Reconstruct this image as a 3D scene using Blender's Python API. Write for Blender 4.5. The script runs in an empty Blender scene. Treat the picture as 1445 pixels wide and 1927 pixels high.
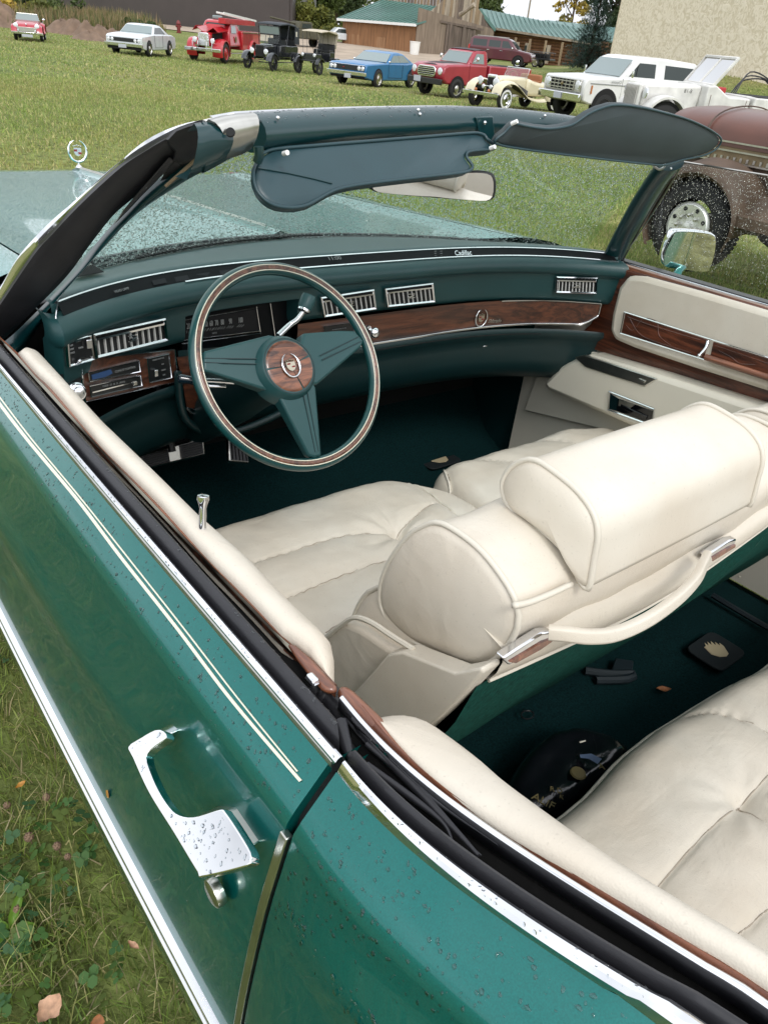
import bpy, bmesh, math, random
import numpy as np
from mathutils import Vector, Matrix, noise as mnoise
random.seed(7); RNG = np.random.default_rng(7)
SC = bpy.context.scene
COL = SC.collection
R = math.radians

# ------------------------------------------------------------------ camera
F_PX, IW, IH = 1396.6, 1445.0, 1927.0
def basis(pitch, roll, yaw):
    p, r, y = R(pitch), R(roll), R(yaw)
    fw = np.array([math.sin(y)*math.cos(p), math.cos(y)*math.cos(p), -math.sin(p)])
    rt = np.array([math.cos(y), -math.sin(y), 0.0]); up = np.cross(rt, fw)
    return fw, math.cos(r)*rt+math.sin(r)*up, math.cos(r)*up-math.sin(r)*rt
BC = basis(30.79, 7.15, 42.9)      # camera as seen from the green car's own frame
BW = basis(32.8, 5.8, 42.9)        # camera in the world (the car stands a little tilted on the grass)
CAMC = np.array([-1.180, -.284, 1.383])
_a = np.array([BC[1], BC[2], -BC[0]]).T; _b = np.array([BW[1], BW[2], -BW[0]]).T
MROT = _b @ _a.T
CAMW = MROT @ CAMC
cam_d = bpy.data.cameras.new('camera'); cam = bpy.data.objects.new('camera', cam_d); COL.objects.link(cam)
cam_d.sensor_fit = 'VERTICAL'; cam_d.sensor_height = 36.0; cam_d.lens = 36.0*F_PX/IH
cam_d.clip_start = .02; cam_d.clip_end = 3000
mw = np.eye(4); mw[:3, :3] = _b; mw[:3, 3] = CAMW
cam.matrix_world = Matrix(mw.tolist())
SC.camera = cam

# ------------------------------------------------------------------ sky, sun, exposure
SUN_EL, SUN_AZ = 48.0, 200.0
world = bpy.data.worlds.new('World'); SC.world = world; world.use_nodes = True
nt = world.node_tree; nt.nodes.clear()
sky = nt.nodes.new('ShaderNodeTexSky'); sky.sky_type = 'NISHITA'; sky.sun_disc = False
sky.sun_elevation = R(SUN_EL); sky.sun_rotation = R(SUN_AZ); sky.dust_density = 4; sky.air_density = 1.0
hs = nt.nodes.new('ShaderNodeHueSaturation'); hs.inputs['Saturation'].default_value = .16
tc = nt.nodes.new('ShaderNodeTexCoord'); mp = nt.nodes.new('ShaderNodeMapping'); mp.inputs['Scale'].default_value = (1, 1, 3.2)
nz = nt.nodes.new('ShaderNodeTexNoise'); nz.inputs['Scale'].default_value = 2.1; nz.inputs['Detail'].default_value = 6
rp = nt.nodes.new('ShaderNodeMapRange'); rp.inputs[1].default_value = .33; rp.inputs[2].default_value = .67
rp.inputs[3].default_value = .70; rp.inputs[4].default_value = 1.35
mx = nt.nodes.new('ShaderNodeMix'); mx.data_type = 'RGBA'; mx.inputs[0].default_value = .72
cl = nt.nodes.new('ShaderNodeMix'); cl.data_type = 'RGBA'; cl.blend_type = 'MULTIPLY'; cl.inputs[0].default_value = 1
bg = nt.nodes.new('ShaderNodeBackground'); bg.inputs['Strength'].default_value = .15
ou = nt.nodes.new('ShaderNodeOutputWorld')
L = nt.links.new
L(sky.outputs[0], hs.inputs['Color']); L(hs.outputs[0], mx.inputs[6]); mx.inputs[7].default_value = (7.4, 7.7, 8.2, 1)
L(tc.outputs['Generated'], mp.inputs[0]); L(mp.outputs[0], nz.inputs['Vector']); L(nz.outputs[0], rp.inputs[0])
L(mx.outputs[2], cl.inputs[6]); L(rp.outputs[0], cl.inputs[7]); L(cl.outputs[2], bg.inputs['Color']); L(bg.outputs[0], ou.inputs['Surface'])
sd = bpy.data.lights.new('sun', 'SUN'); sun = bpy.data.objects.new('sun', sd); COL.objects.link(sun)
sd.energy = 1.0; sd.angle = R(14); sd.color = (1, .97, .93)
_az = R(SUN_AZ)
sdir = Vector((math.sin(_az)*math.cos(R(SUN_EL)), math.cos(_az)*math.cos(R(SUN_EL)), math.sin(R(SUN_EL))))
sun.rotation_euler = (-sdir).to_track_quat('-Z', 'Y').to_euler()
SC.view_settings.view_transform = 'Standard'; SC.view_settings.look = 'None'
SC.view_settings.exposure = 0.45; SC.view_settings.gamma = 1; SC.view_settings.use_curve_mapping = False
SC.render.engine = 'CYCLES'; SC.cycles.use_denoising = True
SC.cycles.max_bounces = 9; SC.cycles.transparent_max_bounces = 12; SC.cycles.transmission_bounces = 6
SC.cycles.caustics_refractive = False; SC.cycles.caustics_reflective = False

# ------------------------------------------------------------------ geometry helpers
def ray(px, py, B):
    fw, rt, up = B
    return fw*F_PX + rt*(px-IW/2) - up*(py-IH/2)
def at(px, py, **k):
    "a point in the green car's frame on the plane x=, y= or z="
    (a, v), = k.items(); i = 'xyz'.index(a); d = ray(px, py, BC)
    return CAMC + d*(v-CAMC[i])/d[i]
def hit(px, py, fn, t0=.2, t1=8, n=300):
    d = ray(px, py, BC); d = d/np.linalg.norm(d); ts = np.linspace(t0, t1, n)
    pv = fn(CAMC+d*ts[0])
    for i in range(1, n):
        v = fn(CAMC+d*ts[i])
        if pv*v <= 0:
            a, b = ts[i-1], ts[i]; fa = pv
            for _ in range(30):
                m = (a+b)/2; fm = fn(CAMC+d*m)
                if fa*fm <= 0: b = m
                else: a, fa = m, fm
            return CAMC+d*a
        pv = v
    return CAMC+d*1.5
def atw(px, py, dist=None, z=None):
    d = ray(px, py, BW)
    if z is not None: return CAMW + d*(z-CAMW[2])/d[2]
    return CAMW + d/math.hypot(d[0], d[1])*dist

def link(name, me, mat=None, parent=None, smooth=40):
    o = bpy.data.objects.new(name, me); COL.objects.link(o)
    if mat is not None:
        for m in (mat if isinstance(mat, (list, tuple)) else [mat]): me.materials.append(m)
    if parent is not None: o.parent = parent
    if smooth and len(me.polygons):
        me.shade_smooth()
        if smooth < 180: me.set_sharp_from_angle(angle=R(smooth))
    return o
def mesh(name, V, Fc, mat=None, parent=None, smooth=40):
    me = bpy.data.meshes.new(name)
    me.from_pydata([tuple(map(float, v)) for v in V], [], [tuple(int(i) for i in f) for f in Fc]); me.validate(); me.update()
    return link(name, me, mat, parent, smooth)
def bulk(name, V, Fc, mat, parent=None, smooth=0, colors=None):
    "fast mesh from numpy arrays: V (n,3), Fc (m,k)"
    V = np.asarray(V, np.float32); Fc = np.asarray(Fc, np.int32); m, k = Fc.shape
    me = bpy.data.meshes.new(name); me.vertices.add(len(V)); me.vertices.foreach_set('co', V.ravel())
    me.loops.add(m*k); me.loops.foreach_set('vertex_index', Fc.ravel())
    me.polygons.add(m); me.polygons.foreach_set('loop_start', np.arange(m, dtype=np.int32)*k)
    me.polygons.foreach_set('use_smooth', np.full(m, bool(smooth)))
    me.update(calc_edges=True)
    if colors is not None:
        a = me.color_attributes.new('tint', 'FLOAT_COLOR', 'POINT')
        c = np.ones((len(V), 4), np.float32); c[:, :3] = colors; a.data.foreach_set('color', c.ravel())
    o = bpy.data.objects.new(name, me); COL.objects.link(o); me.materials.append(mat)
    if parent is not None: o.parent = parent
    return o
class MB:
    "collects shapes of ONE part"
    def __init__(s): s.V, s.F, s.M = [], [], []; s.m = 0
    def add(s, V, Fc):
        n = len(s.V); s.V += [tuple(map(float, v)) for v in V]
        s.F += [tuple(int(i)+n for i in f) for f in Fc]; s.M += [s.m]*len(Fc); return s
    def grid(s, P, cu=False, cv=False, flip=False, cap=False):
        P = np.asarray(P, float); a, b = P.shape[:2]; f = []
        for i in range(a-(0 if cu else 1)):
            for j in range(b-(0 if cv else 1)):
                q = (i*b+j, ((i+1) % a)*b+j, ((i+1) % a)*b+(j+1) % b, i*b+(j+1) % b)
                f.append(q[::-1] if flip else q)
        if cap:
            f.append(tuple(range(b))[::1 if not flip else -1]); f.append(tuple((a-1)*b+j for j in range(b))[::-1 if not flip else 1])
        return s.add(P.reshape(-1, 3), f)
    def tube(s, path, r, n=8, closed=False, caps=True):
        path = np.asarray(path, float); N = len(path)
        rr = np.full(N, r) if np.isscalar(r) else np.asarray(r, float)
        circ = [(math.cos(t), math.sin(t)) for t in np.linspace(0, 2*math.pi, n, endpoint=False)]
        return s.sweep(path, [(c[0], c[1]) for c in circ], closed=closed, caps=caps, scale=rr)
    def sweep(s, path, prof, up=None, closed=False, caps=True, scale=None):
        "prof: closed 2-D outline (side, up)"
        path = np.asarray(path, float); N = len(path); P = []
        if closed: T = np.roll(path, -1, 0)-np.roll(path, 1, 0)
        else: T = np.gradient(path, axis=0)
        T /= np.linalg.norm(T, axis=1)[:, None]+1e-12
        if up is None:
            u = np.array([0, 0, 1.0]) if abs(T[0][2]) < .9 else np.array([0, 1.0, 0])
            us = []
            for t in T:
                u = u-t*(u@t); u = u/(np.linalg.norm(u)+1e-12); us.append(u)
        else:
            us = []
            U = np.asarray(up, float); U = np.tile(U, (N, 1)) if U.ndim == 1 else U
            for t, u in zip(T, U):
                u = u-t*(u@t); us.append(u/(np.linalg.norm(u)+1e-12))
        for i in range(N):
            sd_ = np.cross(T[i], us[i]); k = 1 if scale is None else scale[i]
            P.append([path[i]+k*(a*sd_+b*us[i]) for a, b in prof])
        return s.grid(P, cu=closed, cv=True, cap=(caps and not closed), flip=True)
    def box(s, c, size, rot=None, taper=1.0):
        h = np.array(size)/2; V = []
        for z in (-1, 1):
            for x, y in ((-1, -1), (1, -1), (1, 1), (-1, 1)):
                k = taper if z > 0 else 1
                V.append(np.array([x*h[0]*k, y*h[1]*k, z*h[2]]))
        V = np.array(V)
        if rot is not None: V = V @ np.array(rot).T
        return s.add(V+np.array(c), [(3, 2, 1, 0), (4, 5, 6, 7), (0, 1, 5, 4), (1, 2, 6, 5), (2, 3, 7, 6), (3, 0, 4, 7)])
    def prism(s, pts, o, u, v, w, d):
        "outline pts (2-D) in frame origin o, axes u, v; thickness d along w"
        o, u, v, w = map(lambda q: np.asarray(q, float), (o, u, v, w)); n = len(pts)
        A = [o+u*p[0]+v*p[1] for p in pts]; B = [a+w*d for a in A]
        return s.add(A+B, [tuple(range(n))[::-1], tuple(range(n, 2*n))]+[(i, (i+1) % n, n+(i+1) % n, n+i) for i in range(n)])
    def lathe(s, prof, o, ax, n=24, ref=None, caps=True):
        "prof (radius, height) along axis"
        o = np.asarray(o, float); ax = np.asarray(ax, float); ax = ax/np.linalg.norm(ax)
        r0 = np.array(ref if ref is not None else ((0, 0, 1) if abs(ax[2]) < .9 else (1, 0, 0)), float)
        e1 = r0-ax*(r0@ax); e1 /= np.linalg.norm(e1); e2 = np.cross(ax, e1)
        P = [[o+ax*h+r*(math.cos(t)*e1+math.sin(t)*e2) for t in np.linspace(0, 2*math.pi, n, endpoint=False)] for r, h in prof]
        return s.grid(P, cv=True, cap=caps, flip=True)
    def ball(s, c, r, n=12, m=8, sc=(1, 1, 1)):
        P = [[np.array(c)+r*np.array([sc[0]*math.sin(a)*math.cos(b), sc[1]*math.sin(a)*math.sin(b), sc[2]*math.cos(a)]) for b in np.linspace(0, 2*math.pi, n, endpoint=False)] for a in np.linspace(.02, math.pi-.02, m)]
        return s.grid(P, cv=True, cap=True)
    def build(s, name, mat, parent=None, smooth=40, bevel=0, sub=0, fixn=True):
        me = bpy.data.meshes.new(name); me.from_pydata(s.V, [], s.F); me.validate()
        if fixn:
            bm = bmesh.new(); bm.from_mesh(me); bmesh.ops.recalc_face_normals(bm, faces=bm.faces); bm.to_mesh(me); bm.free()
        if any(s.M) and len(me.polygons) == len(s.M): me.polygons.foreach_set('material_index', s.M)
        o = link(name, me, mat, parent, smooth)
        if bevel:
            b = o.modifiers.new('b', 'BEVEL'); b.width = bevel; b.segments = 2; b.limit_method = 'ANGLE'; b.angle_limit = R(35)
        if sub:
            q = o.modifiers.new('s', 'SUBSURF'); q.levels = q.render_levels = sub
        return o
def spline(pts, n=40, closed=False):
    "Catmull-Rom through points"
    P = np.asarray(pts, float); N = len(P); out = []
    segs = N if closed else N-1
    d = np.linalg.norm(np.diff(np.vstack([P, P[:1]]) if closed else P, axis=0), axis=1); tot = d.sum()+1e-9
    for i in range(segs):
        g = lambda k: P[k % N] if closed else P[min(max(k, 0), N-1)]
        a, b, c, e = g(i-1), g(i), g(i+1), g(i+2)
        k = max(2, int(round(n*d[i]/tot)))
        for t in np.linspace(0, 1, k, endpoint=False):
            out.append(.5*((2*b)+(c-a)*t+(2*a-5*b+4*c-e)*t*t+(3*b-a-3*c+e)*t**3))
    if not closed: out.append(P[-1])
    return np.array(out)
def resample(P, n):
    P = np.asarray(P, float); d = np.r_[0, np.cumsum(np.linalg.norm(np.diff(P, axis=0), axis=1))]
    t = np.linspace(0, d[-1], n)
    return np.array([np.interp(t, d, P[:, k]) for k in range(P.shape[1])]).T
def rrect(w, h, r, n=4):
    "rounded rectangle outline centred on 0"
    out = []
    for cx, cy, a0 in ((w/2-r, h/2-r, 0), (-w/2+r, h/2-r, 90), (-w/2+r, -h/2+r, 180), (w/2-r, -h/2+r, 270)):
        for t in np.linspace(0, 90, n): out.append((cx+r*math.cos(R(a0+t)), cy+r*math.sin(R(a0+t))))
    return out
def empty(name, loc=(0, 0, 0), rz=0, parent=None):
    o = bpy.data.objects.new(name, None); COL.objects.link(o); o.location = loc; o.rotation_euler = (0, 0, rz)
    o.empty_display_size = .2
    if parent is not None: o.parent = parent
    return o
def tag(o, label=None, cat=None, group=None, kind=None):
    if label: o['label'] = label
    if cat: o['category'] = cat
    if group: o['group'] = group
    if kind: o['kind'] = kind
    return o
def incar(o):
    "places a top-level thing that is modelled in the green car's frame"
    m = np.eye(4); m[:3, :3] = MROT; o.matrix_world = Matrix(m.tolist()) @ o.matrix_world
    return o
def text(name, s, o, u, v, size, mat, parent=None, depth=.0006, align='CENTER', shear=0, stretch=1.0):
    c = bpy.data.curves.new(name, 'FONT'); c.body = s; c.size = size; c.extrude = depth; c.align_x = align; c.align_y = 'CENTER'; c.shear = shear
    c.resolution_u = 3
    t = bpy.data.objects.new(name, c); COL.objects.link(t)
    bpy.context.view_layer.update()
    me = bpy.data.meshes.new_from_object(t.evaluated_get(bpy.context.evaluated_depsgraph_get()))
    bpy.data.objects.remove(t)
    u = np.array(u, float); u /= np.linalg.norm(u); v = np.array(v, float); v -= u*(u@v); v /= np.linalg.norm(v); w = np.cross(u, v)
    n = len(me.vertices); co = np.empty(n*3); me.vertices.foreach_get('co', co); co = co.reshape(-1, 3)
    P = np.array(o)+np.outer(co[:, 0]*stretch, u)+np.outer(co[:, 1], v)+np.outer(co[:, 2], w)
    me.vertices.foreach_set('co', P.ravel()); me.update(); me.name = name; me.materials.clear()
    return link(name, me, mat, parent, 0)

# ------------------------------------------------------------------ materials
MATS = {}
def srgb(r, g, b):
    f = lambda c: (c/255/12.92) if c/255 <= .04045 else ((c/255+.055)/1.055)**2.4
    return (f(r), f(g), f(b))
def nodes(name):
    m = bpy.data.materials.new(name); m.use_nodes = True; t = m.node_tree; b = t.nodes['Principled BSDF']
    return m, t, b
def mat(name, col, rough=.5, metal=0, coat=0, coat_rough=.03, var=0, vscale=8, bump=0, bscale=60, detail=4, spec=None, trans=0, sheen=0, aniso=None, dirt=0, bumpmap=None):
    if name in MATS: return MATS[name]
    m, t, b = nodes(name); N = t.nodes.new; LK = t.links.new
    b.inputs['Base Color'].default_value = (*col, 1); b.inputs['Roughness'].default_value = rough; b.inputs['Metallic'].default_value = metal
    b.inputs['Coat Weight'].default_value = coat; b.inputs['Coat Roughness'].default_value = coat_rough
    if spec is not None: b.inputs['Specular IOR Level'].default_value = spec
    if trans: b.inputs['Transmission Weight'].default_value = trans
    if sheen: b.inputs['Sheen Weight'].default_value = sheen
    if var or bump:
        tcn = N('ShaderNodeTexCoord')
        if aniso:
            mpn = N('ShaderNodeMapping'); mpn.inputs['Scale'].default_value = aniso; LK(tcn.outputs['Object'], mpn.inputs[0]); src = mpn.outputs[0]
        else: src = tcn.outputs['Object']
    if var:
        n1 = N('ShaderNodeTexNoise'); n1.inputs['Scale'].default_value = vscale; n1.inputs['Detail'].default_value = detail; LK(src, n1.inputs['Vector'])
        r1 = N('ShaderNodeMapRange'); r1.inputs[1].default_value = .25; r1.inputs[2].default_value = .75; r1.inputs[3].default_value = 1-var; r1.inputs[4].default_value = 1+var
        mm = N('ShaderNodeMix'); mm.data_type = 'RGBA'; mm.blend_type = 'MULTIPLY'; mm.inputs[0].default_value = 1; mm.inputs[6].default_value = (*col, 1)
        LK(n1.outputs[0], r1.inputs[0]); LK(r1.outputs[0], mm.inputs[7]); LK(mm.outputs[2], b.inputs['Base Color'])
        if dirt:
            r2 = N('ShaderNodeMapRange'); r2.inputs[1].default_value = .3; r2.inputs[2].default_value = .7; r2.inputs[3].default_value = max(0, rough-dirt); r2.inputs[4].default_value = rough+dirt
            LK(n1.outputs[0], r2.inputs[0]); LK(r2.outputs[0], b.inputs['Roughness'])
    if bump:
        n2 = N('ShaderNodeTexNoise'); n2.inputs['Scale'].default_value = bscale; n2.inputs['Detail'].default_value = 5; LK(src, n2.inputs['Vector'])
        bn = N('ShaderNodeBump'); bn.inputs['Strength'].default_value = min(1, bump); bn.inputs['Distance'].default_value = .002*max(1, bump)*60/bscale
        LK(n2.outputs[0], bn.inputs['Height']); LK(bn.outputs[0], b.inputs['Normal'])
    MATS[name] = m; return m
def leather(name, col, rough=.42, wr=1.0, fine=650):
    m, t, b = nodes(name); N = t.nodes.new; LK = t.links.new
    tcn = N('ShaderNodeTexCoord')
    b.inputs['Roughness'].default_value = rough
    n1 = N('ShaderNodeTexNoise'); n1.inputs['Scale'].default_value = 7; n1.inputs['Detail'].default_value = 6; LK(tcn.outputs['Object'], n1.inputs['Vector'])
    cr = N('ShaderNodeValToRGB'); e = cr.color_ramp.elements
    e[0].position = .3; e[0].color = (col[0]*.88, col[1]*.84, col[2]*.80, 1); e[1].position = .7; e[1].color = (*col, 1)
    LK(n1.outputs[0], cr.inputs[0])
    sp = N('ShaderNodeTexNoise'); sp.inputs['Scale'].default_value = 260; sp.inputs['Detail'].default_value = 3; LK(tcn.outputs['Object'], sp.inputs['Vector'])
    sr = N('ShaderNodeMapRange'); sr.inputs[1].default_value = .27; sr.inputs[2].default_value = .36; sr.inputs[3].default_value = .88; sr.inputs[4].default_value = 1; LK(sp.outputs[0], sr.inputs[0])
    mm = N('ShaderNodeMix'); mm.data_type = 'RGBA'; mm.blend_type = 'MULTIPLY'; mm.inputs[0].default_value = 1
    LK(cr.outputs[0], mm.inputs[6]); LK(sr.outputs[0], mm.inputs[7]); LK(mm.outputs[2], b.inputs['Base Color'])
    v = N('ShaderNodeTexVoronoi'); v.inputs['Scale'].default_value = fine; LK(tcn.outputs['Object'], v.inputs['Vector'])
    b1 = N('ShaderNodeBump'); b1.inputs['Strength'].default_value = .25; b1.inputs['Distance'].default_value = .0006; LK(v.outputs[0], b1.inputs['Height'])
    n3 = N('ShaderNodeTexNoise'); n3.inputs['Scale'].default_value = 9; n3.inputs['Detail'].default_value = 5; n3.inputs['Distortion'].default_value = 1.3; LK(tcn.outputs['Object'], n3.inputs['Vector'])
    b2 = N('ShaderNodeBump'); b2.inputs['Strength'].default_value = .55*wr; b2.inputs['Distance'].default_value = .012; LK(n3.outputs[0], b2.inputs['Height']); LK(b1.outputs[0], b2.inputs['Normal'])
    mp3 = N('ShaderNodeMapping'); mp3.inputs['Scale'].default_value = (5, 26, 9); mp3.inputs['Rotation'].default_value = (0, 0, .5); LK(tcn.outputs['Object'], mp3.inputs[0])
    n4 = N('ShaderNodeTexNoise'); n4.inputs['Scale'].default_value = 1.0; n4.inputs['Detail'].default_value = 4; n4.inputs['Distortion'].default_value = .8; LK(mp3.outputs[0], n4.inputs['Vector'])
    b3 = N('ShaderNodeBump'); b3.inputs['Strength'].default_value = .5*wr; b3.inputs['Distance'].default_value = .006; LK(n4.outputs[0], b3.inputs['Height']); LK(b2.outputs[0], b3.inputs['Normal'])
    LK(b3.outputs[0], b.inputs['Normal'])
    return m
def wood(name, c1, c2, scale=(3, 40, 40), coat=.6, rot=(0, 0, 0)):
    m, t, b = nodes(name); N = t.nodes.new; LK = t.links.new
    tcn = N('ShaderNodeTexCoord'); mpn = N('ShaderNodeMapping'); mpn.inputs['Scale'].default_value = scale; mpn.inputs['Rotation'].default_value = rot; LK(tcn.outputs['Object'], mpn.inputs[0])
    n1 = N('ShaderNodeTexNoise'); n1.inputs['Scale'].default_value = 1.2; n1.inputs['Detail'].default_value = 9; n1.inputs['Roughness'].default_value = .68; n1.inputs['Distortion'].default_value = 1.1; LK(mpn.outputs[0], n1.inputs['Vector'])
    cr = N('ShaderNodeValToRGB'); e = cr.color_ramp.elements; e[0].position = .36; e[0].color = (*c1, 1); e[1].position = .62; e[1].color = (*c2, 1)
    x = e.new(.47); x.color = (*[a*.55+q*.35 for a, q in zip(c1, c2)], 1)
    LK(n1.outputs[0], cr.inputs[0]); LK(cr.outputs[0], b.inputs['Base Color'])
    b.inputs['Roughness'].default_value = .4; b.inputs['Coat Weight'].default_value = coat; b.inputs['Coat Roughness'].default_value = .12
    bn = N('ShaderNodeBump'); bn.inputs['Strength'].default_value = .25; bn.inputs['Distance'].default_value = .001; LK(n1.outputs[0], bn.inputs['Height']); LK(bn.outputs[0], b.inputs['Normal'])
    return m
def paint(name, col, metal=.35, rough=.35, wet=.0, coat=1.0, flake=True):
    m, t, b = nodes(name); N = t.nodes.new; LK = t.links.new
    tcn = N('ShaderNodeTexCoord')
    n1 = N('ShaderNodeTexNoise'); n1.inputs['Scale'].default_value = 900; n1.inputs['Detail'].default_value = 1; LK(tcn.outputs['Object'], n1.inputs['Vector'])
    r1 = N('ShaderNodeMapRange'); r1.inputs[1].default_value = .3; r1.inputs[2].default_value = .7; r1.inputs[3].default_value = .88; r1.inputs[4].default_value = 1.12; LK(n1.outputs[0], r1.inputs[0])
    mm = N('ShaderNodeMix'); mm.data_type = 'RGBA'; mm.blend_type = 'MULTIPLY'; mm.inputs[0].default_value = 1; mm.inputs[6].default_value = (*col, 1); LK(r1.outputs[0], mm.inputs[7])
    # thin dusty film and grass bits dried on the lacquer
    n2 = N('ShaderNodeTexNoise'); n2.inputs['Scale'].default_value = 5; n2.inputs['Detail'].default_value = 7; LK(tcn.outputs['Object'], n2.inputs['Vector'])
    r2 = N('ShaderNodeMapRange'); r2.inputs[1].default_value = .45; r2.inputs[2].default_value = .8; r2.inputs[3].default_value = 0; r2.inputs[4].default_value = .025; LK(n2.outputs[0], r2.inputs[0])
    m2 = N('ShaderNodeMix'); m2.data_type = 'RGBA'; LK(r2.outputs[0], m2.inputs[0]); LK(mm.outputs[2], m2.inputs[6]); m2.inputs[7].default_value = (.20, .24, .20, 1)
    LK(m2.outputs[2], b.inputs['Base Color'])
    b.inputs['Metallic'].default_value = metal; b.inputs['Roughness'].default_value = rough; b.inputs['Coat Weight'].default_value = coat; b.inputs['Coat Roughness'].default_value = .02
    b.inputs['Coat IOR'].default_value = 1.37
    if wet:
        v = N('ShaderNodeTexVoronoi'); v.inputs['Scale'].default_value = 260; v.inputs['Randomness'].default_value = 1; LK(tcn.outputs['Object'], v.inputs['Vector'])
        rr = N('ShaderNodeMapRange'); rr.inputs[1].default_value = .15; rr.inputs[2].default_value = .55; rr.inputs[3].default_value = 1; rr.inputs[4].default_value = 0; rr.interpolation_type = 'SMOOTHSTEP'; LK(v.outputs[0], rr.inputs[0])
        bn = N('ShaderNodeBump'); bn.inputs['Strength'].default_value = wet; bn.inputs['Distance'].default_value = .003; LK(rr.outputs[0], bn.inputs['Height'])
        LK(bn.outputs[0], b.inputs['Coat Normal'])
    return m
def glassmat(name, tint=(.9, .97, .94), refl=1.0, rough=0.0):
    m, t, b = nodes(name); N = t.nodes.new; LK = t.links.new; t.nodes.remove(b); o = t.nodes['Material Output']
    tr = N('ShaderNodeBsdfTransparent'); tr.inputs[0].default_value = (*tint, 1); gl = N('ShaderNodeBsdfGlossy'); gl.inputs['Roughness'].default_value = rough
    fr = N('ShaderNodeFresnel'); fr.inputs[0].default_value = 1.45; ml = N('ShaderNodeMath'); ml.operation = 'MULTIPLY'; ml.inputs[1].default_value = refl
    mxs = N('ShaderNodeMixShader'); LK(fr.outputs[0], ml.inputs[0]); LK(ml.outputs[0], mxs.inputs[0]); LK(tr.outputs[0], mxs.inputs[1]); LK(gl.outputs[0], mxs.inputs[2]); LK(mxs.outputs[0], o.inputs[0])
    return m
def tinted(name, rough=.7, trans=0.0, spec=.3, var=.25):
    "base colour from the mesh's own 'tint' attribute"
    m, t, b = nodes(name); N = t.nodes.new; LK = t.links.new
    a = N('ShaderNodeAttribute'); a.attribute_name = 'tint'; LK(a.outputs['Color'], b.inputs['Base Color'])
    b.inputs['Roughness'].default_value = rough; b.inputs['Specular IOR Level'].default_value = spec
    if trans:
        tl = N('ShaderNodeBsdfTranslucent'); LK(a.outputs['Color'], tl.inputs[0]); ms = N('ShaderNodeMixShader'); ms.inputs[0].default_value = trans
        o = t.nodes['Material Output']; LK(b.outputs[0], ms.inputs[1]); LK(tl.outputs[0], ms.inputs[2]); LK(ms.outputs[0], o.inputs[0])
    return m

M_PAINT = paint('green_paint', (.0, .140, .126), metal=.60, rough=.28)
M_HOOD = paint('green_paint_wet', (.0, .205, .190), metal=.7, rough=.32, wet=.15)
M_CHROME = mat('chrome', (.80, .81, .83), .09, 1, var=.06, vscale=20, dirt=.05)
M_CHROMED = mat('chrome_dull', (.55, .54, .50), .28, 1, var=.15, vscale=30)
M_RUBBER = mat('black_rubber', (.016, .016, .019), .42, bump=.3, bscale=200, var=.2, vscale=25)
M_FELT = mat('black_felt', (.008, .008, .008), .95, var=.5, vscale=60, bump=1.0, bscale=300)
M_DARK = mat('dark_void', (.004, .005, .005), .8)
M_CREAM = leather('cream_leather', (.65, .605, .52), .42, wr=.42)
M_CREAMS = leather('cream_vinyl', (.64, .60, .515), .40, wr=.2, fine=900)
M_CREAMP = mat('cream_panel', (.62, .59, .50), .42, var=.04, vscale=6, bump=.25, bscale=500)
M_PIPE = mat('cream_piping', (.60, .56, .475), .40)
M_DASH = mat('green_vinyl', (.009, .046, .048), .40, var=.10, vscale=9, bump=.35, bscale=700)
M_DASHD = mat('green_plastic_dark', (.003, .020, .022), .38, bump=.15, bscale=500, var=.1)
M_VISOR = mat('green_visor_vinyl', (.014, .043, .052), .40, bump=.35, bscale=450, var=.1, vscale=12)
M_PILLAR = mat('green_metal_trim', (.002, .030, .034), .32, coat=.35, coat_rough=.1, var=.1, vscale=10)
M_CARPET = mat('green_carpet', (.002, .015, .016), .97, var=.55, vscale=240, bump=1.2, bscale=420, spec=.1)
M_CARPETL = mat('green_carpet_back', (.004, .050, .038), .95, var=.45, vscale=130, bump=1.6, bscale=220, spec=.1)
M_WOOD = wood('rosewood', (.018, .0055, .0028), (.115, .037, .017))
M_WOODY = wood('rosewood_door', (.022, .006, .003), (.140, .040, .018), scale=(40, 3, 40))
M_WOODH = wood('rosewood_hub', (.03, .009, .005), (.26, .095, .045), scale=(9, 60, 60), rot=(0, .5, .3))
M_WOODC = wood('rosewood_cap', (.09, .028, .014), (.27, .10, .05), scale=(60, 5, 60))
M_BLACKG = mat('black_gloss', (.003, .003, .004), .06, coat=.5)
M_BLACKP = mat('black_plastic', (.010, .011, .012), .35)
M_GREY = mat('grey_print', (.16, .17, .17), .6)
M_STRIPE = mat('cream_stripe', (.72, .70, .56), .4, coat=.8)
M_WHITE = mat('white_enamel', (.78, .78, .76), .3, coat=.6)
M_GOLD = mat('gold_print', (.15, .12, .05), .5)
M_GLASS = glassmat('windshield_glass', (.84, .96, .90), .45)
M_GLASSC = glassmat('clear_glass', (.93, .97, .95), .6)
def _water():
    m, t, b = nodes('rain_water'); b.inputs['Base Color'].default_value = (1, 1, 1, 1); b.inputs['Transmission Weight'].default_value = 1; b.inputs['Roughness'].default_value = .0; b.inputs['IOR'].default_value = 1.33
    return m
M_WATER = _water()
M_MIRROR = mat('mirror_glass', (.86, .88, .88), .015, 1)
# ================================================================== the green convertible (all children in the car's own frame)
CAR = empty('convertible_car'); incar(CAR)
tag(CAR, 'dark green open-top convertible with cream leather seats filling the foreground, wet with rain', 'car')
yf = lambda x: 1.145-.17*min(1.15, abs(x/.78))**3.5          # plan curve of the dashboard face
yws = lambda x: 1.475-.47*x*x                                # windshield base
def zb(y): return .937 if y > 0 else .937+.055*(1-math.exp(-(y/.22)**2))
def blt(px, py, dz=0): return hit(px, py, lambda q: q[2]-zb(q[1])-dz, t1=4)

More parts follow.
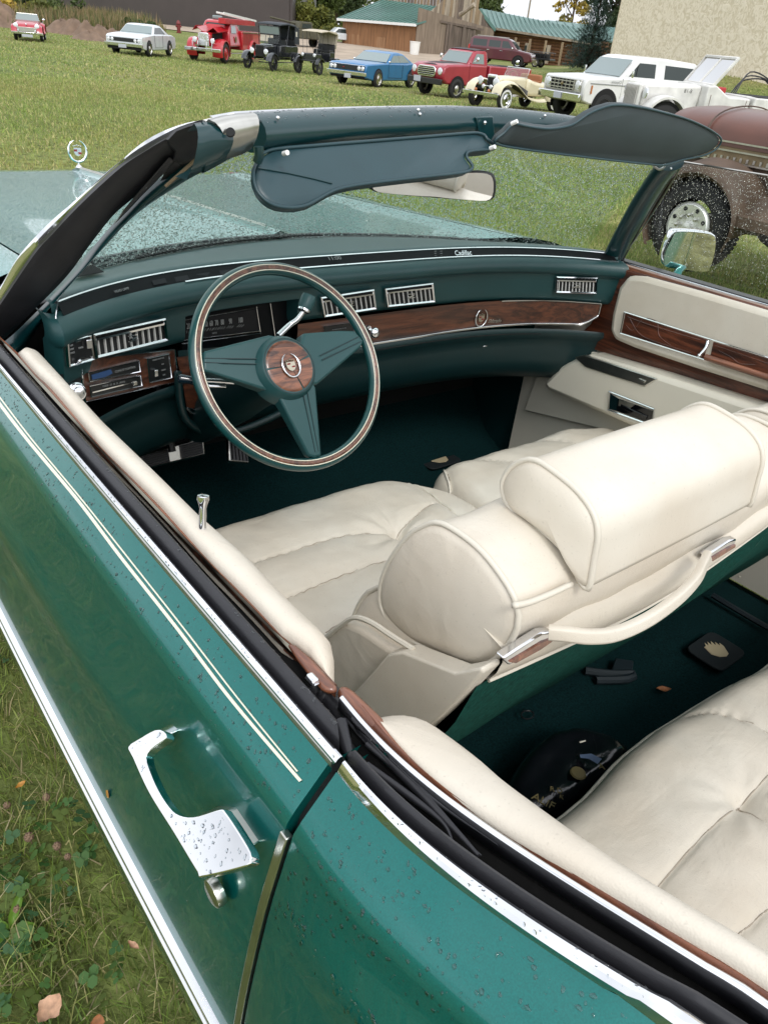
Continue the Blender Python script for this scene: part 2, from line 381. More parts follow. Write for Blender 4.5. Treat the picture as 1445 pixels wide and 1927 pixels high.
# ---- belt lines traced along the driver's side
TL = {0: ((-14, 680), (0, 696), (55, 761), (105, 830), (150, 882), (219, 960), (295, 1050), (360, 1129), (439, 1224), (530, 1331), (624, 1441)),
      1: ((-10, 677), (0, 690), (55, 755), (112, 830), (150, 871), (219, 947), (302, 1050), (360, 1117), (439, 1210), (536, 1325), (630, 1436)),
      2: ((-10, 671), (0, 684), (55, 746), (122, 830), (152, 862), (219, 934), (316, 1050), (360, 1098), (422, 1170), (555, 1323), (644, 1424)),
      3: ((-12, 642), (0, 651), (50, 700), (89, 745), (159, 830), (219, 898), (299, 988), (354, 1050), (443, 1148), (539, 1252), (605, 1322), (628, 1350)),
      4: ((-8, 636), (30, 671), (97, 746), (172, 830), (219, 884), (295, 960), (375, 1048), (443, 1114), (518, 1191), (543, 1218), (584, 1270)),
      5: ((-4, 630), (35, 665), (69, 705), (100, 735), (181, 830), (219, 870), (295, 946), (389, 1050), (443, 1104), (500, 1163), (541, 1207), (584, 1237), (609, 1262), (634, 1289))}
def tline(k, z, n=50):
    P = resample(spline([at(*p, z=z) for p in TL[k]], 60), n)
    if k < 5: P[:, 0] = np.polyval(np.polyfit(P[:, 1], P[:, 0], 2), P[:, 1])
    return P
_b = tline(0, .937)[::-1]
door_bx = lambda y: np.interp(y, list(_b[:, 1])+[1.7, 2.8], list(_b[:, 0])+[_b[-1, 0]+.003, -.88])
TQ0 = [(633, 1454), (709, 1536), (781, 1607), (832, 1652), (900, 1703), (1003, 1771), (1089, 1826), (1169, 1880), (1221, 1921)]
qo = np.array([blt(*p) for p in TQ0])
def extend(P, rear=-2.3, k=5):
    "carry a traced belt line on to the back of the car"
    P = np.asarray(P); P = P[np.argsort(-P[:, 1])]; t_ = P[:, 1]; ys_ = np.linspace(t_[0], t_[-1], 14)
    if len(P) > 5: P = np.array([[np.polyval(np.polyfit(t_, P[:, 0], 3), y), y, np.polyval(np.polyfit(t_, P[:, 2], 3), y)] for y in ys_])
    e = P[-1]; d = (P[-1]-P[-4]); d = d/abs(d[1]); out = list(P)
    ys = [-.45, -.8, -1.4, -2.0, rear]
    x, z = e[0], e[2]; lasty = e[1]; s = d[0]
    for i_, y in enumerate(ys):
        s *= (.8, .35, .2, .1, .1)[i_]; x = x+s*(lasty-y); z = min(.99, z+.01); out.append(np.array([x, y, z])); lasty = y
    return np.array(out)
QO = resample(spline(extend(qo), 240), 240)
def bx(y):
    if y >= 0: return float(door_bx(y))
    return float(np.interp(y, QO[::-1, 1], QO[::-1, 0]))
def bz(y):
    if y >= 0: return .937 if y < 1.3 else .937-.030*(y-1.3)
    return float(np.interp(y, QO[::-1, 1], QO[::-1, 2]))
FW_ = (-.030, -.036)      # flat facet under the chrome
PROFA = [(-.035, -.044), (-.039, -.060), (-.0455, -.090), (-.054, -.130), (-.064, -.195), (-.071, -.25), (-.076, -.30), (-.081, -.345), (-.081, -.39), (-.070, -.47), (-.045, -.56), (-.01, -.64), (.05, -.70)]
PR = np.vstack([[(0, 0), (-.010, -.012), (-.020, -.024), (-.028, -.0336)], spline([(a, b, 0) for a, b in PROFA], 40)[:, :2]])
def bodypt(y, dx, dz, s=-1):
    x0, z0 = bx(y), bz(y)
    k = min(1, max(0, -y/.20)); w = 1+.10*k      # the facet widens behind the door
    f = min(1, -dz/.036); dx2 = dx+(w-1)*FW_[0]*.85*f; dz2 = dz+(w-1)*FW_[1]*f
    # fender ridge that swells behind the door, soft crease along the door
    rid = .014*k*math.exp(-((dz+.100)/.017)**2); hip = .012*k*math.exp(-((dz+.27)/.10)**2)
    cz = -.150-.03*y; cr = .006*math.exp(-((dz-cz)/.024)**2)*min(1, max(0, (y-.12)*3))
    X = x0+dx2-rid-hip-cr
    if y > 1.9: X += .06*((y-1.9)/1.15)**2
    return np.array([X if s < 0 else -X, y, z0+dz2])
def sidepanel(name, y0, y1, s, n=30, mat=None):
    ys = np.linspace(y0, y1, n) if y0 > -1 else np.concatenate([np.linspace(y0, -.5, n//3), np.linspace(-.48, y1, n)]); m = MB(); m.grid([[bodypt(y, a, b, s) for a, b in PR] for y in ys], flip=(s > 0))
    # returned edges so that the panel has thickness at the shut lines
    for ye, fl in ((y0, 0), (y1, 1)):
        m.grid([[bodypt(ye, a, b, s) for a, b in PR], [bodypt(ye, a, b, s)+np.array([.03*(-s), 0, 0]) for a, b in PR]], flip=bool(fl) ^ (s > 0))
    return m.build(name, mat or M_PAINT, CAR, smooth=50, fixn=False)
door = sidepanel('door', .004, 1.47, -1, 40)
sidepanel('front_fender', 1.476, 3.06, -1, 24)
quarter = sidepanel('quarter_panel', -2.35, -.006, -1, 60)
sidepanel('door', .004, 1.47, 1, 16); sidepanel('front_fender', 1.476, 3.06, 1, 16); sidepanel('quarter_panel', -2.35, -.006, 1, 24)
# black shut line behind the door
m = MB(); m.grid([[bodypt(-.012, a+.012, b) for a, b in PR], [bodypt(.012, a+.012, b) for a, b in PR]]); m.build('door_seal', M_DARK, CAR, fixn=False)
# chromed door edge guard
g = [bodypt(.0005, a, b) for a, b in PR if -.66 < b < -.048]
m = MB(); m.sweep(g, [(-.0045, -.003), (.0045, -.003), (.0045, .004), (-.0045, .004)], up=(-1, 0, .2)); m.build('edge_guard', M_CHROMED, door, bevel=.001)
# hood and fender tops
zh = lambda y: .953-.046*(y-1.45)
yh = lambda x: 1.545-.45*x*x
def hoodz(x, y):
    a = abs(x); return zh(y)+.010*math.exp(-(x/.012)**2)+.012*math.exp(-((a-.74)/.08)**2)-.05*max(0, (a-.80)/.12)**2*1.0+.006*math.exp(-(x/.18)**2)
def front(x): return 3.085-.06*(abs(x)/.9)**3
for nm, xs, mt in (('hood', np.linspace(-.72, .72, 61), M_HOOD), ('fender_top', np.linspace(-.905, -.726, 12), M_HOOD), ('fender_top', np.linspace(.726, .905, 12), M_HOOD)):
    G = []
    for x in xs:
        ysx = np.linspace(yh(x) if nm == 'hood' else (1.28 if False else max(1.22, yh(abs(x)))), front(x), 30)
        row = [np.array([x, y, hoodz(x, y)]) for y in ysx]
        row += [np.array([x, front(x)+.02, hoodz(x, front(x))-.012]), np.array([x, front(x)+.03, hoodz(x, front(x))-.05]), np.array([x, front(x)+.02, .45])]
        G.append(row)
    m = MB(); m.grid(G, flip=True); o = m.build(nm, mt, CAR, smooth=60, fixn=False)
    if nm == 'hood': HOOD = o
m = MB()
for s in (-1, 1):
    P = [(s*.905+0*y, y, hoodz(.905, y)) for y in np.linspace(1.22, 3.0, 12)]
    Q = [(s*abs(bx(y)), y, bz(y)-.001) for y in np.linspace(1.22, 3.0, 12)]
    m.grid([P, Q]); m.build('fender_edge', M_PAINT, CAR); m = MB()
# cowl below the glass (dark, wet) and wiper cover
m = MB(); xs = np.linspace(-.84, .84, 40)
m.grid([[(x, yws(x)-.03, .935) for x in xs], [(x, yws(x)+.01, .937) for x in xs], [(x, yh(x)-.012, .925) for x in xs], [(x, yh(x)+.02, .90) for x in xs]]); m.build('cowl_panel', M_BLACKP, CAR)
m = MB(); m.sweep([(x, yh(x)-.004, .951-.03*max(0, abs(x)-.7)) for x in xs], [(-.007, -.004), (.007, -.004), (.005, .005), (-.005, .005)], up=(0, 0, 1)); m.build('hood_rear_seal', M_RUBBER, CAR)
m = MB()
for s in (-1,):
    m.sweep(spline([at(-30, 530, z=.955), at(0, 512, z=.955), at(28, 500, z=.955), at(50, 480, z=.955)], 10), [(-.004, -.003), (.004, -.003), (.003, .003), (-.003, .003)], up=(0, 0, 1))
m.build('cowl_trim', M_WHITE, CAR)
for x0, x1 in ((-.60, -.1), (-.02, .48)):
    w = MB(); P = [(x, yws(x)+.028-.006*math.sin((x-x0)/(x1-x0)*3.1), .953) for x in np.linspace(x0, x1, 14)]
    w.tube(P, .0045, 6); w.build('wiper', M_BLACKP, CAR)
# hood ornament
orn = MB(); b0 = at(150, 322, x=0.0)
oc = np.array([0, b0[1], hoodz(0, b0[1])]); oy = oc[1]
orn.lathe([(.014, 0), (.010, .006), (.004, .012), (.0035, .02)], oc, (0, 0, 1), 12)
ORN = orn.build('hood_ornament', M_CHROME, CAR)
cz_ = oc+np.array([0, 0, .062]); w = MB()
w.tube([cz_+np.array([.036*math.sin(t), 0, -.040*math.cos(t)]) for t in np.linspace(.0, 2.85, 22)], [.0045]*12+list(np.linspace(.0045, .001, 10)), 6)
w.tube([cz_+np.array([-.036*math.sin(t), 0, -.040*math.cos(t)]) for t in np.linspace(.0, 2.85, 22)], [.0045]*12+list(np.linspace(.0045, .001, 10)), 6)
w.build('wreath', M_CHROME, ORN)
mat('red_enamel', (.25, .01, .02), .3, coat=1)
q = MB(); u, v, n_ = np.array([1, 0, 0.]), np.array([0, 0, 1.]), np.array([0, -1., 0])
q.prism([(a*.030, b*.036) for a, b in [(-.5, .30), (-.5, -.15), (-.32, -.42), (0, -.55), (.32, -.42), (.5, -.15), (.5, .30)]], cz_+np.array([0, .002, 0]), u, v, n_, .004)
for k in range(5): q.ball(cz_+u*(k-2)*.0075+v*(.017+.002*(2-abs(k-2))), .0032, 6, 4)
q.build('crest', M_CHROME, ORN)
q = MB()
for a, b in ((-.25, .05), (.25, -.2)): q.box(cz_+u*a*.034+v*b*.04+n_*.0035, (.012, .002, .008))
q.build('enamel_field', MATS['red_enamel'], ORN)
m = MB(); m.sweep([(0, y, hoodz(0, y)+.0015) for y in np.linspace(oy-.02, 1.62, 20)], [(-.0035, -.003), (.0035, -.003), (.002, .003), (-.002, .003)], up=(0, 0, 1)); m.build('hood_spear', M_CHROMED, CAR)

# ---- belt mouldings on the driver's door
yy = np.linspace(.002, 1.22, 30)
def belt(name, off0, off1, z0, ztop, mat_, ys=yy, parent=door, fn=None, n=5, bev=0):
    m = MB(); G = []
    for y in ys:
        b, z = bx(y), bz(y)
        x0, x1 = b+off0, b+off1
        G.append([(x0, y, z+z0)]+[(x0+(x1-x0)*(.5-.5*math.cos(t)), y, z+z0+(ztop-z0)*math.sin(t)**.7) for t in np.linspace(.25, math.pi-.25, n)]+[(x1, y, z+z0)])
    m.grid(G, cap=True); return m.build(name, mat_, parent, smooth=60, bevel=bev)
# chrome: sloping outer face, flat top
def chrome_strip(name, path_o, w, parent, mt=M_CHROME):
    P = np.asarray(path_o); m = MB(); G = []
    T = np.gradient(P, axis=0)
    for p, t in zip(P, T):
        t = t/np.linalg.norm(t); s_ = np.cross(t, (0, 0, 1)); s_ = s_/np.linalg.norm(s_)
        if s_[0] < 0: s_ = -s_
        G.append([p+s_*0+np.array([0, 0, -.013]), p+s_*.001, p+s_*.006+np.array([0, 0, .006]), p+s_*(w-.004)+np.array([0, 0, .007]), p+s_*w+np.array([0, 0, .003]), p+s_*w+np.array([0, 0, -.013])])
    m.grid(G, cap=True); return m.build(name, mt, parent, smooth=30, bevel=.0008)
def traced(name, rows, mt, parent, smooth=60, bev=0, cap=True):
    "surface through several traced lines"
    m = MB(); m.grid([list(r) for r in zip(*rows)], cap=cap); return m.build(name, mt, parent, smooth=smooth, bevel=bev)
dz_ = lambda P, z: P+np.array([0, 0, z])
A0, A1, A2, A3 = tline(0, .937), tline(1, .9455), tline(2, .9455), tline(3, .938)
DCH = traced('belt_moulding', [dz_(A0, -.008), A0, A1, A1*.7+A2*.3+np.array([0, 0, .0015]), A1*.3+A2*.7+np.array([0, 0, .0015]), A2, dz_(A2, -.014)], M_CHROME, door, 30)
m = MB(); m.sweep(dz_(A0, .0015)+np.array([-.0004, 0, 0]), [(-.0006, -.003), (.0006, -.003), (.0006, .003), (-.0006, .003)], up=(0, 0, 1)); m.build('moulding_lip', M_CHROMED, DCH)  # thin dull-chrome lip along the moulding's outer edge
W_ = A3-A2; rub = [dz_(A2, -.02), A2+W_*.05+np.array([0, 0, -.008]), A2+W_*.14+np.array([0, 0, -.002]), A2+W_*.2+np.array([0, 0, -.008]), A2+W_*.3+np.array([0, 0, .001])]
rub += [A2+W_*t+np.array([0, 0, .001+.009*math.sin((t-.3)/.7*math.pi)]) for t in (.4, .55, .7, .85)]+[A3, dz_(A3, -.03)]
RUBR = traced('window_wiper_seal', rub, M_RUBBER, door, 70)
A3b, A4, A5 = tline(3, .915), tline(4, .932), tline(5, .944)
traced('felt_channel', [A3b, A3b*.5+A4*.5+np.array([0, 0, -.006]), dz_(A4, -.006), A4], M_FELT, door, 70, cap=False)
Ag = tline(4, .942)*.45+A5*.55
traced('glass_edge', [tline(4, .930), tline(4, .941), Ag, dz_(Ag, -.01)], mat('glass_rim', (.30, .28, .22), .3, 1), door)
P4, P5 = tline(4, .940)[::-1], tline(5, .944)[::-1]; f_ = slice(0, 50)
traced('wood_strip', [dz_(Ag, -.01), dz_(Ag, .001), A5, dz_(A5, -.015)], M_WOODC, door, 60)
# cream door-top roll: traced outer and inner edges
ro = np.array([at(*p, z=.945) for p in ((35, 665), (69, 704), (100, 734), (181, 829), (219, 869), (295, 945), (389, 1049), (443, 1103), (500, 1162), (541, 1206), (559, 1213), (584, 1234), (609, 1261), (626, 1282))])
ri = np.array([at(*p, z=.930) for p in ((60, 662), (75, 672), (97, 695), (138, 741), (200, 809), (219, 827), (295, 901), (375, 981), (397, 1000), (472, 1066), (534, 1133), (599, 1195), (620, 1218), (628, 1239), (630, 1280))])
ro, ri = resample(spline(ro, 50), 48), resample(spline(ri, 50), 48)
G = []
for i, (a, b) in enumerate(zip(ro, ri)):
    f = i/47; e = min(1, f/.03, (1-f)/.05)**.5*.9+.1
    b = a+(b-a)*(.35+.65*min(1, f/.03))
    row = [a+np.array([0, 0, -.02])]
    for t in np.linspace(0, math.pi, 9):
        c = a+(b-a)*(.5-.5*math.cos(t)); c = c+np.array([0, 0, .017*math.sin(t)*e+.0012*mnoise.noise(Vector((c[0]*60, c[1]*160, 0)))*min(1, max(0, f-.75)*6)]); row.append(c)
    row += [b+np.array([.004, 0, -.05]), b+np.array([.012, 0, -.14])]
    if f > .985: row = [p*.0+(np.array(row).mean(0)*.5+p*.5) if k > 0 else p for k, p in enumerate(row)]
    G.append(row)
m = MB(); m.grid(G, cap=True); ROLL = m.build('door_top_pad', M_CREAM, door, smooth=80)
# wrinkled end of the roll
for k in range(9):
    f = 41+k*.55; i = int(f); pts = G[min(47, i)][2:9]; pts = [np.array(p)+np.array([0, .0006*k, .0006]) for p in pts]
# wood cap at the rear of the door
wc = [at(*p, z=.9475) for p in ((541, 1207), (559, 1213), (588, 1238), (609, 1260), (634, 1288), (636, 1296), (620, 1298), (606, 1292), (588, 1272), (560, 1236))]
m = MB(); m.prism([(p[0], p[1]) for p in wc], (0, 0, .9405), (1, 0, 0), (0, 1, 0), (0, 0, 1), .007); m.build('wood_cap', M_WOODC, door, bevel=.003)
m = MB(); c = at(588, 1277, z=.95); m.box(c, (.008, .014, .006), taper=.7); m.build('glass_clip', M_CHROME, door, bevel=.0015)
for p, s_ in (((606, 1296), (.030, .020, .014)), ((640, 1392), (.012, .05, .012)), ((630, 1330), (.020, .040, .02)), ((618, 1310), (.03, .02, .02))):
    m = MB(); m.box(at(*p, z=.918), s_, taper=.6); m.build('rubber_bumper', M_RUBBER, door, bevel=.006)
# lock knob
kb = at(381, 1000, z=.952); m = MB(); m.lathe([(.0075, 0), (.0075, .002)], kb, (0, 0, 1), 20); LKB = m.build('lock_ferrule', M_PIPE, door)
ax = np.array([.10, .10, 1]); ax /= np.linalg.norm(ax)
m = MB(); m.lathe([(.0038, -.004), (.0038, .018), (.0034, .026), (.0048, .032), (.0062, .036), (.0058, .040), (.001, .041)], kb, ax, 18); m.build('lock_knob', M_CHROME, door, smooth=70)
# pinstripes
def stripe(name, a, b, w, parent=door):
    ys = np.linspace(a[0], b[0], 30); m = MB(); G = []
    for i, y in enumerate(ys):
        t = i/29; dz = a[1]+(b[1]-a[1])*t
        dx = np.interp(-dz, [-q[1] for q in PR], [q[0] for q in PR]); dx2 = np.interp(-(dz-w), [-q[1] for q in PR], [q[0] for q in PR])
        p, q = bodypt(y, dx, dz), bodypt(y, dx2, dz-w); n = np.array([-.8, 0, .6])*.0006
        G.append([p+n*0, p+n, q+n, q+n*0])
    m.grid(G); return m.build(name, M_STRIPE, parent, fixn=False)
def onbody(px, py):
    def fn(q):
        y = q[1]; dz = q[2]-bz(y)
        dx = np.interp(-dz, [-a[1] for a in PR], [a[0] for a in PR]) if -.75 < dz < 0 else 0
        return q[0]-bodypt(y, dx, min(0, dz))[0]
    return hit(px, py, fn, t1=3)
def ribbon(pix, hw, parent=door):
    E_ = []
    pp = resample(spline([(a, b, 0) for a, b in pix], 50), 90)
    for sg in (-1, 1):
        q = [onbody(a+sg*hw, b-sg*hw*.55) for a, b, _ in pp]; q.append(q[-1]+(q[-1]-q[-8])*3); E_.append(q)
    n = np.array([-.75, 0, .65])*.0011; A, B = E_; m = MB(); m.grid([[a, a+n, c+n, c] for a, c in zip(A, B)]); return m.build('pinstripe', M_STRIPE, parent, fixn=True)
ribbon([(567, 1470), (439, 1320), (335, 1183), (230, 1050), (150, 944), (55, 830), (0, 759)], 2.6)
ribbon([(561, 1452), (452, 1318), (346, 1181), (241, 1048), (152, 936), (64, 830), (2, 749)], 1.1)
# side moulding: bright strip, dark groove, bright strip
for sgn, yr in ((-1, (-2.3, 3.0)),):
    for part, z0, w, d, mt in (('side_moulding', -.333, .008, .007, M_CHROME), ('moulding_insert', -.339, .004, .003, M_BLACKP), ('side_moulding', -.346, .009, .008, M_CHROME)):
        for (ya, yb) in ((-2.3, -.012), (.008, 1.46), (1.485, 3.0)):
            P = [bodypt(y, np.interp(-z0, [-q[1] for q in PR], [q[0] for q in PR]), z0, sgn) for y in np.linspace(ya, yb, 24)]
            m = MB(); m.sweep(P, [(-w/2, -.002), (w/2, -.002), (w/2*.8, d), (-w/2*.8, d)] if False else [(-w/2, -.003), (-w/2*.7, d), (w/2*.7, d), (w/2, -.003)], up=(-1, 0, 0)); m.build(part, mt, CAR if ya != .008 else door, bevel=.0012)

# ---- door handle
HC = np.array([-1.026, .06, .835]); HN = np.array([-1, .05, .98]); HN /= np.linalg.norm(HN)
hfn = lambda o: (lambda q: (q-HC) @ HN-o)
HPX = ((241, 1405), (266, 1387), (292, 1373), (308, 1376), (313, 1388), (292, 1404), (277, 1417), (275, 1434), (295, 1483), (318, 1519), (337, 1534), (365, 1537), (413, 1523), (424, 1529), (451, 1569), (471, 1604), (472, 1619), (464, 1630), (381, 1650), (371, 1642), (327, 1569), (280, 1493), (250, 1428))
HU = np.array([0, 1, -HN[1]/HN[2]]); HU /= np.linalg.norm(HU); HV = np.cross(HN, HU); HV = HV if HV[2] > 0 else -HV
hp = list(spline([hit(*p, hfn(0), t0=.3, t1=2) for p in HPX], 80, closed=True)); hp2 = [((p-HC) @ HU, (p-HC) @ HV) for p in hp]
m = MB(); m.prism(hp2, HC, HU, HV, -HN, .011); HANDLE = m.build('door_handle', M_CHROME, door, bevel=.0035, smooth=30)
def foot(pts, o0, xb, name, k=.8, mt=M_CHROME):
    P = np.array([hit(*p, hfn(o0), t0=.3, t1=2) for p in pts]); c = P.mean(0); m = MB()
    b = [(xb, c[1]+(p[1]-c[1])*k, min(p[2], .925)+(c[2]-p[2])*(1-k)) for p in P]
    n = len(P); m.add(list(P)+b, [tuple(range(n)), tuple(range(n, 2*n))[::-1]]+[(i, (i+1) % n, n+(i+1) % n, n+i) for i in range(n)]); return m.build(name, mt, HANDLE, bevel=.002)
foot(((266, 1390), (292, 1377), (310, 1386), (290, 1404), (274, 1416)), -.010, -.975, 'grip_post', 1.0)
foot(((345, 1547), (415, 1532), (458, 1608), (385, 1638)), -.010, -.975, 'handle_base', .9, M_CHROMED)
lk = at(402, 1680, x=-1.006)
m = MB(); m.lathe([(.0125, .0), (.0135, -.004), (.0125, -.008), (.0095, -.0095)], lk+np.array([.006, 0, 0]), (1, 0, .05), 28); m.build('lock_bezel', M_CHROMED, HANDLE)
m = MB(); m.lathe([(.0088, -.0018), (.0012, -.0022)], lk, (1, 0, .05), 20); m.build('lock_face', M_CHROME, HANDLE)
m = MB(); m.box(lk+np.array([-.0025, 0, 0]), (.001, .0016, .007)); m.build('keyhole', M_DARK, HANDLE)

# ---- quarter belt: chrome, rubber, felt, thin chrome, wood, cream roll
def trace2(pts, dz, n=240):
    P = [blt(*p, dz=dz) for p in pts]; e, d = P[-1], P[-1]-P[-2]; d = d/abs(d[1]); return resample(spline(P+[e+d*.15, e+d*.4*np.array([.6, 1, .3]), e+d*1.0*np.array([.3, 1, .1]), e+d*2.0*np.array([.15, 1, .05])], 240), n)
def trace(pts, dz=0, n=240): return resample(spline(extend([blt(*p, dz=dz) for p in pts]), 240), n)
q0, q1, q2 = QO, trace([(641, 1440), (691, 1498), (745, 1552), (817, 1625), (868, 1665), (912, 1699), (986, 1750), (1072, 1803), (1158, 1859), (1255, 1921)], .009), trace([(649, 1434), (687, 1469), (745, 1530), (803, 1586), (868, 1636), (945, 1687), (986, 1714), (1072, 1770), (1158, 1823), (1243, 1875), (1324, 1923)], .009)
QCH = traced('belt_moulding', [dz_(q0, -.010), q0, q1, q1*.7+q2*.3+np.array([0, 0, .002]), q1*.3+q2*.7+np.array([0, 0, .002]), q2, dz_(q2, -.016)], M_CHROME, quarter, 30)
A1_, A2_, A3_, q1_, q2_ = A1, A2, A3, q1, q2
m = MB()
r0 = trace([(652, 1432), (690, 1466), (748, 1527), (806, 1583), (871, 1633), (948, 1684), (989, 1711), (1075, 1767), (1161, 1820), (1246, 1872), (1327, 1920)], .002); r1 = trace([(674, 1427), (738, 1487), (800, 1545), (854, 1592), (886, 1617), (945, 1661), (1026, 1712), (1129, 1777), (1221, 1826), (1301, 1875), (1375, 1921)], -.002)
traced('window_wiper_seal', [dz_(r0, -.02), r0]+[r0*(1-t)+r1*t+np.array([0, 0, .010*math.sin(t*math.pi)]) for t in (.2, .4, .6, .8)]+[r1, dz_(r1, -.03)], M_RUBBER, quarter, 70)
A = trace([(672, 1424), (736, 1484), (798, 1542), (852, 1589), (884, 1614), (943, 1658), (1024, 1709), (1127, 1774), (1219, 1823), (1299, 1872), (1373, 1918)], -.03); B = trace([(637, 1322), (721, 1404), (799, 1476), (870, 1546), (941, 1586), (1125, 1701), (1262, 1781), (1400, 1873), (1441, 1904)], -.012)
m = MB(); G = []
for i, (a, b) in enumerate(zip(A, B)):
    G.append([a, a*.7+b*.3+np.array([0, 0, -.008]), a*.62+b*.38+np.array([0, 0, .004]), a*.5+b*.5+np.array([0, 0, -.002]), a*.35+b*.65+np.array([0, 0, -.012]), a*.15+b*.85+np.array([0, 0, .001]), b])
m.grid(G); m.build('felt_channel', M_FELT, quarter, smooth=70)
m = MB(); m.sweep(trace([(641, 1316), (725, 1400), (803, 1472), (875, 1541), (945, 1581), (1129, 1697), (1266, 1777), (1404, 1869), (1445, 1900)], .004), [(-.0028, -.012), (-.0026, .002), (0, .0035), (.0026, .002), (.0028, -.012)], up=(0, 0, 1)); m.build('inner_chrome_strip', M_CHROME, quarter, smooth=60)
A = trace([(648, 1312), (731, 1397), (809, 1468), (881, 1536), (951, 1577), (1135, 1693), (1272, 1773), (1410, 1864), (1451, 1895)], .003); B = trace([(717, 1357), (752, 1400), (836, 1483), (912, 1541), (945, 1563), (1003, 1600), (1140, 1680), (1266, 1754), (1386, 1829), (1445, 1863)], .006)
m = MB(); m.grid([[a+np.array([0, 0, -.012]), a, a*.5+b*.5+np.array([0, 0, .003]), b, b+np.array([0, 0, -.012])] for a, b in zip(A, B)], cap=True); m.build('wood_strip', M_WOODC, quarter, smooth=60)
wc = [blt(*p, dz=.006) for p in ((634, 1293), (650, 1288), (668, 1300), (700, 1330), (722, 1352), (728, 1372), (700, 1362), (668, 1333), (640, 1312))]
m = MB(); n = len(wc); m.prism([(p[0], p[1]) for p in wc], (0, 0, .935), (1, 0, 0), (0, 1, 0), (0, 0, 1), .009); m.build('wood_cap', M_WOODC, quarter, bevel=.004)
A = trace([(714, 1357), (750, 1399), (834, 1482), (910, 1540), (943, 1562), (1001, 1599), (1138, 1679), (1264, 1753), (1384, 1828), (1443, 1862)], .007); B = trace2([(716, 1350), (760, 1348), (800, 1359), (842, 1388), (900, 1434), (945, 1476), (1023, 1540), (1100, 1600), (1220, 1683), (1375, 1777), (1445, 1815)], -.012)
G = []
for i, (a, b) in enumerate(zip(A, B)):
    e = min(1, i/20)**.5; row = [a+np.array([0, 0, -.02])]
    for t in np.linspace(0, math.pi, 9): row.append(a+(b-a)*(.5-.5*math.cos(t))+np.array([0, 0, .017*math.sin(t)*e]))
    row += [b+np.array([.003, 0, -.06]), b+np.array([.004, .0, -.30]), b+np.array([.004, 0, -.6])]
    G.append(row)
m = MB(); m.grid(G); m.build('quarter_top_pad', M_CREAM, quarter, smooth=80)
for pth, r in (([(655, 1330), (700, 1395), (790, 1490), (900, 1610)], .0045), ([(690, 1400), (780, 1480), (850, 1560), (905, 1610)], .0022), ([(640, 1360), (650, 1400), (665, 1440)], .006), ([(690, 1440), (760, 1490), (830, 1545), (850, 1580)], .003)):
    m = MB(); m.tube(spline([blt(*p, dz=-.004) for p in pth], 24), list(np.interp(np.linspace(0, 1, len(spline([blt(*p) for p in pth], 24))), [0, .5, 1], [r, r*.9, r*.3])), 8); m.build('rubber_lip', M_RUBBER, quarter, smooth=80)

# ---- windshield frame
PIL = [(.862, 1.085, .905), (.839, 1.036, .945), (.775, .965, 1.055), (.70, .885, 1.165), (.645, .822, 1.235), (.612, .772, 1.278), (.575, .748, 1.298)]
P = spline([(a, b, c) for a, b, c in PIL], 30); P = P[P[:, 2] < 1.262]; up = np.array([-.25, -1, -.35])
m = MB(); m.sweep(P, [((.044 if math.cos(t) < 0 else .030)*math.cos(t), .020*math.sin(t)) for t in np.linspace(0, 2*math.pi, 14, endpoint=False)], up=up); PR_ = m.build('windshield_pillar', M_PILLAR, CAR, smooth=70)
Q = P+np.array([.030, -.004, .004]); m = MB(); m.sweep(Q[:int(len(Q)*.92)], [(.013*math.cos(t), .011*math.sin(t)) for t in np.linspace(0, 2*math.pi, 10, endpoint=False)], up=up); m.build('pillar_weatherstrip', M_RUBBER, CAR, smooth=50)
m = MB(); m.sweep(P+np.array([.022, .018, .012]), [(-.010, -.004), (.010, -.004), (.008, .004), (-.008, .004)], up=np.array([1, .2, .5])); m.build('pillar_chrome', M_CHROME, CAR, bevel=.001)
_pz, _py = [c for a, b, c in PIL], [b for a, b, c in PIL]
def pfn(o=0): return lambda q: q[1]-float(np.interp(q[2], _pz+[1.32], _py+[.735]))-o
def ptr(pts, o=0, n=40): return resample(spline([hit(a, b, pfn(o), t0=.3, t1=4) for a, b in pts], 60), n)
E0 = ptr(((-20, 562), (0, 542), (33, 486), (66, 447), (100, 413), (133, 385), (166, 356), (213, 316), (272, 266), (332, 237), (392, 223), (440, 214)), .018)
E1 = ptr(((-20, 600), (0, 575), (66, 478), (100, 440), (133, 404), (180, 358), (232, 312), (299, 273), (345, 246), (392, 231), (440, 220)), .004)
E2 = ptr(((-25, 665), (20, 628), (66, 582), (100, 548), (133, 512), (166, 466), (213, 406), (250, 374), (276, 350), (319, 306), (350, 292)), -.004)
E1r = ptr(((-20, 600), (0, 575), (66, 478), (100, 440), (133, 404), (180, 358), (232, 312), (275, 284), (312, 262), (345, 248)), -.004)
E3 = ptr(((28, 680), (50, 650), (86, 598), (136, 532), (196, 466), (256, 404), (335, 350), (390, 318), (435, 299)), .004)
E2b = ptr(((-25, 668), (20, 634), (66, 590), (110, 545), (150, 500), (190, 448), (235, 398), (290, 345), (345, 306), (395, 292)), .012)
traced('pillar_chrome', [E0+np.array([.012, .004, -.02]), E0, E0*.5+E1*.5+np.array([-.002, -.004, .003]), E1, E1+np.array([0, .02, 0])], M_CHROME, CAR, 60)
traced('pillar_weatherstrip', [E1r+np.array([0, .02, 0]), E1r]+[E1r*(1-t)+E2*t+np.array([-.002, -.007, .002])*math.sin(t*math.pi)**.6 for t in (.12, .3, .5, .7, .88)]+[E2, E2+np.array([0, .02, 0])], M_RUBBER, CAR, 60)
